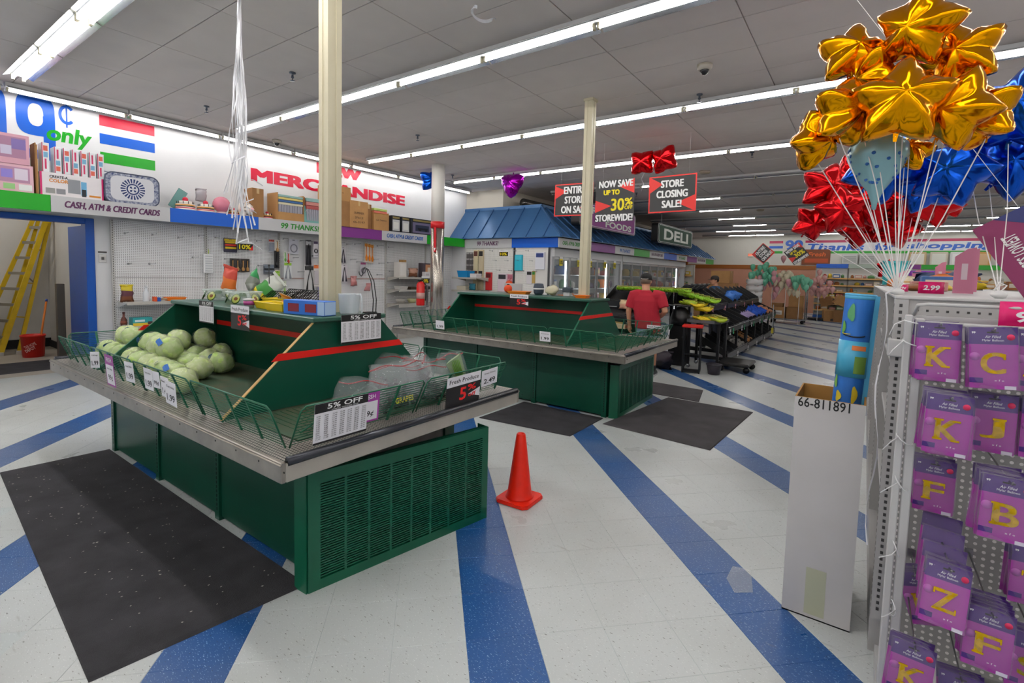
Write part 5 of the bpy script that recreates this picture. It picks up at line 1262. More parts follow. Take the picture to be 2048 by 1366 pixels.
printed_box('wipes_box', 'teal and yellow box on the lower wall shelf', -8.68, 2.72, .65, .16, .24, .12, '#2f9a9c', [(0, 1, 0, .35, '#e4c43a'), (.1, .6, .5, .75, '#dff0f0'), (.75, 1, .15, .5, '#3a2a2a')]); printed_box('small_carton', 'dark little box beside the teal box', -8.7, 2.99, .65, .1, .09, .08, '#4a4650', [(.1, .9, .2, .8, '#6a6672')]); printed_box('small_carton', 'pale lilac box at the end of the lower shelf', -8.7, 3.14, .65, .14, .16, .12, '#d6d2de', [(.1, .9, .5, .8, '#b9a8cc')])
# extinguisher
t = thing('fire_extinguisher', 'red fire extinguisher standing by the steel column', 'extinguisher', (-7.42, 7.12, .85)); RX_ = cmat('#d21f1f', .25)
MB().lathe([(0, 0), (.08, 0), (.085, .02), (.085, .42), (.06, .47), (.025, .49)], 20).build('cylinder', RX_, t); MB().lathe([(.0855, .14), (.0858, .14), (.0858, .26), (.0855, .26)], 20).build('label', cmat('#c99a92'), t); MB().cb(-.02, .02, -.07, .07, .49, .53, .006).build('valve', BLK, t); MB().tube([(0, .06, .51), (.09, .07, .4), (.1, .04, .1)], .01, 6).build('hose', BLK, t)
t = thing('extinguisher_sign', 'narrow red fire extinguisher sign on the steel column', 'sign', (-7.2, 7.29, 1.95)); MB().box(-.03, .03, -.006, 0, 0, .5).build('plate', cmat('#c8222a'), t); MB().slab([(-.025, -.008, .08), (.025, -.008, .08), (0, -.008, .02)], (0, .001, 0)).build('arrow', WINK, t)
t = thing('extinguisher_bracket', 'wall bracket holding the red extinguisher to the column', 'bracket', (-7.4, 7.24, .86)); MB().box(-.04, .04, -.02, .06, -.05, -.012).build('ledge', HKM, t); MB().box(-.02, .02, .02, .06, -.012, .4).build('back_plate', HKM, t)
# shelf goods of the fifth bay and corner
for k, (y, w, h, c) in enumerate(((7.72, .2, .34, '#ded9d2'), (7.9, .1, .4, '#a5804e'))): printed_box('tall_box', ('tall white box with a brown edge on the bread shelf', 'tall brown box behind the white box')[k], -8.72 - .12 * k, y, 1.401, .2 - .05 * k, w, h, c, [(.1, .9, .1, .9, '#e8e4de' if k == 0 else '#a5804e')])
pouch('bread_bag', 'bag of sliced bread on the upper shelf', (-8.7, 8.1, 1.402), (0, 0, 1.4), .26, .2, [cmat('#8a5a3e'), cmat('#b98e78')], 'bread'); printed_box('picture_box', 'box with a dinner photo on the upper shelf', -8.72, 8.52, 1.401, .14, .34, .34, '#4a4048', [(.3, .9, .1, .9, '#c08860'), (.5, .8, .3, .7, '#e6d6c0')]); printed_box('small_carton', 'white egg sized box on the upper shelf edge', -8.6, 8.45, 1.402, .1, .22, .13, '#e4e0e2', [(.1, .6, .3, .7, '#c7bfc4')])
tray('dark round pan on the middle shelf', -8.72, 8.1, 1.5, .26, .24, .06, '#5b4a3a', 'baking_pan', 1.111); tray('black pan beside the brown pan', -8.72, 8.5, 1.5, .3, .24, .07, '#2a2826', 'baking_pan', 1.111); tray('pale pan at the end of the middle shelf', -8.72, 7.75, 1.5, .24, .22, .08, '#c8c6c2', 'baking_pan', 1.111)
for k in range(3): wire_basket(('white wire basket of pale bundles', 'second white wire basket', 'third white wire basket')[k] + ' on the low shelf', -8.72, 7.75 + .34 * k, .15, .16, cmat('#d6d4d0'), .791, cmat('#d8d49a' if k else '#b5b0a8'))
tray('bright blue basket on the corner shelf', -8.28, 9.5, 0, .34, .3, .16, '#1f8fcf', 'plastic_basket', 1.421); printed_box('small_carton', 'white box at the end of the corner shelf', -7.95, 9.5, 1.421, .2, .22, .1, '#e2e0e0', [(.1, .9, .2, .8, '#cfc9cc')]); printed_box('linen_stack', 'folded cream linens on the corner shelf', -8.3, 9.5, 1.101, .3, .3, .1, '#ddd5c2', [(.0, 1, .45, .55, '#b8ae98')]); pouch('yarn_pack', 'teal yarn pack hanging over the corner shelf', (-8.02, 9.45, 1.102), (0, 0, 0), .22, .16, [cmat('#2c7a90')], 'yarn')
# gadgets on the deli front
YH = 9.788
def hangx(label, x, z, w, h, base, col, n=1, name='carded_product', group=None):
    w, h = w * 1.15, h * 1.12
    t = thing(name, label, 'product', (x, YH, z), group=group)
    for k in range(n):
        MB().cb(-w / 2, w / 2, -.03 - k * .03, -.012 - k * .03, -h, 0, .004).build('pack', cmat(base), t)
    MB().box(-w * .4, w * .4, -.032 - (n - 1) * .03, -.03 - (n - 1) * .03, -h * .3, -h * .06).build('header_print', cmat(col), t); return t
for i in range(5):
    for j in range(4): hangx('small dark gadget packet in the grid on the deli front', -8.45 + i * .1, 2.06 - j * .15, .085, .13, '#5b5656', '#a9a4a4', group='gadget packets in a grid')
for i in range(2):
    for j in range(2): hangx(('beige', 'cream')[i] + ' long handled utensil pack ' + ('upper' if j == 0 else 'lower') + ' on the deli front', -8.16 + i * .17, 2.12 - j * .5, .13, .46, '#d8caa6' if i == 0 else '#cfc0a0', '#6a4038' if i == 0 else '#2f2c2c', 2, 'utensil_pack')
hangx('red utensil pack on the deli front', -7.73, 1.56, .16, .4, '#c32a2e', '#5a1a1e', 2, 'utensil_pack'); hangx('white and pink cloth pack on the deli front', -7.3, 1.54, .24, .4, '#e2d4dc', '#3a3a3e', 2, 'cloth_pack'); hangx('pink striped cloth pack on the deli front', -7.08, 1.53, .14, .34, '#d79aa8', '#b56a7e', 1, 'cloth_pack')
t = thing('orange_ball', 'round orange scrubber hanging on the deli front', 'scrubber', (-7.05, 9.683, 1.29)); MB().sphere((0, 0, 0), .09, 14, 9).build('ball', cmat('#e8501c'), t); MB().tube([(0, 0, .08), (0, .088, .16)], .006, 5).build('loop', cmat('#b83a12'), t)
hangx('cyan folded towel hanging on the deli front', -6.83, 2.0, .19, .34, '#2fb3c9', '#48c4d6', 2, 'towel'); hangx('white towel with navy edge hanging by the freezer', -6.22, 2.06, .22, .36, '#dfe2ea', '#2b3f78', 2, 'towel'); hangx('black glue gun pack on the deli front', -6.52, 1.62, .14, .28, '#dcd8dc', '#2c2c30', 1, 'gadget_pack'); hangx('green and tan glue stick pack on the deli front', -6.4, 1.62, .08, .26, '#b89a58', '#3f8a3f', 1, 'gadget_pack')
for k in range(12):
    t = thing('peg_hook', 'short chrome hook on the deli front pegboard', 'hook', (-7.65 + .12 * k, 9.807, 2.1 - .24 * (k % 3)), group='hooks on the deli front'); MB().tube([(0, -.03, 0), (0, -.17, 0), (0, -.18, .012)], .004, 5).build('wire', HKM, t); MB().box(-.012, .012, -.034, -.03, -.02, .012).build('plate', HKM, t)
t = thing('register_screen', 'grey rectangular screen back standing behind the second display', 'screen', (-5.0, 7.0, 1.12), .35); MB().cb(-.16, .16, -.015, .015, 0, .26, .006).build('panel', cmat('#b9b6b6'), t); MB().box(-.02, .02, -.02, .02, -1.12, 0.02).build('post', cmat('#8a8888'), t)
# ladder, bucket, broom in the back room
LAD = mat('ladder_yellow', '#d8b414', .5, noise=.12, nscale=9); ALU = mat('ladder_alu', '#9a9488', .4, metal=.6)
t = thing('step_ladder', 'tall yellow folded step ladder leaning in the back room', 'ladder', (-10.9, 1.3, 0))
LB = Vector((-10.9, 1.3, 0))
fr0, fr1 = Vector((-11.4, 1.65, .03)) - LB, Vector((-11.62, 2.33, 2.34)) - LB
fl0, fl1 = Vector((-11.98, 1.42, .03)) - LB, Vector((-11.78, 2.2, 2.34)) - LB
rr0, rr1 = Vector((-11.45, 1.88, .03)) - LB, Vector((-11.64, 2.37, 2.32)) - LB
rl0, rl1 = Vector((-11.9, 1.72, .03)) - LB, Vector((-11.8, 2.26, 2.32)) - LB
def rail_(p, q, w=.05): MB().tube([p, q], [w, w * .9], 4, smooth=False).build('side_rail', LAD, t); MB().cb(-.04, .04, -.04, .04, -.03, .03, .006, T=Matrix.Translation(p)).build('foot', mat('ladder_foot', '#c9c6c0', .5), t)
rail_(fr0, fr1); rail_(fl0, fl1, .042); rail_(rr0, rr1, .038); rail_(rl0, rl1, .036)
for k in range(1, 9):
    f = k / 8.8; MB().tube([fr0.lerp(fr1, f), fl0.lerp(fl1, f)], .032, 4, smooth=False).build('step', ALU, t)
for k in range(1, 4):
    f = k / 4; MB().tube([rr0.lerp(rr1, f), rl0.lerp(rl1, f)], .014, 4).build('brace', LAD, t)
MB().tube([fr0.lerp(fr1, .55), rr0.lerp(rr1, .5)], .012, 5).build('spreader', ALU, t)
MB().cb(-.1, .1, -.12, .09, -.02, .04, .01, T=Matrix.Translation((fr1 + fl1) / 2)).build('top_cap', LAD, t)
RB_ = cmat('#d8291f', .35)
t = thing('bucket', 'red plastic bucket with a white print on the back room floor', 'bucket', (-10.98, 1.97, .002)); MB().lathe([(0, .0), (.13, 0), (.15, .33), (.157, .33), (.157, .36), (.148, .36), (.135, .03), (0, .02)], 24).build('pail', RB_, t)
put_text(MB(), 'THE HOME', (.136, -.06, .2), (.35, 1, 0), (0, 0, 1), .15, .05, 0, .02, rot=.5).build('lettering', cmat('#f0c8c0'), t); put_text(MB(), 'DEPOT', (.142, -.06, .14), (.35, 1, 0), (0, 0, 1), .13, .05, 0, .02, rot=.5).build('lettering', cmat('#f0c8c0'), t)
t = thing('broom', 'broom with orange handle and blue tip standing in the red bucket', 'broom', (-10.95, 2.02, .03)); MB().tube([(0, 0, 0), (-.25, .17, .85)], .014, 8).build('handle', cmat('#d97a2a'), t); MB().tube([(-.25, .17, .85), (-.262, .178, .89)], .016, 8).build('tip', cmat('#2a4aa0'), t)
t = thing('steel_post', 'grey steel post standing inside the doorway', 'post', (-10.6, 2.24, 0)); MB().cb(-.05, .05, -.05, .05, 0, 1.2, .006).build('post', mat('post_grey', '#6c6863', .4, metal=.5), t); MB().cb(-.08, .08, -.08, .08, 0, .02, .004).build('foot', mat('post_grey', '#6c6863'), t)
t = thing('notice_plaque', 'dark yellow notice on the back room wall', 'sign', (-12.14, .98, 1.75)); MB().box(0, .02, -.25, .25, -.2, .2).build('plate', cmat('#8d8424'), t); MB().box(.02, .022, -.2, .2, -.16, -.1).build('print', cmat('#c9c5a0'), t)
t = thing('dark_cart', 'dark cart behind the yellow ladder', 'cart', (-11.8, .75, 0)); MB().cb(-.3, .3, -.45, .45, .12, .7, .03).build('body', cmat('#3f3a36'), t)
for sx in (-.22, .22):
    for sy in (-.35, .35): MB().lathe([(.06, -.02), (.06, .02)], 14, T=TM((sx, sy, .06), (math.pi / 2, 0, 0))).build('wheel', BLK, t)
t = thing('wall_switch', 'small white switch plate with a dark label beside the doorway', 'switch', (XW + .001, 2.39, 1.62)); MB().cb(0, .012, -.045, .045, -.06, .06, .004).build('plate', cmat('#d4d2cf'), t); MB().box(.012, .02, -.015, .015, -.02, .02).build('toggle', cmat('#5a5856'), t); MB().box(0, .01, -.05, .05, .08, .1).build('label', cmat('#4a4846'), t)
# ================================================================== RIGHT: GONDOLA, END RACK, CARTON WITH ROLLED MAT
GND = mat('gondola_grey', '#b4b2b1', .45, noise=.05, nscale=4); GNL = mat('gondola_light', '#c9c8c8', .4); GNS = mat('gondola_slot', '#3d3c3c', .6)
PEGG = pegboard('rack_pegboard', '#8c8a88', '#d9d4d2', ('X', 'Z'))
t = thing('gondola_shelving', 'grey perforated gondola shelving run behind the balloon rack', 'shelving', (.1, 2.5, 0))
MB().box(.0, .95, .03, 6.3, 0, .16).build('base', GND, t)
for y in (.0, 1.22, 2.44, 3.66, 4.88, 6.1):
    u = MB().box(0, .045, y, y + .035, 0.16, 1.5).build('post', GND, t); mb = MB()
    for i in range(48):
        if y == 0: mb.box(.016, .026, -.0008, .0, .2 + i * .027, .213 + i * .027)
        mb.box(-.0008, 0, y + .012, y + .022, .2 + i * .027, .213 + i * .027)
    mb.build('slot', GNS, u, kind='stuff')
MB().box(.045, .95, .01, .03, .16, 1.5).build('end_panel', GND, t)
mb = MB()
for i in range(30): mb.box(.07 + i * .03, .078 + i * .03, .0085, .01, 1.455, 1.463)
mb.build('end_slot', GNS, t, kind='stuff')
MB().cb(0, .97, 0, 6.3, 1.5, 1.515, .004).build('top_cap', GNL, t)
MB().box(.45, .48, .03, 6.3, .16, 1.5).build('back_panel', GND, t)
for z in (.55, .9, 1.2): MB().cb(0.02, .45, .05, 6.28, z - .025, z, .003).build('shelf', GNL, t)
MB().cb(-.012, .04, -.02, .05, 1.27, 1.34, .004).build('bracket', GNL, t)
# end rack (front frame)
t = thing('end_rack', 'white framed end rack hung with purple balloon packets', 'rack', (.12, 2.2, 0))
MB().cb(.0, .022, -.015, .015, 0, 1.455, .003).build('upright', GNL, t); MB().cb(.028, .055, -.01, .02, 0, 1.445, .003).build('upright', GNL, t)
MB().cb(.9, .93, -.015, .02, 0, 1.455, .003).build('upright', GNL, t)
MB().tube([(.055, -.01, 1.43), (.9, -.01, 1.43)], .008, 8).build('top_bar', GNL, t)
MB().tube([(.03, .1, 1.448), (.035, .02, 1.49), (.06, .0, 1.495), (.9, .0, 1.495)], .006, 8).build('top_bar', GNL, t)
MB().box(.03, .9, .09, .1, 1.37, 1.45).build('header_panel', GNL, t)
MB().box(.03, .9, .27, .285, .1, 1.4).build('peg_panel', PEGG, t)
for s in (.03, .87): MB().cb(s, s + .03, .02, .27, .06, .1, .004).build('foot_rail', GNL, t)
MB().box(0, .93, -.02, .285, 0, .06).build('base', GNL, t)
ZIP = mat('zip_tie', '#e9e9ea', .4)
for k, z in enumerate((1.43, 1.36, 1.02, .86, .62, .4)):
    q = thing('zip_tie', 'white plastic zip tie around the end rack upright', 'zip tie', (.145, 2.19, z), rot=(.3 * k, .2, .4 * k), group='zip ties on the end rack')
    MB().tube([(.028 * math.cos(a), .03 * math.sin(a), 0) for a in [k2 * .7 for k2 in range(9)]], .0022, 5, closed=True).build('loop', ZIP, q); MB().tube([(-.028, 0, 0), (-.05, -.01, -.02 - .02 * (k % 2)), (-.055, -.015, -.06)], .0018, 5).build('tail', ZIP, q)
# packets
PKD = mat('packet_dark_purple', '#472277', .3); PKL = mat('packet_magenta', '#a43a9e', .35, noise=.08, nscale=30); PKF = mat('packet_film', '#f4eef8', .1, alpha=.1, bump=.3, bscale=50)
GLD = mat('gold_foil_letter', '#e0b01c', .22, metal=.9, noise=.25, nscale=60); PKB = mat('packet_burst', '#d8305f', .4); PKC = mat('packet_circle', '#b55cb2', .4)
PW, PH = .118, .2
ins = MB(); ins.box(-PW / 2 + .003, PW / 2 - .003, 0, .0012, -PH + .003, -PH * .285, 1); ins.box(-PW / 2 + .003, PW / 2 - .003, 0, .0012, -PH * .285, -.004, 0)
ins = ins.mesh('insert_card', [PKD, PKL])
flm = MB()
n = 6; vs = []
for s in (-1, 1):
    for j in range(n + 1):
        for i in range(n + 1):
            u, v = i / n * 2 - 1, j / n; vs.append((PW / 2 * u, s * .0035 * (1 - u ** 4) * math.sin(math.pi * min(1, max(0, v))), -PH * v))
o_ = (n + 1) ** 2
for b in (0, o_): flm.f += [[b + j * (n + 1) + i, b + j * (n + 1) + i + 1, b + (j + 1) * (n + 1) + i + 1, b + (j + 1) * (n + 1) + i] for j in range(n) for i in range(n)]
flm.v = vs; flm.m = [0] * len(flm.f); flm.sm = [True] * len(flm.f)
flm = crumple(flm.mesh('film', PKF), .0022, 40, 2)
hole = MB().cb(-.014, .014, -.0006, 0, -.022, -.017, .0002).mesh('hang_hole', BLK)
burst = MB().lathe([(.0095, 0), (.0095, .0006), (0, .0006)], 12, T=TM((PW * .34, -.0012, -PH * .17), (math.pi / 2, 0, 0))).mesh('price_burst', PKB)
prt = MB(); put_text(prt, 'Air Filled', (0, -.0008, -PH * .165), (1, 0, 0), (0, 0, 1), PW * .3, .0085, shear=.2); prt1 = prt.mesh('lettering', WINK)
prt = MB(); put_text(prt, 'Mylar Balloon', (0, -.0008, -PH * .225), (1, 0, 0), (0, 0, 1), PW * .42, .0085, 0, .02); prt2 = prt.mesh('lettering', WINK)
logo = MB(); put_text(logo, '99', (-PW * .38, -.0008, -PH * .1), (1, 0, 0), (0, 0, 1), .009, .007, 0, .03); logo = logo.mesh('logo', WINK)
icon = MB(); put_text(icon, '» f «', (PW * .12, -.0008, -PH * .85), (1, 0, 0), (0, 0, 1), .022, .006); icon = icon.mesh('icons', WINK)
bcd = MB().cb(PW * .22, PW * .44, -.0008, 0, -PH * .985, -PH * .93, .0002).mesh('recycle_label', cmat('#d8cfe0'))
tag_ = MB().box(-PW * .47, -PW * .2, -.0008, 0, -PH * .9, -PH * .82).mesh('size_label', PKD)
cir = MB().lathe([(.013, 0), (.013, .0004), (0, .0004)], 16, T=TM((-PW * .36, -.0004, -PH * .48), (math.pi / 2, 0, 0))).mesh('print_circle', PKC)
LTR = {}
SERIF = {'K': [(-.36, .46, .4, .09), (-.36, -.46, .4, .09), (.36, .46, .34, .09), (.38, -.46, .36, .09)], 'F': [(-.34, -.46, .46, .09), (-.42, .46, .24, .09), (.48, .36, .07, .26)], 'B': [(-.42, .46, .3, .09), (-.42, -.46, .3, .09)], 'J': [(.26, .46, .56, .09)], 'E': [(-.42, .46, .24, .09), (-.42, -.46, .24, .09), (.48, .36, .07, .24), (.48, -.36, .07, .24)], 'Z': [(-.47, .36, .08, .24), (.47, -.36, .08, .24)], 'C': [(.44, .3, .1, .26)], 'T': [(0, -.46, .4, .09), (-.47, .36, .07, .24), (.47, .36, .07, .24)], 'A': [(-.42, -.46, .3, .09), (.42, -.46, .3, .09)], 'M': [(-.42, -.46, .26, .09), (.42, -.46, .26, .09)]}
def letter(ch):
    if ch not in LTR:
        w_, h_, zc = PW * .5, PH * .34, -PH * .58
        mb = MB(); fat_text(mb, ch, (0, -.0015, zc), (1, 0, 0), (0, 0, 1), w_, h_, 0, .0028, res=4)
        for a, b, c, d in SERIF.get(ch, ()): mb.box((a - c / 2) * w_, (a + c / 2) * w_, -.0036, -.0006, zc + (b - d / 2) * h_, zc + (b + d / 2) * h_)
        LTR[ch] = mb.mesh('gold_letter', GLD)
    return LTR[ch]
WORD = {}
def packet(ch, x, y, z, rot, full, lab):
    t = thing('balloon_packet', lab, 'balloon packet', (x, y, z), rot=rot)
    obj('insert_card', ins, t); obj('film', flm, t)
    if full:
        for nm, me in (('hang_hole', hole), ('price_burst', burst), ('lettering', prt1), ('lettering', prt2), ('logo', logo), ('icons', icon), ('recycle_label', bcd), ('size_label', tag_), ('print_circle', cir), ('gold_letter', letter(ch))): obj(nm, me, t)
    return t
PEGW = mat('peg_wire', '#8f8f92', .3, metal=.8)
random.seed(31)
ST_ = [('K', .210, 2.15, 1.438, 5, .014, 0, 'at the top beside the upright'), ('C', .333, 2.12, 1.434, 5, .014, -.07, 'at the top under the pink sign'), ('A', .452, 2.15, 1.433, 4, .014, .02, 'at the top right of the C packet'),
       ('K', .241, 2.05, 1.217, 10, .014, .03, 'on the second hook, nearest the aisle'), ('J', .366, 2.2, 1.213, 4, .014, 0, 'beside the second K packet'), ('G', .487, 2.2, 1.216, 4, .014, 0, 'right of the J packet'),
       ('F', .245, 2.3, .937, 6, .014, 0, 'below the second K packet'), ('B', .38, 2.0, 1.002, 10, .014, .02, 'on a full hook below the J packet'), ('Z', .273, 2.05, .673, 4, .016, .08, 'hanging crooked on a long bare hook'),
       ('E', .212, 2.3, .508, 5, .014, -.3, 'swung sideways beside the upright'), ('F', .378, 2.05, .569, 9, .014, .03, 'on the full hook below the B packet'), ('K', .2, 2.0, .407, 3, .02, .05, 'low down by the rack base'), ('M', .33, 2.1, .300, 3, .02, -.05, 'lowest beside the low K packet'), ('T', .505, 2.25, .718, 5, .014, 0, 'right of the crooked Z packet'), ('S', .505, 2.2, .46, 5, .014, 0, 'right of the lower F packet')]
for ch, x, y, z, n, dy, rz, where in ST_:
    pg = thing('peg_hook', 'wire peg hook carrying the %s balloon packets %s' % (ch, where), 'hook', (x, 2.47, z - .01)); MB().tube([(0, 0.0, 0), (0, y - 2.47 - .03, 0), (0, y - 2.47 - .04, .01)], .0028, 6).build('wire', PEGW, pg); MB().box(-.012, .012, -.004, 0.0, -.015, .015).build('plate', PEGW, pg)
    for k in range(n):
        f = (k == 0)
        sw = rz + random.uniform(-.05, .05) * (k > 0); tx = random.uniform(-.02, .03)
        lab = 'purple packet with a gold letter %s %s' % (ch, where) if f else 'purple balloon packet behind the front %s packet %s' % (ch, where)
        q = packet(ch, x + random.uniform(-.008, .004) * (k > 0), y + k * dy, z + .012 - .012 + random.uniform(-.004, .004), (tx - (.22 if ch == 'Z' else 0), sw, random.uniform(-.08, .08) * (k > 0)), f, lab)
        if not f: q['group'] = 'packets behind ' + ch + ' ' + where
for k in range(3):
    q = packet('Z', .273 + .004 * k, 2.16 + .09 * k, .69 + .018 * k, (-.3, .08, 0), False, 'purple packet spread out along the crooked hook behind the Z'); q['group'] = 'packets spread along the crooked hook'
# pink price signs
PNK = mat('pink_sign', '#e3146f', .4)
def pink_sign(label, x, y, z, w, h, txt, tilt=0):
    t = thing('price_sign', label, 'price sign', (x, y, z), rot=(tilt, 0, 0)); mb = MB()
    n = 8; vs = [(w * (i / n - .5), .012 * math.sin(i * .9), j * h) for j in (0, 1) for i in range(n + 1)]
    mb.add(vs, [(i, i + 1, n + 2 + i, n + 1 + i) for i in range(n)], 0, True); o = mb.build('sheet', PNK, t); md = o.modifiers.new('thick', 'SOLIDIFY'); md.thickness = .001
    put_text(MB(), txt, (0, -.016, h * .5), (1, 0, 0), (0, 0, 1), w * .62, h * .42, 0, .03, shear=.15, res=3).build('lettering', WINK, t)
pink_sign('bright pink 99 cent sign on the top bar of the end rack', .445, 2.185, 1.415, .18, .1, '99¢')
pink_sign('pink 2.99 sign standing on the grey gondola', .268, 3.2, 1.516, .1, .058, '2.99'); pink_sign('small pink 99 cent sign further along the gondola', .172, 3.6, 1.516, .06, .04, '.99¢')
# yellow label tucked in the gondola side
t = thing('paper_tag', 'yellow and red paper tag stuck in the side of the rack upright', 'tag', (.128, 2.32, 1.02)); MB().box(0, .002, -.015, .03, 0, .18).build('sheet', cmat('#e0c42a'), t); MB().box(-.001, 0, -.01, .025, .02, .08).build('print', cmat('#d0542a'), t)
# tall white carton with rolled play mat
WCB = mat('white_carton', '#c9c6c6', .6, noise=.06, nscale=3); WCI = mat('carton_inside', '#b0803f', .7, noise=.1, nscale=5)
t = thing('tall_carton', 'tall open white carton printed with numbers standing in the aisle', 'carton', (-.235, 2.6, 0)); w, d, h = .27, .36, 1.03; e = .006
mb = MB(); mb.box(0, w, 0, e, 0, h); mb.box(0, w, d - e, d, 0, h); mb.box(0, e, e, d - e, 0, h); mb.box(w - e, w, e, d - e, 0, h); mb.box(0, w, 0, d, 0, e); mb.build('outer_walls', WCB, t)
mb = MB(); mb.box(e, w - e, e, e + .001, .01, h); mb.box(e, w - e, d - e - .001, d - e, .01, h); mb.box(e, e + .001, e, d - e, .01, h); mb.box(w - e - .001, w - e, e, d - e, .01, h)
mb.box(0, w, 0, e, h, h + .001); mb.box(0, w, d - e, d, h, h + .001); mb.box(0, e, e, d - e, h, h + .001); mb.box(w - e, w, e, d - e, h, h + .001); mb.build('kraft_lining', WCI, t)
put_text(MB(), '66-811891', (w * .42, -.001, h - .022), (1, 0, 0), (0, 0, 1), .2, .045, 0, .01).build('lettering', INK, t)
put_text(MB(), 'CHIL', (w + .001, .07, .72), (0, 1, 0), (0, 0, 1), .09, .05).build('lettering', INK, t); put_text(MB(), 'SET', (w + .001, .06, .6), (0, 1, 0), (0, 0, 1), .07, .05).build('lettering', INK, t)
MB().box(.09, .17, -.0008, 0, .02, .24).build('tape_patch', mat('old_tape', '#b9bba2', .35), t)
MATB = mat('play_mat_blue', '#2d72c8', .5, noise=.1, nscale=9); MATE = mat('play_mat_edge', '#5cb4e0', .5)
t = thing('rolled_play_mat', 'rolled blue cartoon play mat standing in the tall white carton', 'play mat', (-.085, 2.79, .02), rot=(-.0, .055, .5))
pr = []; 
R0, Ht = .06, 1.485
mb = MB(); vs = []; n = 46
for j in (0, Ht):
    for i in range(n + 1):
        a = i / n * math.pi * 2 * 2.6; r = .016 + (R0 - .018) * min(1, i / n * 1.6) ** .8 + .002 * i / n; vs.append((r * math.cos(a), r * math.sin(a), j))
mb.add(vs, [(i, i + 1, n + 2 + i, n + 1 + i) for i in range(n)], 0, True); o = mb.build('inner_turns', MATE, t); md = o.modifiers.new('thick', 'SOLIDIFY'); md.thickness = .005
MB().lathe([(R0, 0), (R0 + .001, .01), (R0 + .001, Ht - .012), (R0 + .001, Ht - .011), (R0 - .006, Ht - .01)], 36).build('foam_roll', MATB, t)
MB().lathe([(R0 + .0015, Ht - .02), (R0 + .002, Ht - .006), (R0 - .002, Ht), (R0 - .01, Ht), (R0 - .011, Ht - .03)], 36).build('foam_rim', MATE, t)
MB().slab([((R0 + .001) * math.cos(-.95), (R0 + .001) * math.sin(-.95), .0), ((R0 + .016) * math.cos(-.75), (R0 + .016) * math.sin(-.75), 0), ((R0 + .014) * math.cos(-.7), (R0 + .014) * math.sin(-.7), 0), ((R0 - .004) * math.cos(-.8), (R0 - .004) * math.sin(-.8), 0)], (0, 0, Ht)).build('loose_edge', MATE, t)
mb = MB(); mb.tube([((.016 + (R0 - .018) * min(1, i / n * 1.6) ** .8) * math.cos(i / n * math.pi * 5.2), (.016 + (R0 - .018) * min(1, i / n * 1.6) ** .8) * math.sin(i / n * math.pi * 5.2), Ht) for i in range(n + 1)], .0062, 6); mb.build('foam_edge', MATE, t)
MB().lathe([(R0 + .002, 1.1), (R0 + .0035, 1.1), (R0 + .0035, 1.27), (R0 + .002, 1.27)], 28).build('wrapper_band', mat('band_sky', '#4fb0d6', .3), t)
def patch(nm, col, a0, a1, z0, z1, r=R0 + .0048, par=t, blob=True):
    mb = MB(); n = 8; vs = []; c = ((a0 + a1) / 2, (z0 + z1) / 2)
    vs.append((r * math.cos(c[0]), r * math.sin(c[0]), c[1]))
    for k in range(14):
        an = 2 * math.pi * k / 14; q = 1 + (.18 * math.sin(3 * an + z0 * 40) if blob else 0)
        aa = c[0] + (a1 - a0) / 2 * math.cos(an) * q; zz = c[1] + (z1 - z0) / 2 * math.sin(an) * q; vs.append((r * math.cos(aa), r * math.sin(aa), zz))
    mb.add(vs, [(0, 1 + k, 1 + (k + 1) % 14) for k in range(14)]); mb.build(nm, cmat(col), par)
patch('green_print', '#5aa06a', -2.75, -2.25, 1.36, 1.44); patch('green_print', '#6aa848', -3.1, -2.8, 1.3, 1.36); patch('yellow_print', '#d8c030', -1.9, -1.5, .98, 1.06); patch('yellow_print', '#e0c838', -2.9, -2.5, .98, 1.03); patch('pink_print', '#d88ac0', -3.0, -2.5, .9, .96); patch('pink_print', '#e070a0', -2.3, -1.9, .9, .95); patch('green_print', '#7ab050', -3.2, -2.9, 1.04, 1.1)
def rect_patch(nm, col, a0, a1, z0, z1, r=R0 + .0052):
    mb = MB(); n = 8; vs = [(r * math.cos(a0 + (a1 - a0) * i / n), r * math.sin(a0 + (a1 - a0) * i / n), z) for z in (z0, z1) for i in range(n + 1)]; mb.add(vs, [(i, i + 1, n + 2 + i, n + 1 + i) for i in range(n)], 0, True); mb.build(nm, cmat(col), t)
rect_patch('photo_label', '#6f9440', -1.95, -1.15, 1.12, 1.2); rect_patch('orange_lettering', '#e8844a', -2.2, -1.3, 1.228, 1.25)
mb = MB(); mb.tube([((R0 + .005) * math.cos(a), (R0 + .005) * math.sin(a), 1.29 + .014 * (a + 2.2) ** 2) for a in [-2.9 + .1 * k for k in range(15)]], .003, 5); mb.build('black_swoosh', INK, t)
mb = MB(); mb.tube([((R0 + .005) * math.cos(a), (R0 + .005) * math.sin(a), 1.3 + .014 * (a + 2.6) ** 2) for a in [-3.0 + .1 * k for k in range(7)]], .002, 5); mb.build('yellow_swoosh', cmat('#d8c030'), t)
# plastic scrap on the floor
sc_ = MB(); sc_.add([(0, 0, .002), (.09, .02, .006), (.12, .2, .02), (.04, .24, .004), (-.02, .1, .012)], [(0, 1, 4), (1, 2, 4), (2, 3, 4)]); o = sc_.build('plastic_scrap', mat('scrap_film', '#e8ecee', .15, alpha=.28), None, 'scrap of clear plastic film on the floor beside the tall white carton', 'scrap', loc=(-.44, 2.58, 0.0), rot=(0, 0, .4))
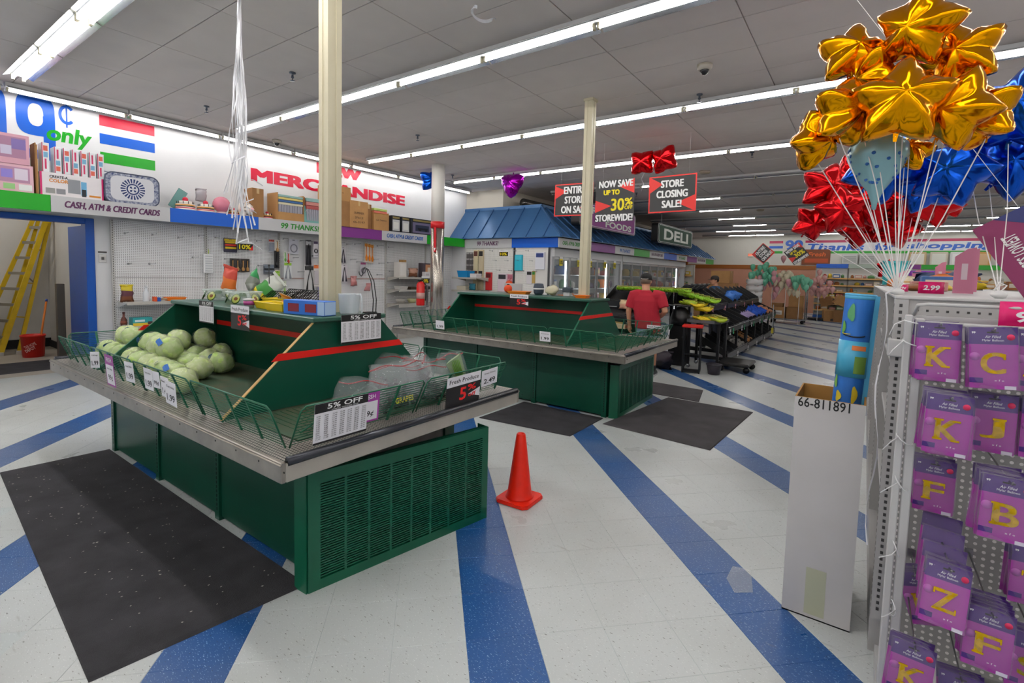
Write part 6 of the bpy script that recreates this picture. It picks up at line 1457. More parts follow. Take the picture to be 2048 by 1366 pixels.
# ================================================================== FOIL BALLOONS
def star_mesh(m_, seed, depth=.58, rin=.64, n=60, rings=9, crease=.05, tips=5):
    from mathutils import noise
    mb = MB(); vs = []; fs = []
    def R(th):
        k = (th / (2 * math.pi / tips)) % 1; k = abs(k - .5) * 2         # 1 at tips, 0 between
        return rin + (1 - rin) * k ** 1.35
    for side in (1, -1):
        base = len(vs)
        for i in range(rings + 1):
            t_ = math.sin(i / rings * math.pi / 2)
            for j in range(n):
                th = 2 * math.pi * j / n + math.pi / 2; r = R(th - math.pi / 2) * t_; k = abs(((th - math.pi / 2) / (2 * math.pi / tips)) % 1 - .5) * 2
                prof = max(0, 1 - t_ ** 2) ** .5 * depth * (.84 + .16 * (1 - t_ + t_ * k))
                w = crease * (t_ ** 3) * math.sin(th * 17 + seed) * max(0, 1 - t_ ** 6)
                p = Vector((r * math.cos(th), r * math.sin(th), side * (prof + w)))
                if 0 < i < rings: p += noise.noise_vector(p * 4.2 + Vector((seed * 2.3, side * 3, 0))) * .035
                vs.append(p)
        fs += [(base + i * n + j, base + i * n + (j + 1) % n, base + (i + 1) * n + (j + 1) % n, base + (i + 1) * n + j) for i in range(rings) for j in range(n)]
    mb.add(vs, fs, 0, True)
    mb.slab([(-.05, -rin - .02, -.004), (.05, -rin - .02, -.004), (.03, -rin - .2, -.004), (-.03, -rin - .2, -.004)], (0, 0, .008))
    return mb.mesh('foil', m_)
GOLD = mat('foil_gold', '#e89a06', .16, metal=1.0); REDF = mat('foil_red', '#c80f17', .2, metal=.85); BLUF = mat('foil_blue', '#0e52c4', .2, metal=.85); PURF = mat('foil_purple', '#a012a8', .2, metal=.9); POLF = mat('foil_mint', '#8fbcc4', .25, metal=.2)
SM = {}
STR_ = mat('balloon_string', '#eceae8', .5)
def balloon(label, x, y, z, r, m_, rot, seed, anchor=None, group=None, depth=.58, tips=5):
    key = (m_.name, seed % 3, depth, tips)
    if key not in SM: SM[key] = star_mesh(m_, seed % 3 + 1, depth, tips=tips)
    t = thing('star_balloon', label, 'balloon', (x, y, z), rot=rot, group=group); o = obj('foil', SM[key], t); o.scale = (r, r, r)
    if anchor is not None:
        from mathutils import Euler
        M = Euler(rot, 'XYZ').to_matrix(); a = M @ Vector((0, -.72 * r, 0)); b = Vector(anchor) - Vector((x, y, z)); Mi = M.inverted()
        mid = a.lerp(b, .5) + Vector((.01 * math.sin(seed), .01 * math.cos(seed), 0))
        MB().tube([Mi @ a, Mi @ mid, Mi @ b], .0022, 4).build('string', STR_, t)
    return t
A1, A2, A3 = (.11, 2.62, 1.53), (.42, 2.62, 1.53), (.16, 3.7, 1.53)
HP = math.pi / 2
gold = [(-.22, 2.60, 2.19, .135, (HP + .3, -.5, .9), 'lowest on the left of the cluster'), (-.12, 2.55, 2.28, .15, (HP, .15, 1.0), 'turned edge on above the lowest one'), (-.11, 2.70, 2.57, .15, (HP - .25, .15, .35), 'with one point straight up at the left top'), (-.03, 2.66, 2.47, .12, (HP + .6, .8, -.6), 'crumpled behind the front star'),
        (.11, 2.60, 2.59, .165, (HP + .2, .3, -.35), 'at the very top of the cluster'), (.26, 2.72, 2.49, .15, (HP - .1, -.25, -.3), 'on the right below the top'), (.07, 2.48, 2.27, .185, (HP - .12, .08, .1), 'facing the aisle at the front'), (.24, 2.58, 2.24, .16, (HP + .1, .5, -.45), 'overlapping the front star on the right'), (.34, 2.70, 2.24, .14, (HP, -.2, -.9), 'at the right edge beside the blue ones'), (.19, 2.80, 2.4, .12, (HP + .3, .9, .3), 'tucked in the middle'), (.12, 2.8, 2.14, .1, (HP - .5, .2, 0), 'hanging low under the front star')]
for k, (x, y, z, r, rot, w) in enumerate(gold): balloon('gold foil star balloon ' + w, x, y, z, r, GOLD, rot, k, A1)
blue = [(.04, 3.30, 2.18, .2, (HP, .6, .3), 'behind the pale dotted balloon'), (.32, 3.30, 2.13, .19, (HP, .35, -.3), 'below the gold stars'), (.54, 3.25, 2.38, .22, (HP - .1, .2, -.3), 'large one at the right edge'), (.57, 3.45, 2.17, .19, (HP, .7, -.2), 'below the large blue one'), (.24, 3.55, 2.1, .16, (HP, 1.0, .2), 'half hidden under its neighbours'), (.43, 3.65, 2.33, .17, (HP, .1, .4), 'peeking out behind the gold stars')]
for k, (x, y, z, r, rot, w) in enumerate(blue): balloon('blue foil star balloon ' + w, x, y, z, r, BLUF, rot, k, A2 if k in (2, 3, 5) else A1)
red = [(-.26, 4.0, 2.20, .175, (HP, .3, .5)), (-.11, 4.15, 2.27, .18, (HP, .9, .1)), (-.33, 4.05, 1.97, .14, (HP + .3, .5, .4)), (-.15, 3.88, 2.03, .17, (HP + .2, 1.1, .2)), (-.02, 4.0, 2.07, .185, (HP + .3, .2, -.2)), (.1, 4.15, 2.03, .185, (HP + .1, .7, 0)), (.21, 3.95, 2.09, .17, (HP + .3, .1, -.4)), (.33, 4.1, 2.08, .165, (HP, .5, -.5)), (-.05, 4.25, 1.94, .16, (HP + .5, .9, 0)), (.14, 4.1, 1.92, .15, (HP + .5, .3, .3)), (.4, 4.2, 2.11, .135, (HP, .2, -.8))]
rw = ['at the upper left of the red cluster', 'behind the pale dotted balloon point', 'small one sticking out at the lower left', 'wrinkled at the front left', 'in the middle of the red cluster', 'behind the white strings', 'facing the aisle right of the strings', 'under the blue stars', 'drooping at the bottom of the cluster', 'drooping beside the strings', 'last on the right of the red cluster']
for k, (x, y, z, r, rot) in enumerate(red): balloon('red foil star balloon ' + rw[k], x, y, z, r, REDF, rot, k, A3)
# pale dotted balloon
t = thing('dotted_balloon', 'pale mint balloon with blue dots hanging under the gold stars', 'balloon', (.01, 2.75, 2.02))
MB().lathe([(.008, -.13), (.012, -.1), (.03, -.05), (.085, .03), (.115, .1), (.11, .15), (.07, .19), (0, .205)], 20).build('foil', POLF, t)
random.seed(9)
prof_ = [(-.05, .03), (.03, .085), (.1, .115), (.15, .11)]
for k in range(26):
    z = random.uniform(-.02, .15); r = next(a[1] + (b[1] - a[1]) * (z - a[0]) / (b[0] - a[0]) for a, b in zip(prof_, prof_[1:]) if a[0] <= z <= b[0]); a = random.uniform(-3.1, 0)
    MB().sphere((0, 0, 0), .008, 8, 5, T=TM((r * math.cos(a), r * math.sin(a), z), (0, 0, a), (.35, 1, 1))).build('dot', cmat('#1f5fa8'), t)
MB().tube([(0, 0, -.13), (.04, -.03, -.3), Vector(A1) - Vector((.01, 2.75, 2.02))], .0022, 4).build('string', STR_, t)
for k, (a, lab) in enumerate(((A1, 'white balloon weight holding the gold star strings'), (A2, 'white balloon weight holding the blue star strings'), (A3, 'white balloon weight holding the red star strings'))):
    t = thing('balloon_weight', lab, 'weight', (a[0], a[1], 1.5155)); me = crumple(MB().sphere((0, 0, .014), .02, 12, 8, sc=(1.3, 1, .7)).mesh('wrap', mat('weight_white', '#dcdcdc', .4)), .006, 60, k); obj('wrap', me, t); MB().tube([(.0, 0, .02), (.02, .0, .05), (.0, .01, .06), (-.015, 0, .03)], .003, 5).build('knot', STR_, t)
ribbon('curling_ribbon', 'long white ribbon trailing down the gondola side from the balloon weight', [(.105 - .0, 2.56, 1.55)] + [(.07 + .012 * math.sin(k * .9), 2.5 + .02 * math.cos(k * .6), 1.52 - .075 * k) for k in range(15)], .0035)
# loose balloons near the ceiling
balloon('red foil star balloon floating under the ceiling above the sale signs', -2.95, 7.5, 3.33, .23, REDF, (HP, .75, .2), 1, tips=4)
balloon('second red foil star balloon beside it under the ceiling', -2.6, 7.5, 3.34, .24, REDF, (HP, .6, -.2), 2, tips=4)
balloon('purple three pointed foil balloon floating by the deli roof', -6.1, 8.4, 3.4, .3, PURF, (HP + .2, math.pi, .1), 1, tips=3); balloon('blue foil star balloon behind the round column', -7.78, 7.7, 3.5, .26, BLUF, (HP, .6, 1.2), 2, tips=4)
ribbon('curling_ribbon', 'curling ribbon dangling from the red balloons near the ceiling', [(-2.93 + .02 * math.sin(k), 7.5, 3.22 - .03 * k) for k in range(12)], .004)
# tilted price board at the right edge
t = thing('price_board', 'tilted purple and navy LOWEST PRICES board above the gondola', 'sign', (.62, 3.0, 1.74), rot=(0, -math.radians(32), 0)); w, h = .17, .19
MB().box(-w, w, 0, .008, -h, h).build('board', cmat('#8a2f5e'), t); MB().slab([(-w * .55, -.001, h), (w, -.001, h), (w, -.001, -h * .2)], (0, .001, 0)).build('navy_field', cmat('#343a74'), t); MB().slab([(-w, -.001, -h), (w, -.001, -h), (w, -.001, -h * .45), (-w * .3, -.001, -h * .7)], (0, .001, 0)).build('tan_field', cmat('#b98a62'), t)
for k, (s, zz) in enumerate((('LOWEST', .3), ('PRICES', -.25))): put_text(MB(), s, (-w * .52, -.0025, zz * h), (0, 0, 1), (-1, 0, 0), h * .5, w * .3, 0, .02).build('lettering', WINK, t)
put_text(MB(), 'LOW', (w * .3, -.0025, 0.05), (0, 0, 1), (-1, 0, 0), h * 1.2, w * .5, 0, .03).build('lettering', WINK, t)
MB().tube([(0, .004, h), (.02, .004, ZC - 1.74)], .0015, 4).build('hanger', STR_, t)
# ================================================================== BLACK PRODUCE STANDS, PEOPLE
BKP = mat('black_plastic', '#151517', .38, noise=.1, nscale=9); BKM = mat('black_metal', '#1e1f22', .35, metal=.3); BKR = mat('black_rail', '#2b2d31', .3, metal=.4); CHR = mat('caster_chrome', '#9a9da2', .25, metal=.8)
def produce_stand(label, x, y, rz, L, levels, legs=True):
    """slanted tray stand; faces +x locally, runs along y"""
    t = thing('produce_stand', label, 'produce stand', (x, y, 0), rz)
    for yy in (0.02, L / 2, L - .04):
        MB().box(-.98, -.94, yy, yy + .04, 0.05, levels[-1][3] + .02).build('post', BKM, t)
        MB().box(-.06, -.02, yy, yy + .04, 0.08, levels[1][1]).build('post', BKM, t)
        MB().slab([(-.98, yy, .08), (0, yy, .08), (0, yy, .13), (-.98, yy, .16)], (0, .04, 0)).build('foot_beam', BKM, t)
    for yy in (.05, L - .05):
        for xx in (-.9, -.08): MB().lathe([(.045, -.015), (.045, .015)], 14, T=TM((xx, yy, .045), (math.pi / 2, 0, 0))).build('caster', CHR, t)
    nb = max(1, int(L / .42))
    for (xf, zf, xb, zb) in levels:
        s = MB().slab([(xf, 0.01, zf), (xb, 0.01, zb), (xb, L - .01, zb), (xf, L - .01, zf)], (0, 0, -.02)).build('tray', BKP, t)
        MB().cb(xf - .005, xf + .015, 0, L, zf - .05, zf + .05, .004).build('front_rail', BKR, t)
        MB().tube([(xf + .01, 0, zf + .07), (xf + .01, L, zf + .07)], .008, 6).build('top_wire', BKR, t)
        for k in range(nb + 1):
            yy = .01 + (L - .02) * k / nb; MB().slab([(xf, yy - .006, zf), (xb, yy - .006, zb), (xb, yy - .006, zb + .1), (xf, yy - .006, zf + .1)], (0, .012, 0)).build('divider', BKR if k % 2 else BKP, t)
    MB().box(-.99, -.975, 0, L, levels[-1][3] - .25, levels[-1][3] + .02).build('back_board', BKP, t)
    return t
LV = [(0.0, .16, -.5, .42), (0.0, .64, -.48, .86), (-.44, .98, -.92, 1.27)]
produce_stand('near black slanted produce stand with bananas and onions', -1.95, 9.35, 0, 1.85, LV); produce_stand('middle black slanted produce stand with blue packs', -1.95, 11.25, 0, 1.85, LV); produce_stand('far black slanted produce stand holding sweet potatoes', -1.95, 13.15, 0, 1.85, LV)
produce_stand('black slanted stand facing the man in the red shirt', -3.95, 8.05, -HP, 1.1, [(0.0, .5, -.4, .7), (-.1, .8, -.5, .98), (-.45, 1.05, -.9, 1.28)])
# row of open lids at the top of the near stand
for k in range(5):
    t = thing('wire_crate', 'tilted black crate frame at the top of the near stand', 'crate', (-2.9, 9.35 + .36 * k, 1.29), rot=(0, -.7, 0), group='crate frames along the stand top'); MB().tube([(0, 0, 0), (.22, 0, 0), (.22, .3, 0), (0, .3, 0)], .012, 5, closed=True).build('frame', BKR, t); MB().box(.02, .2, .02, .28, -.008, -.003).build('panel', cmat('#5a5c60'), t)
# dome, plinth table and stool at the near end
t = thing('rounded_end_table', 'grey rounded end table holding bananas', 'table', (-2.2, 8.9, 0)); pts = [(.28, -.25), (.2, -.34), (.0, -.37), (-.2, -.34), (-.28, -.25), (-.28, .36), (.28, .36)]
MB().slab([(p, q, .8) for p, q in pts], (0, 0, .05)).build('top', mat('table_grey', '#55575a', .4), t)
for sx, sy in ((.24, -.2), (-.24, -.2), (.24, .3), (-.24, .3)):
    MB().box(sx - .02, sx + .02, sy - .02, sy + .02, .07, .8).build('leg', BKM, t); MB().lathe([(.035, -.012), (.035, .012)], 12, T=TM((sx, sy, .036), (math.pi / 2, 0, .5))).build('caster', CHR, t)
t = thing('bread_dome', 'black domed bin with a chrome tray on top', 'bin', (-2.66, 8.88, 0)); MB().box(-.14, .14, -.14, .14, 0, .72).build('plinth', BKP, t); MB().lathe([(.175, .72), (.17, .85), (.13, .98), (.07, 1.03), (0, 1.04)], 20).build('dome', BKP, t); MB().lathe([(0, 1.045), (.16, 1.05), (.24, 1.075), (.25, 1.085), (.16, 1.07)], 20).build('tray', mat('dome_chrome', '#8f8c86', .2, metal=.8), t)
t = thing('wire_stool', 'tall black square stool frame with a red top', 'stool', (-2.28, 8.33, 0), .2)
for sx in (-.13, .13):
    for sy in (-.13, .13): MB().box(sx - .012, sx + .012, sy - .012, sy + .012, 0, .76).build('leg', BKM, t)
MB().cb(-.16, .16, -.16, .16, .745, .78, .008).build('top', mat('stool_red', '#d32018', .4), t); MB().box(-.14, .14, -.14, .14, .01, .025).build('base_plate', BKM, t)
MB().box(-.14, .14, -.14, -.12, .3, .315).build('rung', BKM, t)
t = thing('dolly', 'low black dolly on the floor beside the stand', 'dolly', (-1.72, 9.02, 0), .0); MB().cb(-.25, .25, -.3, .35, .1, .16, .02).build('deck', BKP, t)
for sx in (-.2, .2):
    for sy in (-.22, .28): MB().lathe([(.05, -.02), (.05, .02)], 14, T=TM((sx, sy, .05), (math.pi / 2, 0, 0))).build('wheel', BKM, t)
t = thing('crate', 'purple black bucket under the end table', 'crate', (-1.93, 8.38, 0)); MB().lathe([(0, 0), (.09, 0), (.12, .16), (.125, .17), (.11, .17), (.08, .02), (0, .015)], 14).build('tub', cmat('#35303a'), t); MB().lathe([(.121, .15), (.13, .16), (.121, .172)], 14).build('rim', cmat('#2a2630'), t)
pouch('refuse_bag', 'crumpled dark bag under the stand beside the man', (-2.75, 8.2, 0.0), (0, 0, .3), .4, .3, [cmat('#232127'), cmat('#3a323c')], 'bag')
# bananas -----------------------------------------------------------
def banana_mesh(m_):
    mb = MB(); pts = []; rs = []
    for k in range(8): a = -.7 + 1.4 * k / 7; pts.append((.15 * math.sin(a * 1.15), 0, .13 - .13 * math.cos(a * 1.15))); rs.append((.006, .016, .023, .025, .025, .022, .014, .006)[k])
    mb.tube(pts, rs, 7); return mb.mesh('finger', m_)
BY, BG2, BG1 = banana_mesh(mat('banana_yellow', '#e3c522', .45, noise=.15, nscale=30)), banana_mesh(mat('banana_turning', '#b9c52c', .45, noise=.2, nscale=20, noise_col='#8aa828')), banana_mesh(mat('banana_green', '#8ec02c', .45, noise=.1, nscale=20))
def banana_hand(label, x, y, z, rz, me, n=7, group=None, tilt=0.0):
    t = thing('banana_bunch', label, 'bananas', (x, y, z), rot=(0, tilt, rz), group=group)
    for k in range(n): obj('finger', me, t, loc=(0, (k - n / 2) * .04, .004 * (k % 2)), rot=(.12 * (k - n / 2) * .6, 0, .05 * (k - n / 2)))
    MB().cb(.09, .125, -.12, .12, .04, .065, .005).build('stem', cmat('#8a8a3a'), t)
random.seed(77)
for k in range(9): banana_hand('bunch of green bananas on the top tray of the stand facing the man', -3.75 + .14 * (k % 9) + .0, 8.78 + .03 * (k % 2), 1.31, HP + random.uniform(-.3, .3), BG1, 6, 'green banana bunches on the stand facing the man')
for k in range(6): banana_hand('bunch of green bananas along the back of the rounded table', -2.72 + .1 * k, 9.25 - .02 * k, 1.24 - .02 * k, 1.2 + random.uniform(-.4, .4), BG1, 6, 'green bananas behind the dome')
for k in range(9): banana_hand('bunch of yellow bananas heaped beside the dome', -2.58 + .13 * (k % 3), 8.95 + .14 * (k // 3), 1.1 + .02 * (k % 2) - .05 * (k % 3), random.uniform(.2, 1.2), BY if k % 3 else BG2, 7, 'yellow bananas by the dome')
for k in range(5): banana_hand('bunch of yellow green bananas on the rounded grey table', -2.28 + .1 * (k % 3), 8.75 + .17 * (k // 3) + .04 * k, .855, random.uniform(.5, 1.4), BY if k < 3 else BG2, 7, 'bananas on the grey table')
banana_hand('single green yellow banana bunch at the corner of the grey table', -2.0, 8.68, .855, .7, BG2, 8)
# potatoes / sweet potatoes / onions
def spud(label, x, y, z, r, m_, group):
    o = obj('vegetable', SPUD[m_], None, label, 'vegetable', group, None, (x, y, z), (random.random() * 3, random.random() * 3, random.random() * 3)); o.scale = (r, r * .8, r * .75)
SPUD = {}
for nm, c in (('onion', '#a9733a'), ('potato', '#8d8a86'), ('sweet', '#b0704a')):
    mb = MB(); mb.sphere((0, 0, 0), 1, 12, 8); mb.tube([(0, 0, .95), (.03, 0, 1.12)], .07, 5); SPUD[nm] = crumple(mb.mesh('vegetable', mat('veg_' + nm, c, .5, noise=.2, nscale=25)), .12, 1.6, 3)
def on_tray(lv, yy, f): xf, zf, xb, zb = LV[lv]; return (-1.95 + xf + (xb - xf) * f, yy, zf + (zb - zf) * f)
for i in range(5):
    for j in range(6): x, y, z = on_tray(0, 11.35 + .1 * j, .12 + .13 * i); spud('brown onion on the low tray of the middle stand', x, y, z + .05, .055, 'onion', 'onions on the low tray')
for i in range(4):
    for j in range(5): x, y, z = on_tray(0, 10.5 + .11 * j, .1 + .15 * i); spud('grey brown potato on the low tray of the near stand', x, y, z + .05, .06, 'potato', 'potatoes on the low tray')
for i in range(3):
    for j in range(4): x, y, z = on_tray(1, 14.1 + .14 * j, .15 + .22 * i); spud('sweet potato on the far stand', x, y, z + .05, .075, 'sweet', 'sweet potatoes on the far stand')
BLP = clear_film('blue_pack_film', '#2f5fd0', .9); PUP = clear_film('violet_pack_film', '#b9a8d8', .8)
for k in range(7): x, y, z = on_tray(1, 12.3 + .17 * k, .25 + .25 * (k % 2)); pouch('blue_pack', 'blue plastic produce pack on the middle tier of the stand', (x, y, z + .01), (0, .5, .5), .2, .16, [BLP], 'produce pack')['group'] = 'blue packs on the middle tier'
for k in range(4): x, y, z = on_tray(2, 12.0 + .2 * k, .3); pouch('blue_pack', 'light blue plastic produce pack on the upper tier of the stand', (x, y, z + .01), (0, .4, .4), .24, .18, [mat('lightblue_pack', '#4a86e0', .3)], 'produce pack')['group'] = 'light blue packs on the upper tier'
for k in range(4): x, y, z = on_tray(1, 11.3 + .22 * k, .3); pouch('violet_pack', 'pale violet film pack on the middle tier', (x, y, z + .01), (0, .5, .3), .2, .12, [PUP], 'produce pack')['group'] = 'violet packs on the middle tier'
# price tags on the stand rails
for k in range(22):
    lv = (1, 1, 2, 0)[k % 4]; y = 9.45 + .255 * k; c = ('#e6e4e6', '#e6e4e6', '#e49aa8', '#3fae7a')[(k * 7) % 4]; xf, zf = LV[lv][0], LV[lv][1]
    t = thing('shelf_tag', {'#e6e4e6': 'white', '#e49aa8': 'pink', '#3fae7a': 'green'}[c] + ' price tag on a black stand rail', 'tag', (-1.95 + xf + .02, y, zf - .04), group='price tags on the black stands ' + c); MB().box(0, .002, -.045, .045, -.05, .05).build('card', cmat(c), t); MB().box(.002, .0025, -.03, .03, -.02, .0).build('print', INK, t)
t = thing('bag_roll', 'roll of clear produce bags hanging at the end of the stands', 'bag roll', (-1.9, 14.2, .3)); MB().slab([(.0, -.05, 0), (0, .08, .05), (0, .05, .6), (0, -.02, .62)], (.01, 0, 0)).build('bags', clear_film('bag_roll_film', '#dfe4ea', .6), t); MB().cb(-.01, .03, -.06, .06, -.12, .02, .004).build('tag', cmat('#d8c83a'), t)
# goods on the stand facing the man
pouch('garlic_pack', 'net pack of garlic standing on the upper tray before the man', (-3.55, 8.42, .96), (-.35, 0, 0), .2, .17, [cmat('#d8a48a'), cmat('#c9b08a')], 'garlic'); pouch('garlic_pack', 'second net pack of garlic beside the first', (-3.36, 8.42, .96), (-.35, 0, .1), .2, .17, [cmat('#d09a82'), cmat('#c4a67e')], 'garlic')
printed_box('produce_tray', 'tan and green produce pack on the lower tray before the man', -3.62, 8.2, .72, .36, .1, .1, '#c9a86a', [(0, 1, .2, .8, '#6aa84a')]); printed_box('produce_tray', 'long pale produce pack below the tan one', -3.55, 8.1, .64, .4, .1, .08, '#d8c4a0', [(0, 1, .2, .8, '#d06a5a')]); pouch('pink_pack', 'bright pink bag on the tray at the right of the man', (-2.98, 8.35, .9), (-.5, .3, .3), .16, .13, [cmat('#d83a90')], 'bag')
# people ------------------------------------------------------------
def loft(mb, rings, n=16, m=0, cap=True):
    vs = []; 
    for (c, rx, ry, tz) in rings:
        for k in range(n):
            a = 2 * math.pi * k / n; vs.append((c[0] + rx * math.cos(a), c[1] + ry * math.sin(a), c[2] + tz * math.cos(a)))
    fs = [(i * n + k, i * n + (k + 1) % n, (i + 1) * n + (k + 1) % n, (i + 1) * n + k) for i in range(len(rings) - 1) for k in range(n)]
    if cap: fs += [tuple(range(n))[::-1], tuple((len(rings) - 1) * n + k for k in range(n))]
    mb.add(vs, fs, m, True)
def limb(mb, pts, rs, n=12, m=0):
    P = [Vector(p) for p in pts]; Q = []; R_ = []
    for i in range(len(P) - 1):
        for k in range(4): f = k / 4; Q.append(P[i].lerp(P[i + 1], f)); R_.append(rs[i] + (rs[i + 1] - rs[i]) * f)
    Q.append(P[-1]); R_.append(rs[-1]); mb.tube(Q, R_, n, m)
def hand(mb, wrist, d, side, palm):
    """palm and five bent fingers; d = pointing direction, side = thumb side"""
    w = Vector(wrist); d = Vector(d).normalized(); s = Vector(side).normalized(); nrm = d.cross(s).normalized() * palm
    limb(mb, [w, w + d * .05, w + d * .085], [.026, .036, .034], 10)
    for k, (o, L) in enumerate(((-.027, .052), (-.009, .066), (.009, .07), (.026, .062))):
        b = w + d * .08 + s * o * 1.0; mb.tube([b, b + d * L * .45 + nrm * .006, b + d * L * .8 + nrm * .022, b + d * L * .9 + nrm * .04], [.0095, .009, .0085, .007], 7)
    b = w + d * .03 + s * .03; mb.tube([b, b + s * .022 + d * .025, b + s * .024 + d * .055 + nrm * .01], [.011, .0105, .008], 7)
def person(label, loc, rz, shirt, short_c, P, cap, hair, scale=1.0, long_pants=False):
    t = thing('person', label, 'person', loc, rz); t.scale = (scale,) * 3
    SK = mat('skin_tone', '#c08a6c', .5); sm, pm = mat('shirt_' + shirt[1:], shirt, .8, bump=.3, bscale=18), mat('pants_' + short_c[1:], short_c, .85)
    mb = MB(); hd = Vector(P['head'])
    mb.sphere(hd + Vector((0, .01, .0)), .1, 18, 12, sc=(.78, .96, 1.12)); mb.sphere(hd + Vector((0, .035, -.055)), .062, 14, 8, sc=(.95, 1, .9))
    mb.sphere(hd + Vector((0, .105, -.02)), .016, 8, 6, sc=(.8, 1, 1.3))
    for s in (-1, 1): mb.sphere(hd + Vector((s * .08, .0, -.01)), .028, 8, 6, sc=(.35, .7, 1))
    limb(mb, [P['neck'] + Vector((0, 0, -.08)), P['neck'], hd + Vector((0, -.01, -.06))], [.075, .062, .058])
    loft(mb, [((P['pelvis'] + Vector((0, 0, -.1))), .15, .11, 0), (P['pelvis'], .165, .12, 0), (P['chest'] + Vector((0, 0, -.15)), .16, .12, 0), (P['chest'], .175, .12, 0), (P['chest'] + Vector((0, 0, .1)), .13, .09, 0), (P['neck'] + Vector((0, 0, -.04)), .07, .06, 0)])
    for sd in ('l', 'r'):
        limb(mb, [P[sd + 'sho'], P[sd + 'elb'], P[sd + 'wri']], [.058, .045, .028]); hand(mb, P[sd + 'wri'], P[sd + 'hdir'], P[sd + 'thumb'], 1 if sd == 'l' else -1)
        limb(mb, [P[sd + 'hip'], P[sd + 'kne'], P[sd + 'kne'] + (P[sd + 'ank'] - P[sd + 'kne']) * .35, P[sd + 'ank']], [.085, .058, .058, .038])
        limb(mb, [P[sd + 'ank'], P[sd + 'ank'] + Vector((0, .03, -.05)), P[sd + 'ank'] + Vector((0, .13, -.065))], [.038, .04, .03])
    b = mb.build('body', SK, t); md = b.modifiers.new('join', 'REMESH'); md.mode = 'VOXEL'; md.voxel_size = .009; md.use_smooth_shade = True
    # face
    for s in (-1, 1): MB().sphere(hd + Vector((s * .032, .093, .012)), .009, 8, 6).build('eye', cmat('#2a2420'), t)
    MB().tube([hd + Vector((-.024, .096, -.062)), hd + Vector((0, .102, -.064)), hd + Vector((.024, .096, -.062))], .005, 6).build('mouth', cmat('#9a5a4c'), t)
    # hair and cap
    mb = MB(); mb.sphere(hd + Vector((0, -.006, .012)), .104, 18, 10, sc=(.8, .98, 1.08)); hm = mb.build('hair', mat('hair_' + hair[1:], hair, .8), t)
    for v in hm.data.vertices:
        r = v.co - hd
        if r.z < -.045: v.co.z = hd.z - .045 + (r.z + .045) * .05; v.co.x = hd.x + r.x * .9; v.co.y = hd.y + r.y * .8
        if r.y > .05 and r.z < .05: v.co.y = hd.y + .05
    cm = mat('cap_' + cap[1:], cap, .8); mb = MB(); mb.lathe([(.088, .035), (.092, .055), (.088, .09), (.066, .125), (.03, .14), (0, .143)], 20, c=hd + Vector((0, 0, -.01)), sy=1.16); c_ = mb.build('cap', cm, t)
    mb = MB(); mb.slab([hd + Vector(p) for p in ((-.07, .08, .03), (.07, .08, .03), (.06, .16, .015), (0, .185, .012), (-.06, .16, .015))], (0, 0, .006)); mb.build('brim', cm, c_)
    MB().tube([hd + Vector((-.06, -.085, .04)), hd + Vector((0, -.108, .035)), hd + Vector((.06, -.085, .04))], .008, 6).build('strap', cmat('#8f8a86'), c_)
    # shirt
    mb = MB(); ch, pv = P['chest'], P['pelvis']
    loft(mb, [(pv + Vector((0, 0, -.1)), .2, .15, 0), (pv + Vector((0, 0, .02)), .205, .16, 0), (ch + Vector((0, 0, -.16)), .2, .155, 0), (ch, .215, .15, 0), (ch + Vector((0, 0, .09)), .19, .12, 0), (P['neck'] + Vector((0, 0, -.03)), .1, .085, 0), (P['neck'] + Vector((0, 0, .0)), .075, .07, 0)])
    for sd in ('l', 'r'):
        e = P[sd + 'sho'].lerp(P[sd + 'elb'], .78); limb(mb, [P[sd + 'sho'].lerp(ch + Vector((0, 0, .06)), .45), P[sd + 'sho'], e], [.1, .085, .078], 14)
    s_ = mb.build('shirt', sm, t); md = s_.modifiers.new('join', 'REMESH'); md.mode = 'VOXEL'; md.voxel_size = .011; md.use_smooth_shade = True
    # trousers
    mb = MB(); loft(mb, [(pv + Vector((0, 0, .04)), .172, .13, 0), (pv + Vector((0, 0, -.05)), .18, .135, 0), (pv + Vector((0, 0, -.16)), .17, .13, 0)])
    for sd in ('l', 'r'):
        e = P[sd + 'ank'] + Vector((0, 0, .02)) if long_pants else P[sd + 'kne'] + Vector((0, 0, .03)); limb(mb, [P[sd + 'hip'], P[sd + 'hip'].lerp(e, .5), e], [.105, .1, .088 if not long_pants else .065], 14)
    s_ = mb.build('trousers' if long_pants else 'shorts', pm, t); md = s_.modifiers.new('join', 'REMESH'); md.mode = 'VOXEL'; md.voxel_size = .011; md.use_smooth_shade = True
    for sd in ('l', 'r'):
        a = P[sd + 'ank']; mb = MB(); limb(mb, [a + Vector((0, -.045, -.045)), a + Vector((0, .02, -.04)), a + Vector((0, .12, -.055)), a + Vector((0, .17, -.06))], [.04, .05, .047, .03], 12)
        s_ = mb.build('shoe', cmat('#3c3e42'), t); MB().slab([a + Vector((x_, y_, -a.z)) for x_, y_ in ((-.042, -.08), (.042, -.08), (.048, .1), (.03, .2), (-.03, .2), (-.048, .1))], (0, 0, .022)).build('sole', cmat('#c9c9c9'), s_)
        mb = MB(); limb(mb, [a + Vector((0, 0, -.02)), a + Vector((0, 0, .08))], [.045, .047], 12); mb.build('sock', cmat('#18181a'), t)
    return t
VV = lambda *a: Vector(a)
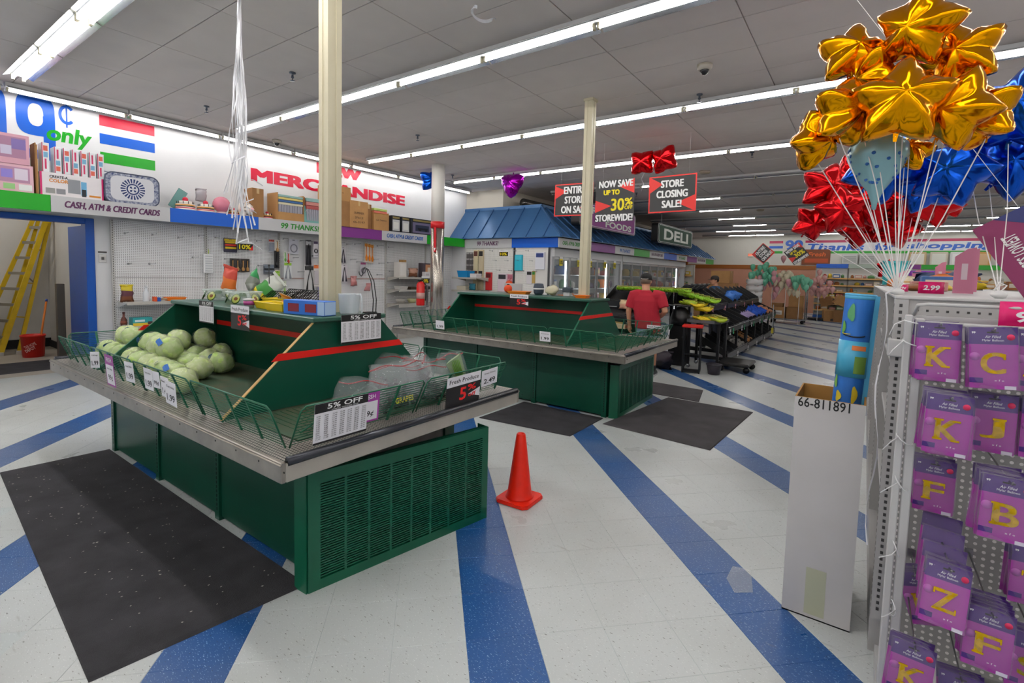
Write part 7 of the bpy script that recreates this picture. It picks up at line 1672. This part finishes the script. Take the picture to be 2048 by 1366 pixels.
P1 = dict(head=VV(-.07, .06, 1.485), neck=VV(-.05, .0, 1.345), chest=VV(-.03, -.01, 1.18), pelvis=VV(0, 0, .84),
          lsho=VV(-.235, -.01, 1.27), lelb=VV(-.305, -.03, 1.0), lwri=VV(-.3, .02, .775), lhdir=VV(.05, .12, -1), lthumb=VV(.3, 1, 0),
          rsho=VV(.185, -.01, 1.27), relb=VV(.27, -.04, 1.03), rwri=VV(.17, .15, .93), rhdir=VV(-.6, .8, -.1), rthumb=VV(0, .2, 1),
          lhip=VV(-.085, 0, .8), lkne=VV(-.1, .02, .46), lank=VV(-.11, -.03, .085), rhip=VV(.085, 0, .8), rkne=VV(.1, .0, .46), rank=VV(.115, .0, .085))
person('person seen from behind in a red t-shirt, denim shorts and black cap', (-2.78, 7.58, 0), .1, '#a81a2e', '#7f93a3', P1, '#1b1b1d', '#6a5a4e')
P2 = dict(P1); P2.update(head=VV(0, .03, 1.5), neck=VV(0, 0, 1.36), chest=VV(0, 0, 1.18), lsho=VV(-.2, 0, 1.28), rsho=VV(.2, 0, 1.28), lelb=VV(-.25, .05, 1.03), lwri=VV(-.2, .25, .95), lhdir=VV(.2, 1, 0), lthumb=VV(0, .1, 1), relb=VV(.25, .05, 1.03), rwri=VV(.2, .25, .95), rhdir=VV(-.2, 1, 0), rthumb=VV(0, .1, 1))
person('person in a blue t-shirt and cap working behind the black stands', (-3.15, 13.4, 0), 2.2, '#2f5578', '#2c2f3a', P2, '#3a3430', '#3a2c24', long_pants=True)
# ================================================================== FAR END AND RIGHT AISLES
YW = YB - .002
def wall_strip(par, x0, x1, z0, z1, m_, nm, d=.004): MB().box(x0, x1, -d, 0, z0, z1).build(nm, m_, par)
t = thing('wall_graphic', 'short red, blue and green stripes left of the far 99 logo', 'wall sign', (0, YB, 0)); MAG = mat('far_magenta', '#b81c56', .4)
wall_strip(t, -4.02, -3.42, 3.35, 3.47, MAG, 'red_stripe'); wall_strip(t, -4.02, -3.42, 3.1, 3.22, BLUE, 'blue_stripe'); wall_strip(t, -4.02, -3.42, 2.85, 2.97, SGRN, 'green_stripe')
t = thing('wall_graphic', 'blue 99 logo on the far wall behind the tilted sale sign', 'wall sign', (-2.94, YB, 3.25)); put_text(MB(), '99', (0, -.005, 0), (1, 0, 0), (0, 0, 1), .76, .5, 0, .04, res=3).build('numeral', BLUE, t)
t = thing('wall_graphic', 'blue italic Thanks for shopping lettering with red and green bands on the far wall', 'wall sign', (0, YB, 0))
wall_strip(t, -2.47, 4.3, 3.36, 3.47, MAG, 'red_band'); wall_strip(t, -1.45, 4.3, 2.85, 2.96, SGRN, 'green_band')
wall_strip(t, -2.47, 4.3, 2.97, 3.35, cmat('#e2e4ea'), 'white_band', .002)
for s, x, w in (('Thanks', -1.27, 2.25), ('for', .62, .75), ('shopping', 2.78, 2.78)): fat_text(MB(), s, (x, -.006, 3.15), (1, 0, 0), (0, 0, 1), w, .33, 0, .022, shear=.3).build('lettering', BLUE, t)
TB = mat('brown_trim', '#9a5a20', .5)
MB().box(-8.0, -1.75, YB - .05, YB, 2.07, 2.27).build('trim_2', TB, kind='structure'); MB().box(-8.0, -1.8, YB - .02, YB, 0, 2.07).build('trim_3', mat('salmon_wall', '#c58e76', .6, noise=.06, nscale=2), kind='structure')
t = thing('fresh_sign', 'brown Fresh sign with orange script on the far wall', 'sign', (-2.0, YB - .08, 2.31)); MB().box(-.58, .58, 0, .08, 0, .73).build('panel', mat('sign_brown', '#7d3f1a', .5), t); put_text(MB(), 'Fresh', (.05, -.005, .5), (1, 0, 0), (0, 0, 1), .7, .2, 0, .02, shear=.25, res=3).build('lettering', cmat('#e0662a'), t); MB().box(-.45, .5, -.004, 0, .1, .3).build('print', cmat('#b3491c'), t)
t = thing('exit_sign', 'small orange exit sign on the far wall', 'exit sign', (-4.85, YB - .06, 2.68)); MB().cb(-.13, .13, 0, .06, 0, .2, .01).build('case', cmat('#e8d8c8'), t); put_text(MB(), 'EXIT', (0, -.004, .1), (1, 0, 0), (0, 0, 1), .2, .11, 0, .03).build('lettering', mat('exit_glow', '#f05a28', .5, emit=.8), t)
for k in range(2):
    t = thing('condenser_unit', ('grey louvered cooling unit above the bread shelves', 'second grey louvered cooling unit beside it')[k], 'cooling unit', (-.65 + .66 * k, YB - .35, 2.35)); MB().cb(-.3, .3, 0, .33, 0, .46, .02).build('housing', cmat('#c4c6c4'), t)
    for j in range(7): MB().box(-.24, .24, -.01, 0, .08 + j * .045, .1 + j * .045).build('louver', cmat('#8a8c8a'), t)
def tri_shelf(label, x0, x1, y, levels, hdr, hdr_m, seed, depth=.5):
    t = thing('bread_shelving', label, 'shelving', ((x0 + x1) / 2, y, 0)); w = (x1 - x0) / 2; top = levels[-1] + .42
    MB().box(-w, w, depth - .04, depth, 0, top).build('back_panel', cmat('#dedcd6'), t)
    for s in (-1, 1): MB().box(s * w - .02, s * w + .02, depth - .1, depth, 0, top).build('upright', cmat('#b9b5ad'), t)
    MB().box(-w, w, 0, depth, 0, .12).build('kick_base', cmat('#1d4f96'), t)
    for z in levels: s_ = MB().box(-w, w, .02, depth - .04, z - .03, z).build('shelf', cmat('#a9a298'), t); MB().box(-w, w, 0, .02, z - .05, z + .01).build('wood_edge', cmat('#d8a867'), s_)
    if hdr: MB().box(-w, w, depth - .2, depth - .1, top, top + .17).build('header', hdr_m, t)
    rnd = random.Random(seed)
    for z in levels:
        x = -w + .08
        while x < w - .15:
            ww = rnd.choice((.12, .16, .2, .26)); h = rnd.uniform(.08, .2); c = rnd.choice(FARC); nm = rnd.random()
            if nm < .85: far_pack(c, ((x0 + x1) / 2 + x + ww / 2, y + .18, z + .001), ww * .94, h, nm < .4)
            x += ww + .02
FARC = [('brown', '#a5683a'), ('tan', '#d0a064'), ('orange', '#d9762e'), ('pink', '#d59a92'), ('cream', '#e4d6b8'), ('red', '#b8403a'), ('yellow', '#dcbc3a'), ('white', '#e6e4e0'), ('green', '#5f8f5a'), ('blue', '#3f6aa8')]
FPM = {}
def far_pack(c, loc, w, h, soft):
    if (c, soft) not in FPM:
        mb = MB()
        if soft: mb.lathe([(.3, 0), (.52, .1), (.55, .5), (.42, .85), (.15, .95), (.22, 1)], 10, sx=.92, sy=.75)
        else: mb.cb(-.5, .5, -.4, .4, 0, 1, .04); mb.box(-.4, .4, -.408, -.4, .3, .75, 1)
        FPM[c, soft] = mb.mesh('grocery_pack', [mat('far_pack_' + c[0], c[1], .5, noise=.15, nscale=30), mat('far_pack_pale', '#e9dfd0', .5)])
    o = obj('grocery_pack', FPM[c, soft], None, c[0] + (' soft grocery bag' if soft else ' grocery box') + ' on the far shelves', 'grocery', c[0] + (' grocery bags' if soft else ' grocery boxes') + ' on the far shelves', None, loc); o.scale = (w, .25, h)
k_ = 24.3 / 26.2; lvs = [1.566 + (z - 1.566) * k_ for z in (.27, .56, .84, 1.09, 1.39, 1.7)]
tri_shelf('white bread shelving with wooden edges under the blue header', -1.75, -.62, 24.3, lvs, True, BLUE, 3); tri_shelf('second bread shelving bay with wooden edges under the pale header', -.6, .55, 24.3, lvs, True, cmat('#a9b8aa'), 9); tri_shelf('bread shelving bay half behind the rolled mat', .57, 1.7, 24.3, lvs, True, PURP, 14); tri_shelf('long far shelving under the green header', 1.72, 5.4, 24.3, lvs[2:], True, SGRN, 24)
# framed pictures and blue sign on the far wall
for k, (x, c, l) in enumerate(((1.75, '#c9b48a', 'gold framed mirror'), (2.45, '#cfc8b8', 'round pale wreath picture'), (3.1, '#dcdcdc', 'blank white canvas'), (3.75, '#c99a5a', 'orange landscape picture'))):
    t = thing('wall_picture', l + ' standing on the far shelving', 'picture', (x, YB - .2, 2.3)); MB().cb(-.3, .3, 0, .04, 0, .6, .03).build('frame', cmat(c), t); MB().box(-.22, .22, -.005, 0, .08, .52).build('image', cmat(('#e9e6dc', '#dfe0d6', '#eeeeee', '#d8b48a')[k]), t)
t = thing('blue_banner', 'deep blue banner sign with white writing at the far right', 'sign', (5.0, YB - .3, 1.75)); MB().box(-.75, .75, 0, .03, 0, .75).build('panel', cmat('#1f3fae'), t); MB().box(-.5, .5, -.005, 0, .45, .52).build('print', cmat('#c9d4f0'), t); MB().box(-.4, .4, -.005, 0, .25, .32).build('print', cmat('#c9d4f0'), t)
# store cart with cartons
t = thing('stock_cart', 'grey steel stock cart with a ladder end parked in the aisle', 'cart', (-2.27, 20.5, 0)); STL = mat('cart_steel', '#8f9296', .35, metal=.7)
MB().cb(-.55, .6, -.35, .35, .12, .17, .01).build('deck', STL, t)
for sx in (-.45, .5):
    for sy in (-.28, .28): MB().lathe([(.06, -.025), (.06, .025)], 14, T=TM((sx, sy, .06), (math.pi / 2, 0, 0))).build('wheel', BKM, t)
for sy in (-.32, .32): MB().tube([(.58, sy, .17), (.58, sy, 1.58)], .02, 6).build('upright', STL, t)
for k in range(6): MB().tube([(.58, -.32, .35 + k * .22), (.58, .32, .35 + k * .22)], .013, 5).build('rung', STL, t)
carton('square brown carton with a white label on the stock cart', -2.55, 20.4, .172, .46, .5, .4, m_=KR); carton('brown carton beside the labelled one on the stock cart', -2.02, 20.4, .172, .5, .5, .42, m_=KR2); carton('upper brown carton stacked on the stock cart', -2.0, 20.42, .594, .44, .45, .42, m_=KR); carton('flat brown carton on top of the labelled carton', -2.6, 20.4, .574, .4, .4, .14, m_=KR2)
t = thing('paper_label', 'white shipping label on the cart carton', 'label', (-2.55, 20.145, .3)); MB().box(-.14, .14, -.004, 0, 0, .15).build('sheet', cmat('#eceae6'), t); MB().box(-.1, .1, -.005, -.004, .04, .07).build('print', cmat('#8a8a8a'), t)
# bunches of bagged balloons
random.seed(12)
def balloon_bag(label, x, y, z, n, col, spread):
    t = thing('balloon_bundle', label, 'balloons', (x, y, z)); m_ = mat('latex_' + col[1:], col, .3)
    for k in range(n): MB().lathe([(.012, -.14), (.02, -.12), (.06, -.05), (.09, .03), (.08, .09), (.045, .13), (0, .14)], 10, c=(random.gauss(0, spread), random.gauss(0, spread * .6), random.gauss(0, spread))).build('balloon', m_, t)
    MB().tube([(0, 0, -spread), (0, 0, -z + .005)], .01, 5).build('stem', STR_, t)
balloon_bag('bundle of mint green balloons above the stock', -3.1, 19.6, 1.75, 26, '#6fc0a0', .22); balloon_bag('bundle of pink balloons next to the mint ones', -2.72, 19.8, 1.5, 24, '#d9a0a8', .22); balloon_bag('bundle of cream balloons over the cart', -2.3, 19.9, 1.45, 26, '#e3d8bc', .22); balloon_bag('smaller bundle of mint balloons by the cart end', -1.85, 19.7, 1.45, 16, '#7cc8a8', .15); balloon_bag('bundle of rose balloons beyond the cart', -1.4, 21.5, 1.4, 20, '#d8a4a0', .2)
# pallet stock beyond the stands
for k, (x, y, z, w, d, h, l) in enumerate(((-4.4, 17.6, 0, .7, .6, .62, 'low brown carton on the floor stock pile'), (-3.75, 17.7, 0, .55, .6, .6, 'second low carton on the floor stock pile'), (-4.3, 17.6, .622, .6, .55, .5, 'middle carton of the floor stock pile'), (-3.7, 17.7, .602, .5, .5, .45, 'carton beside the pink box in the stock pile'), (-3.9, 17.6, 1.125, .85, .5, .28, 'wrapped wide carton high on the stock pile'), (-3.95, 17.6, 1.41, .6, .5, .4, 'topmost brown carton of the stock pile'), (-3.1, 18.6, 0, .6, .5, .7, 'carton below the white bundles'), (-2.9, 17.4, 0, .55, .5, .72, 'carton behind the far end of the stands'))):
    carton(l, x, y, z, w, d, h, m_=KR if k % 2 else KR2)
printed_box('pink_box', 'bright pink box in the stock pile', -3.72, 17.35, 1.053, .1, .5, .12, '#c83a78', [(.1, .9, .2, .8, '#d85a90')])
for k in range(4): pouch('white_bundle', 'white wrapped bundle stacked in the stock pile', (-3.1, 18.6, .71 + .21 * k), (0, 0, .1 * k), .55, .21, [cmat('#dfdfe0')], 'bundle')['group'] = 'white wrapped bundles in a stack'
# leaning cartons by the bread shelves
carton('brown carton on the floor before the bread shelves', -1.05, 22.8, 0, .5, .4, .42, .2, KR); carton('upright carton under the tilted one', -.72, 22.6, 0, .36, .36, .45, -.2, KR2); t = carton('tilted brown carton about to topple before the bread shelves', -.72, 22.55, .62, .55, .4, .36, .2, KR); t.rotation_euler = (0, .45, .2); t = carton('second tilted carton behind the toppling one', -1.15, 22.8, .6, .4, .35, .34, -.1, KR2); t.rotation_euler = (0, -.3, -.1)
t = thing('dark_pallet', 'dark pallet jack base under the leaning cartons', 'pallet', (-1.2, 23.0, 0)); MB().cb(-.6, .3, -.4, .0, .02, .1, .01).build('deck', BKP, t); MB().lathe([(.05, -.03), (.05, .03)], 12, T=TM((-.3, -.4, .05), (math.pi / 2, 0, 0))).build('wheel', BKM, t)
# deli end: dark shelves and orange wall
MB().box(-8.9, -6.9, 23.75, 23.85, 0, 3.2).build('wall_deli_end', mat('orange_wall', '#c87a3a', .6), kind='structure')
tri_shelf('dark end shelving full of small packs past the freezers', -6.6, -5.75, 20.4, [.5, .9, 1.3, 1.65], False, None, 33, .4)
# right: gondola runs and pink header boards
def gondola(label, x0, x1, y0, y1, h, seed, n):
    t = thing('gondola_shelving', label, 'shelving', ((x0 + x1) / 2, y0, 0)); w = (x1 - x0) / 2; L = y1 - y0
    MB().box(-w, w, 0, L, 0, .15).build('base', GND, t); MB().box(-.03, .03, 0, L, .15, h).build('spine', GND, t); MB().box(-w, w, 0, .03, .15, h).build('end_panel', GND, t)
    for z in (.5, .85, 1.15): MB().box(-w, w, .03, L, z - .02, z).build('shelf', GNL, t)
    MB().box(-w, w, 0, L, h, h + .015).build('top_shelf', GNL, t)
    rnd = random.Random(seed)
    for k in range(n):
        c = rnd.choice(FARC); far_pack(c, ((x0 + x1) / 2 + rnd.uniform(-w + .12, w - .12), y0 + .3 + (L - .5) * k / n, h + .016), rnd.uniform(.12, .3), rnd.uniform(.08, .26), rnd.random() < .5)
gondola('grey gondola run further down the right side', .3, 1.3, 9.6, 19.5, 1.5, 5, 30); gondola('grey gondola run in the next aisle', 2.3, 3.3, 4.5, 19.5, 1.45, 6, 40); gondola('grey gondola run two aisles over', 4.6, 5.6, 7.5, 19.5, 1.45, 7, 30)
PKS = mat('pink_header', '#c57a94', .5)
for k, (x, y, w, h) in enumerate(((.434, 3.6, .085, .25), (.52, 5.6, .07, .24), (.42, 6.5, .07, .19), (.36, 7.5, .1, .2), (.6, 4.6, .05, .3))):
    t = thing('header_board', ('tall pink tapered header board on the gondola beside the 2.99 sign', 'pink header board further along the gondola top', 'third pink header board on the gondola top', 'wide pink header board at the gondola end', 'slim pink header board behind the tall one')[k], 'header board', (x, y, 1.516)); MB().slab([(-w / 2, 0, 0), (w / 2, 0, 0), (w / 2, 0, h), (w * .1, 0, h * .97), (-w / 2, 0, h * .8)], (0, .006, 0)).build('board', PKS, t); MB().box(-w * .15, w * .15, -.001, 0, h * .3, h * .65).build('print', cmat('#d8c4cc'), t)
random.seed(15)
for k in range(16):
    c = FARC[(k * 3) % 10]; far_pack(c, (.3 + .05 * (k % 7), 4.1 + .28 * k, 1.516), random.uniform(.1, .22), random.uniform(.05, .13), k % 2 == 0)
pouch('fabric_roll', 'navy fabric bundle on the gondola top', (.62, 6.2, 1.526), (0, 0, 0), .5, .14, [cmat('#2c3a5e')], 'fabric'); pouch('fabric_roll', 'yellow fabric bundle on the gondola top', (.6, 5.4, 1.526), (0, 0, 0), .4, .07, [cmat('#e0c22a')], 'fabric'); pouch('fabric_roll', 'teal bundle by the balloon strings', (.3, 8.0, 1.53), (0, 0, 0), .3, .3, [cmat('#2f9aa0')], 'fabric')
balloon('small red star balloon standing far along the gondola', .25, 8.6, 1.75, .16, REDF, (HP, .2, 0), 2, (.3, 8.6, 1.518))
for k, (x, y) in enumerate(((.6, 8.2), (.85, 8.5))): pouch('bright_bundle', ('purple bundle on the gondola end', 'orange bundle on the gondola end')[k], (x, y, 1.516), (0, 0, 0), .36, .2, [cmat(('#8a3ab0', '#ee6a20')[k])], 'bundle')
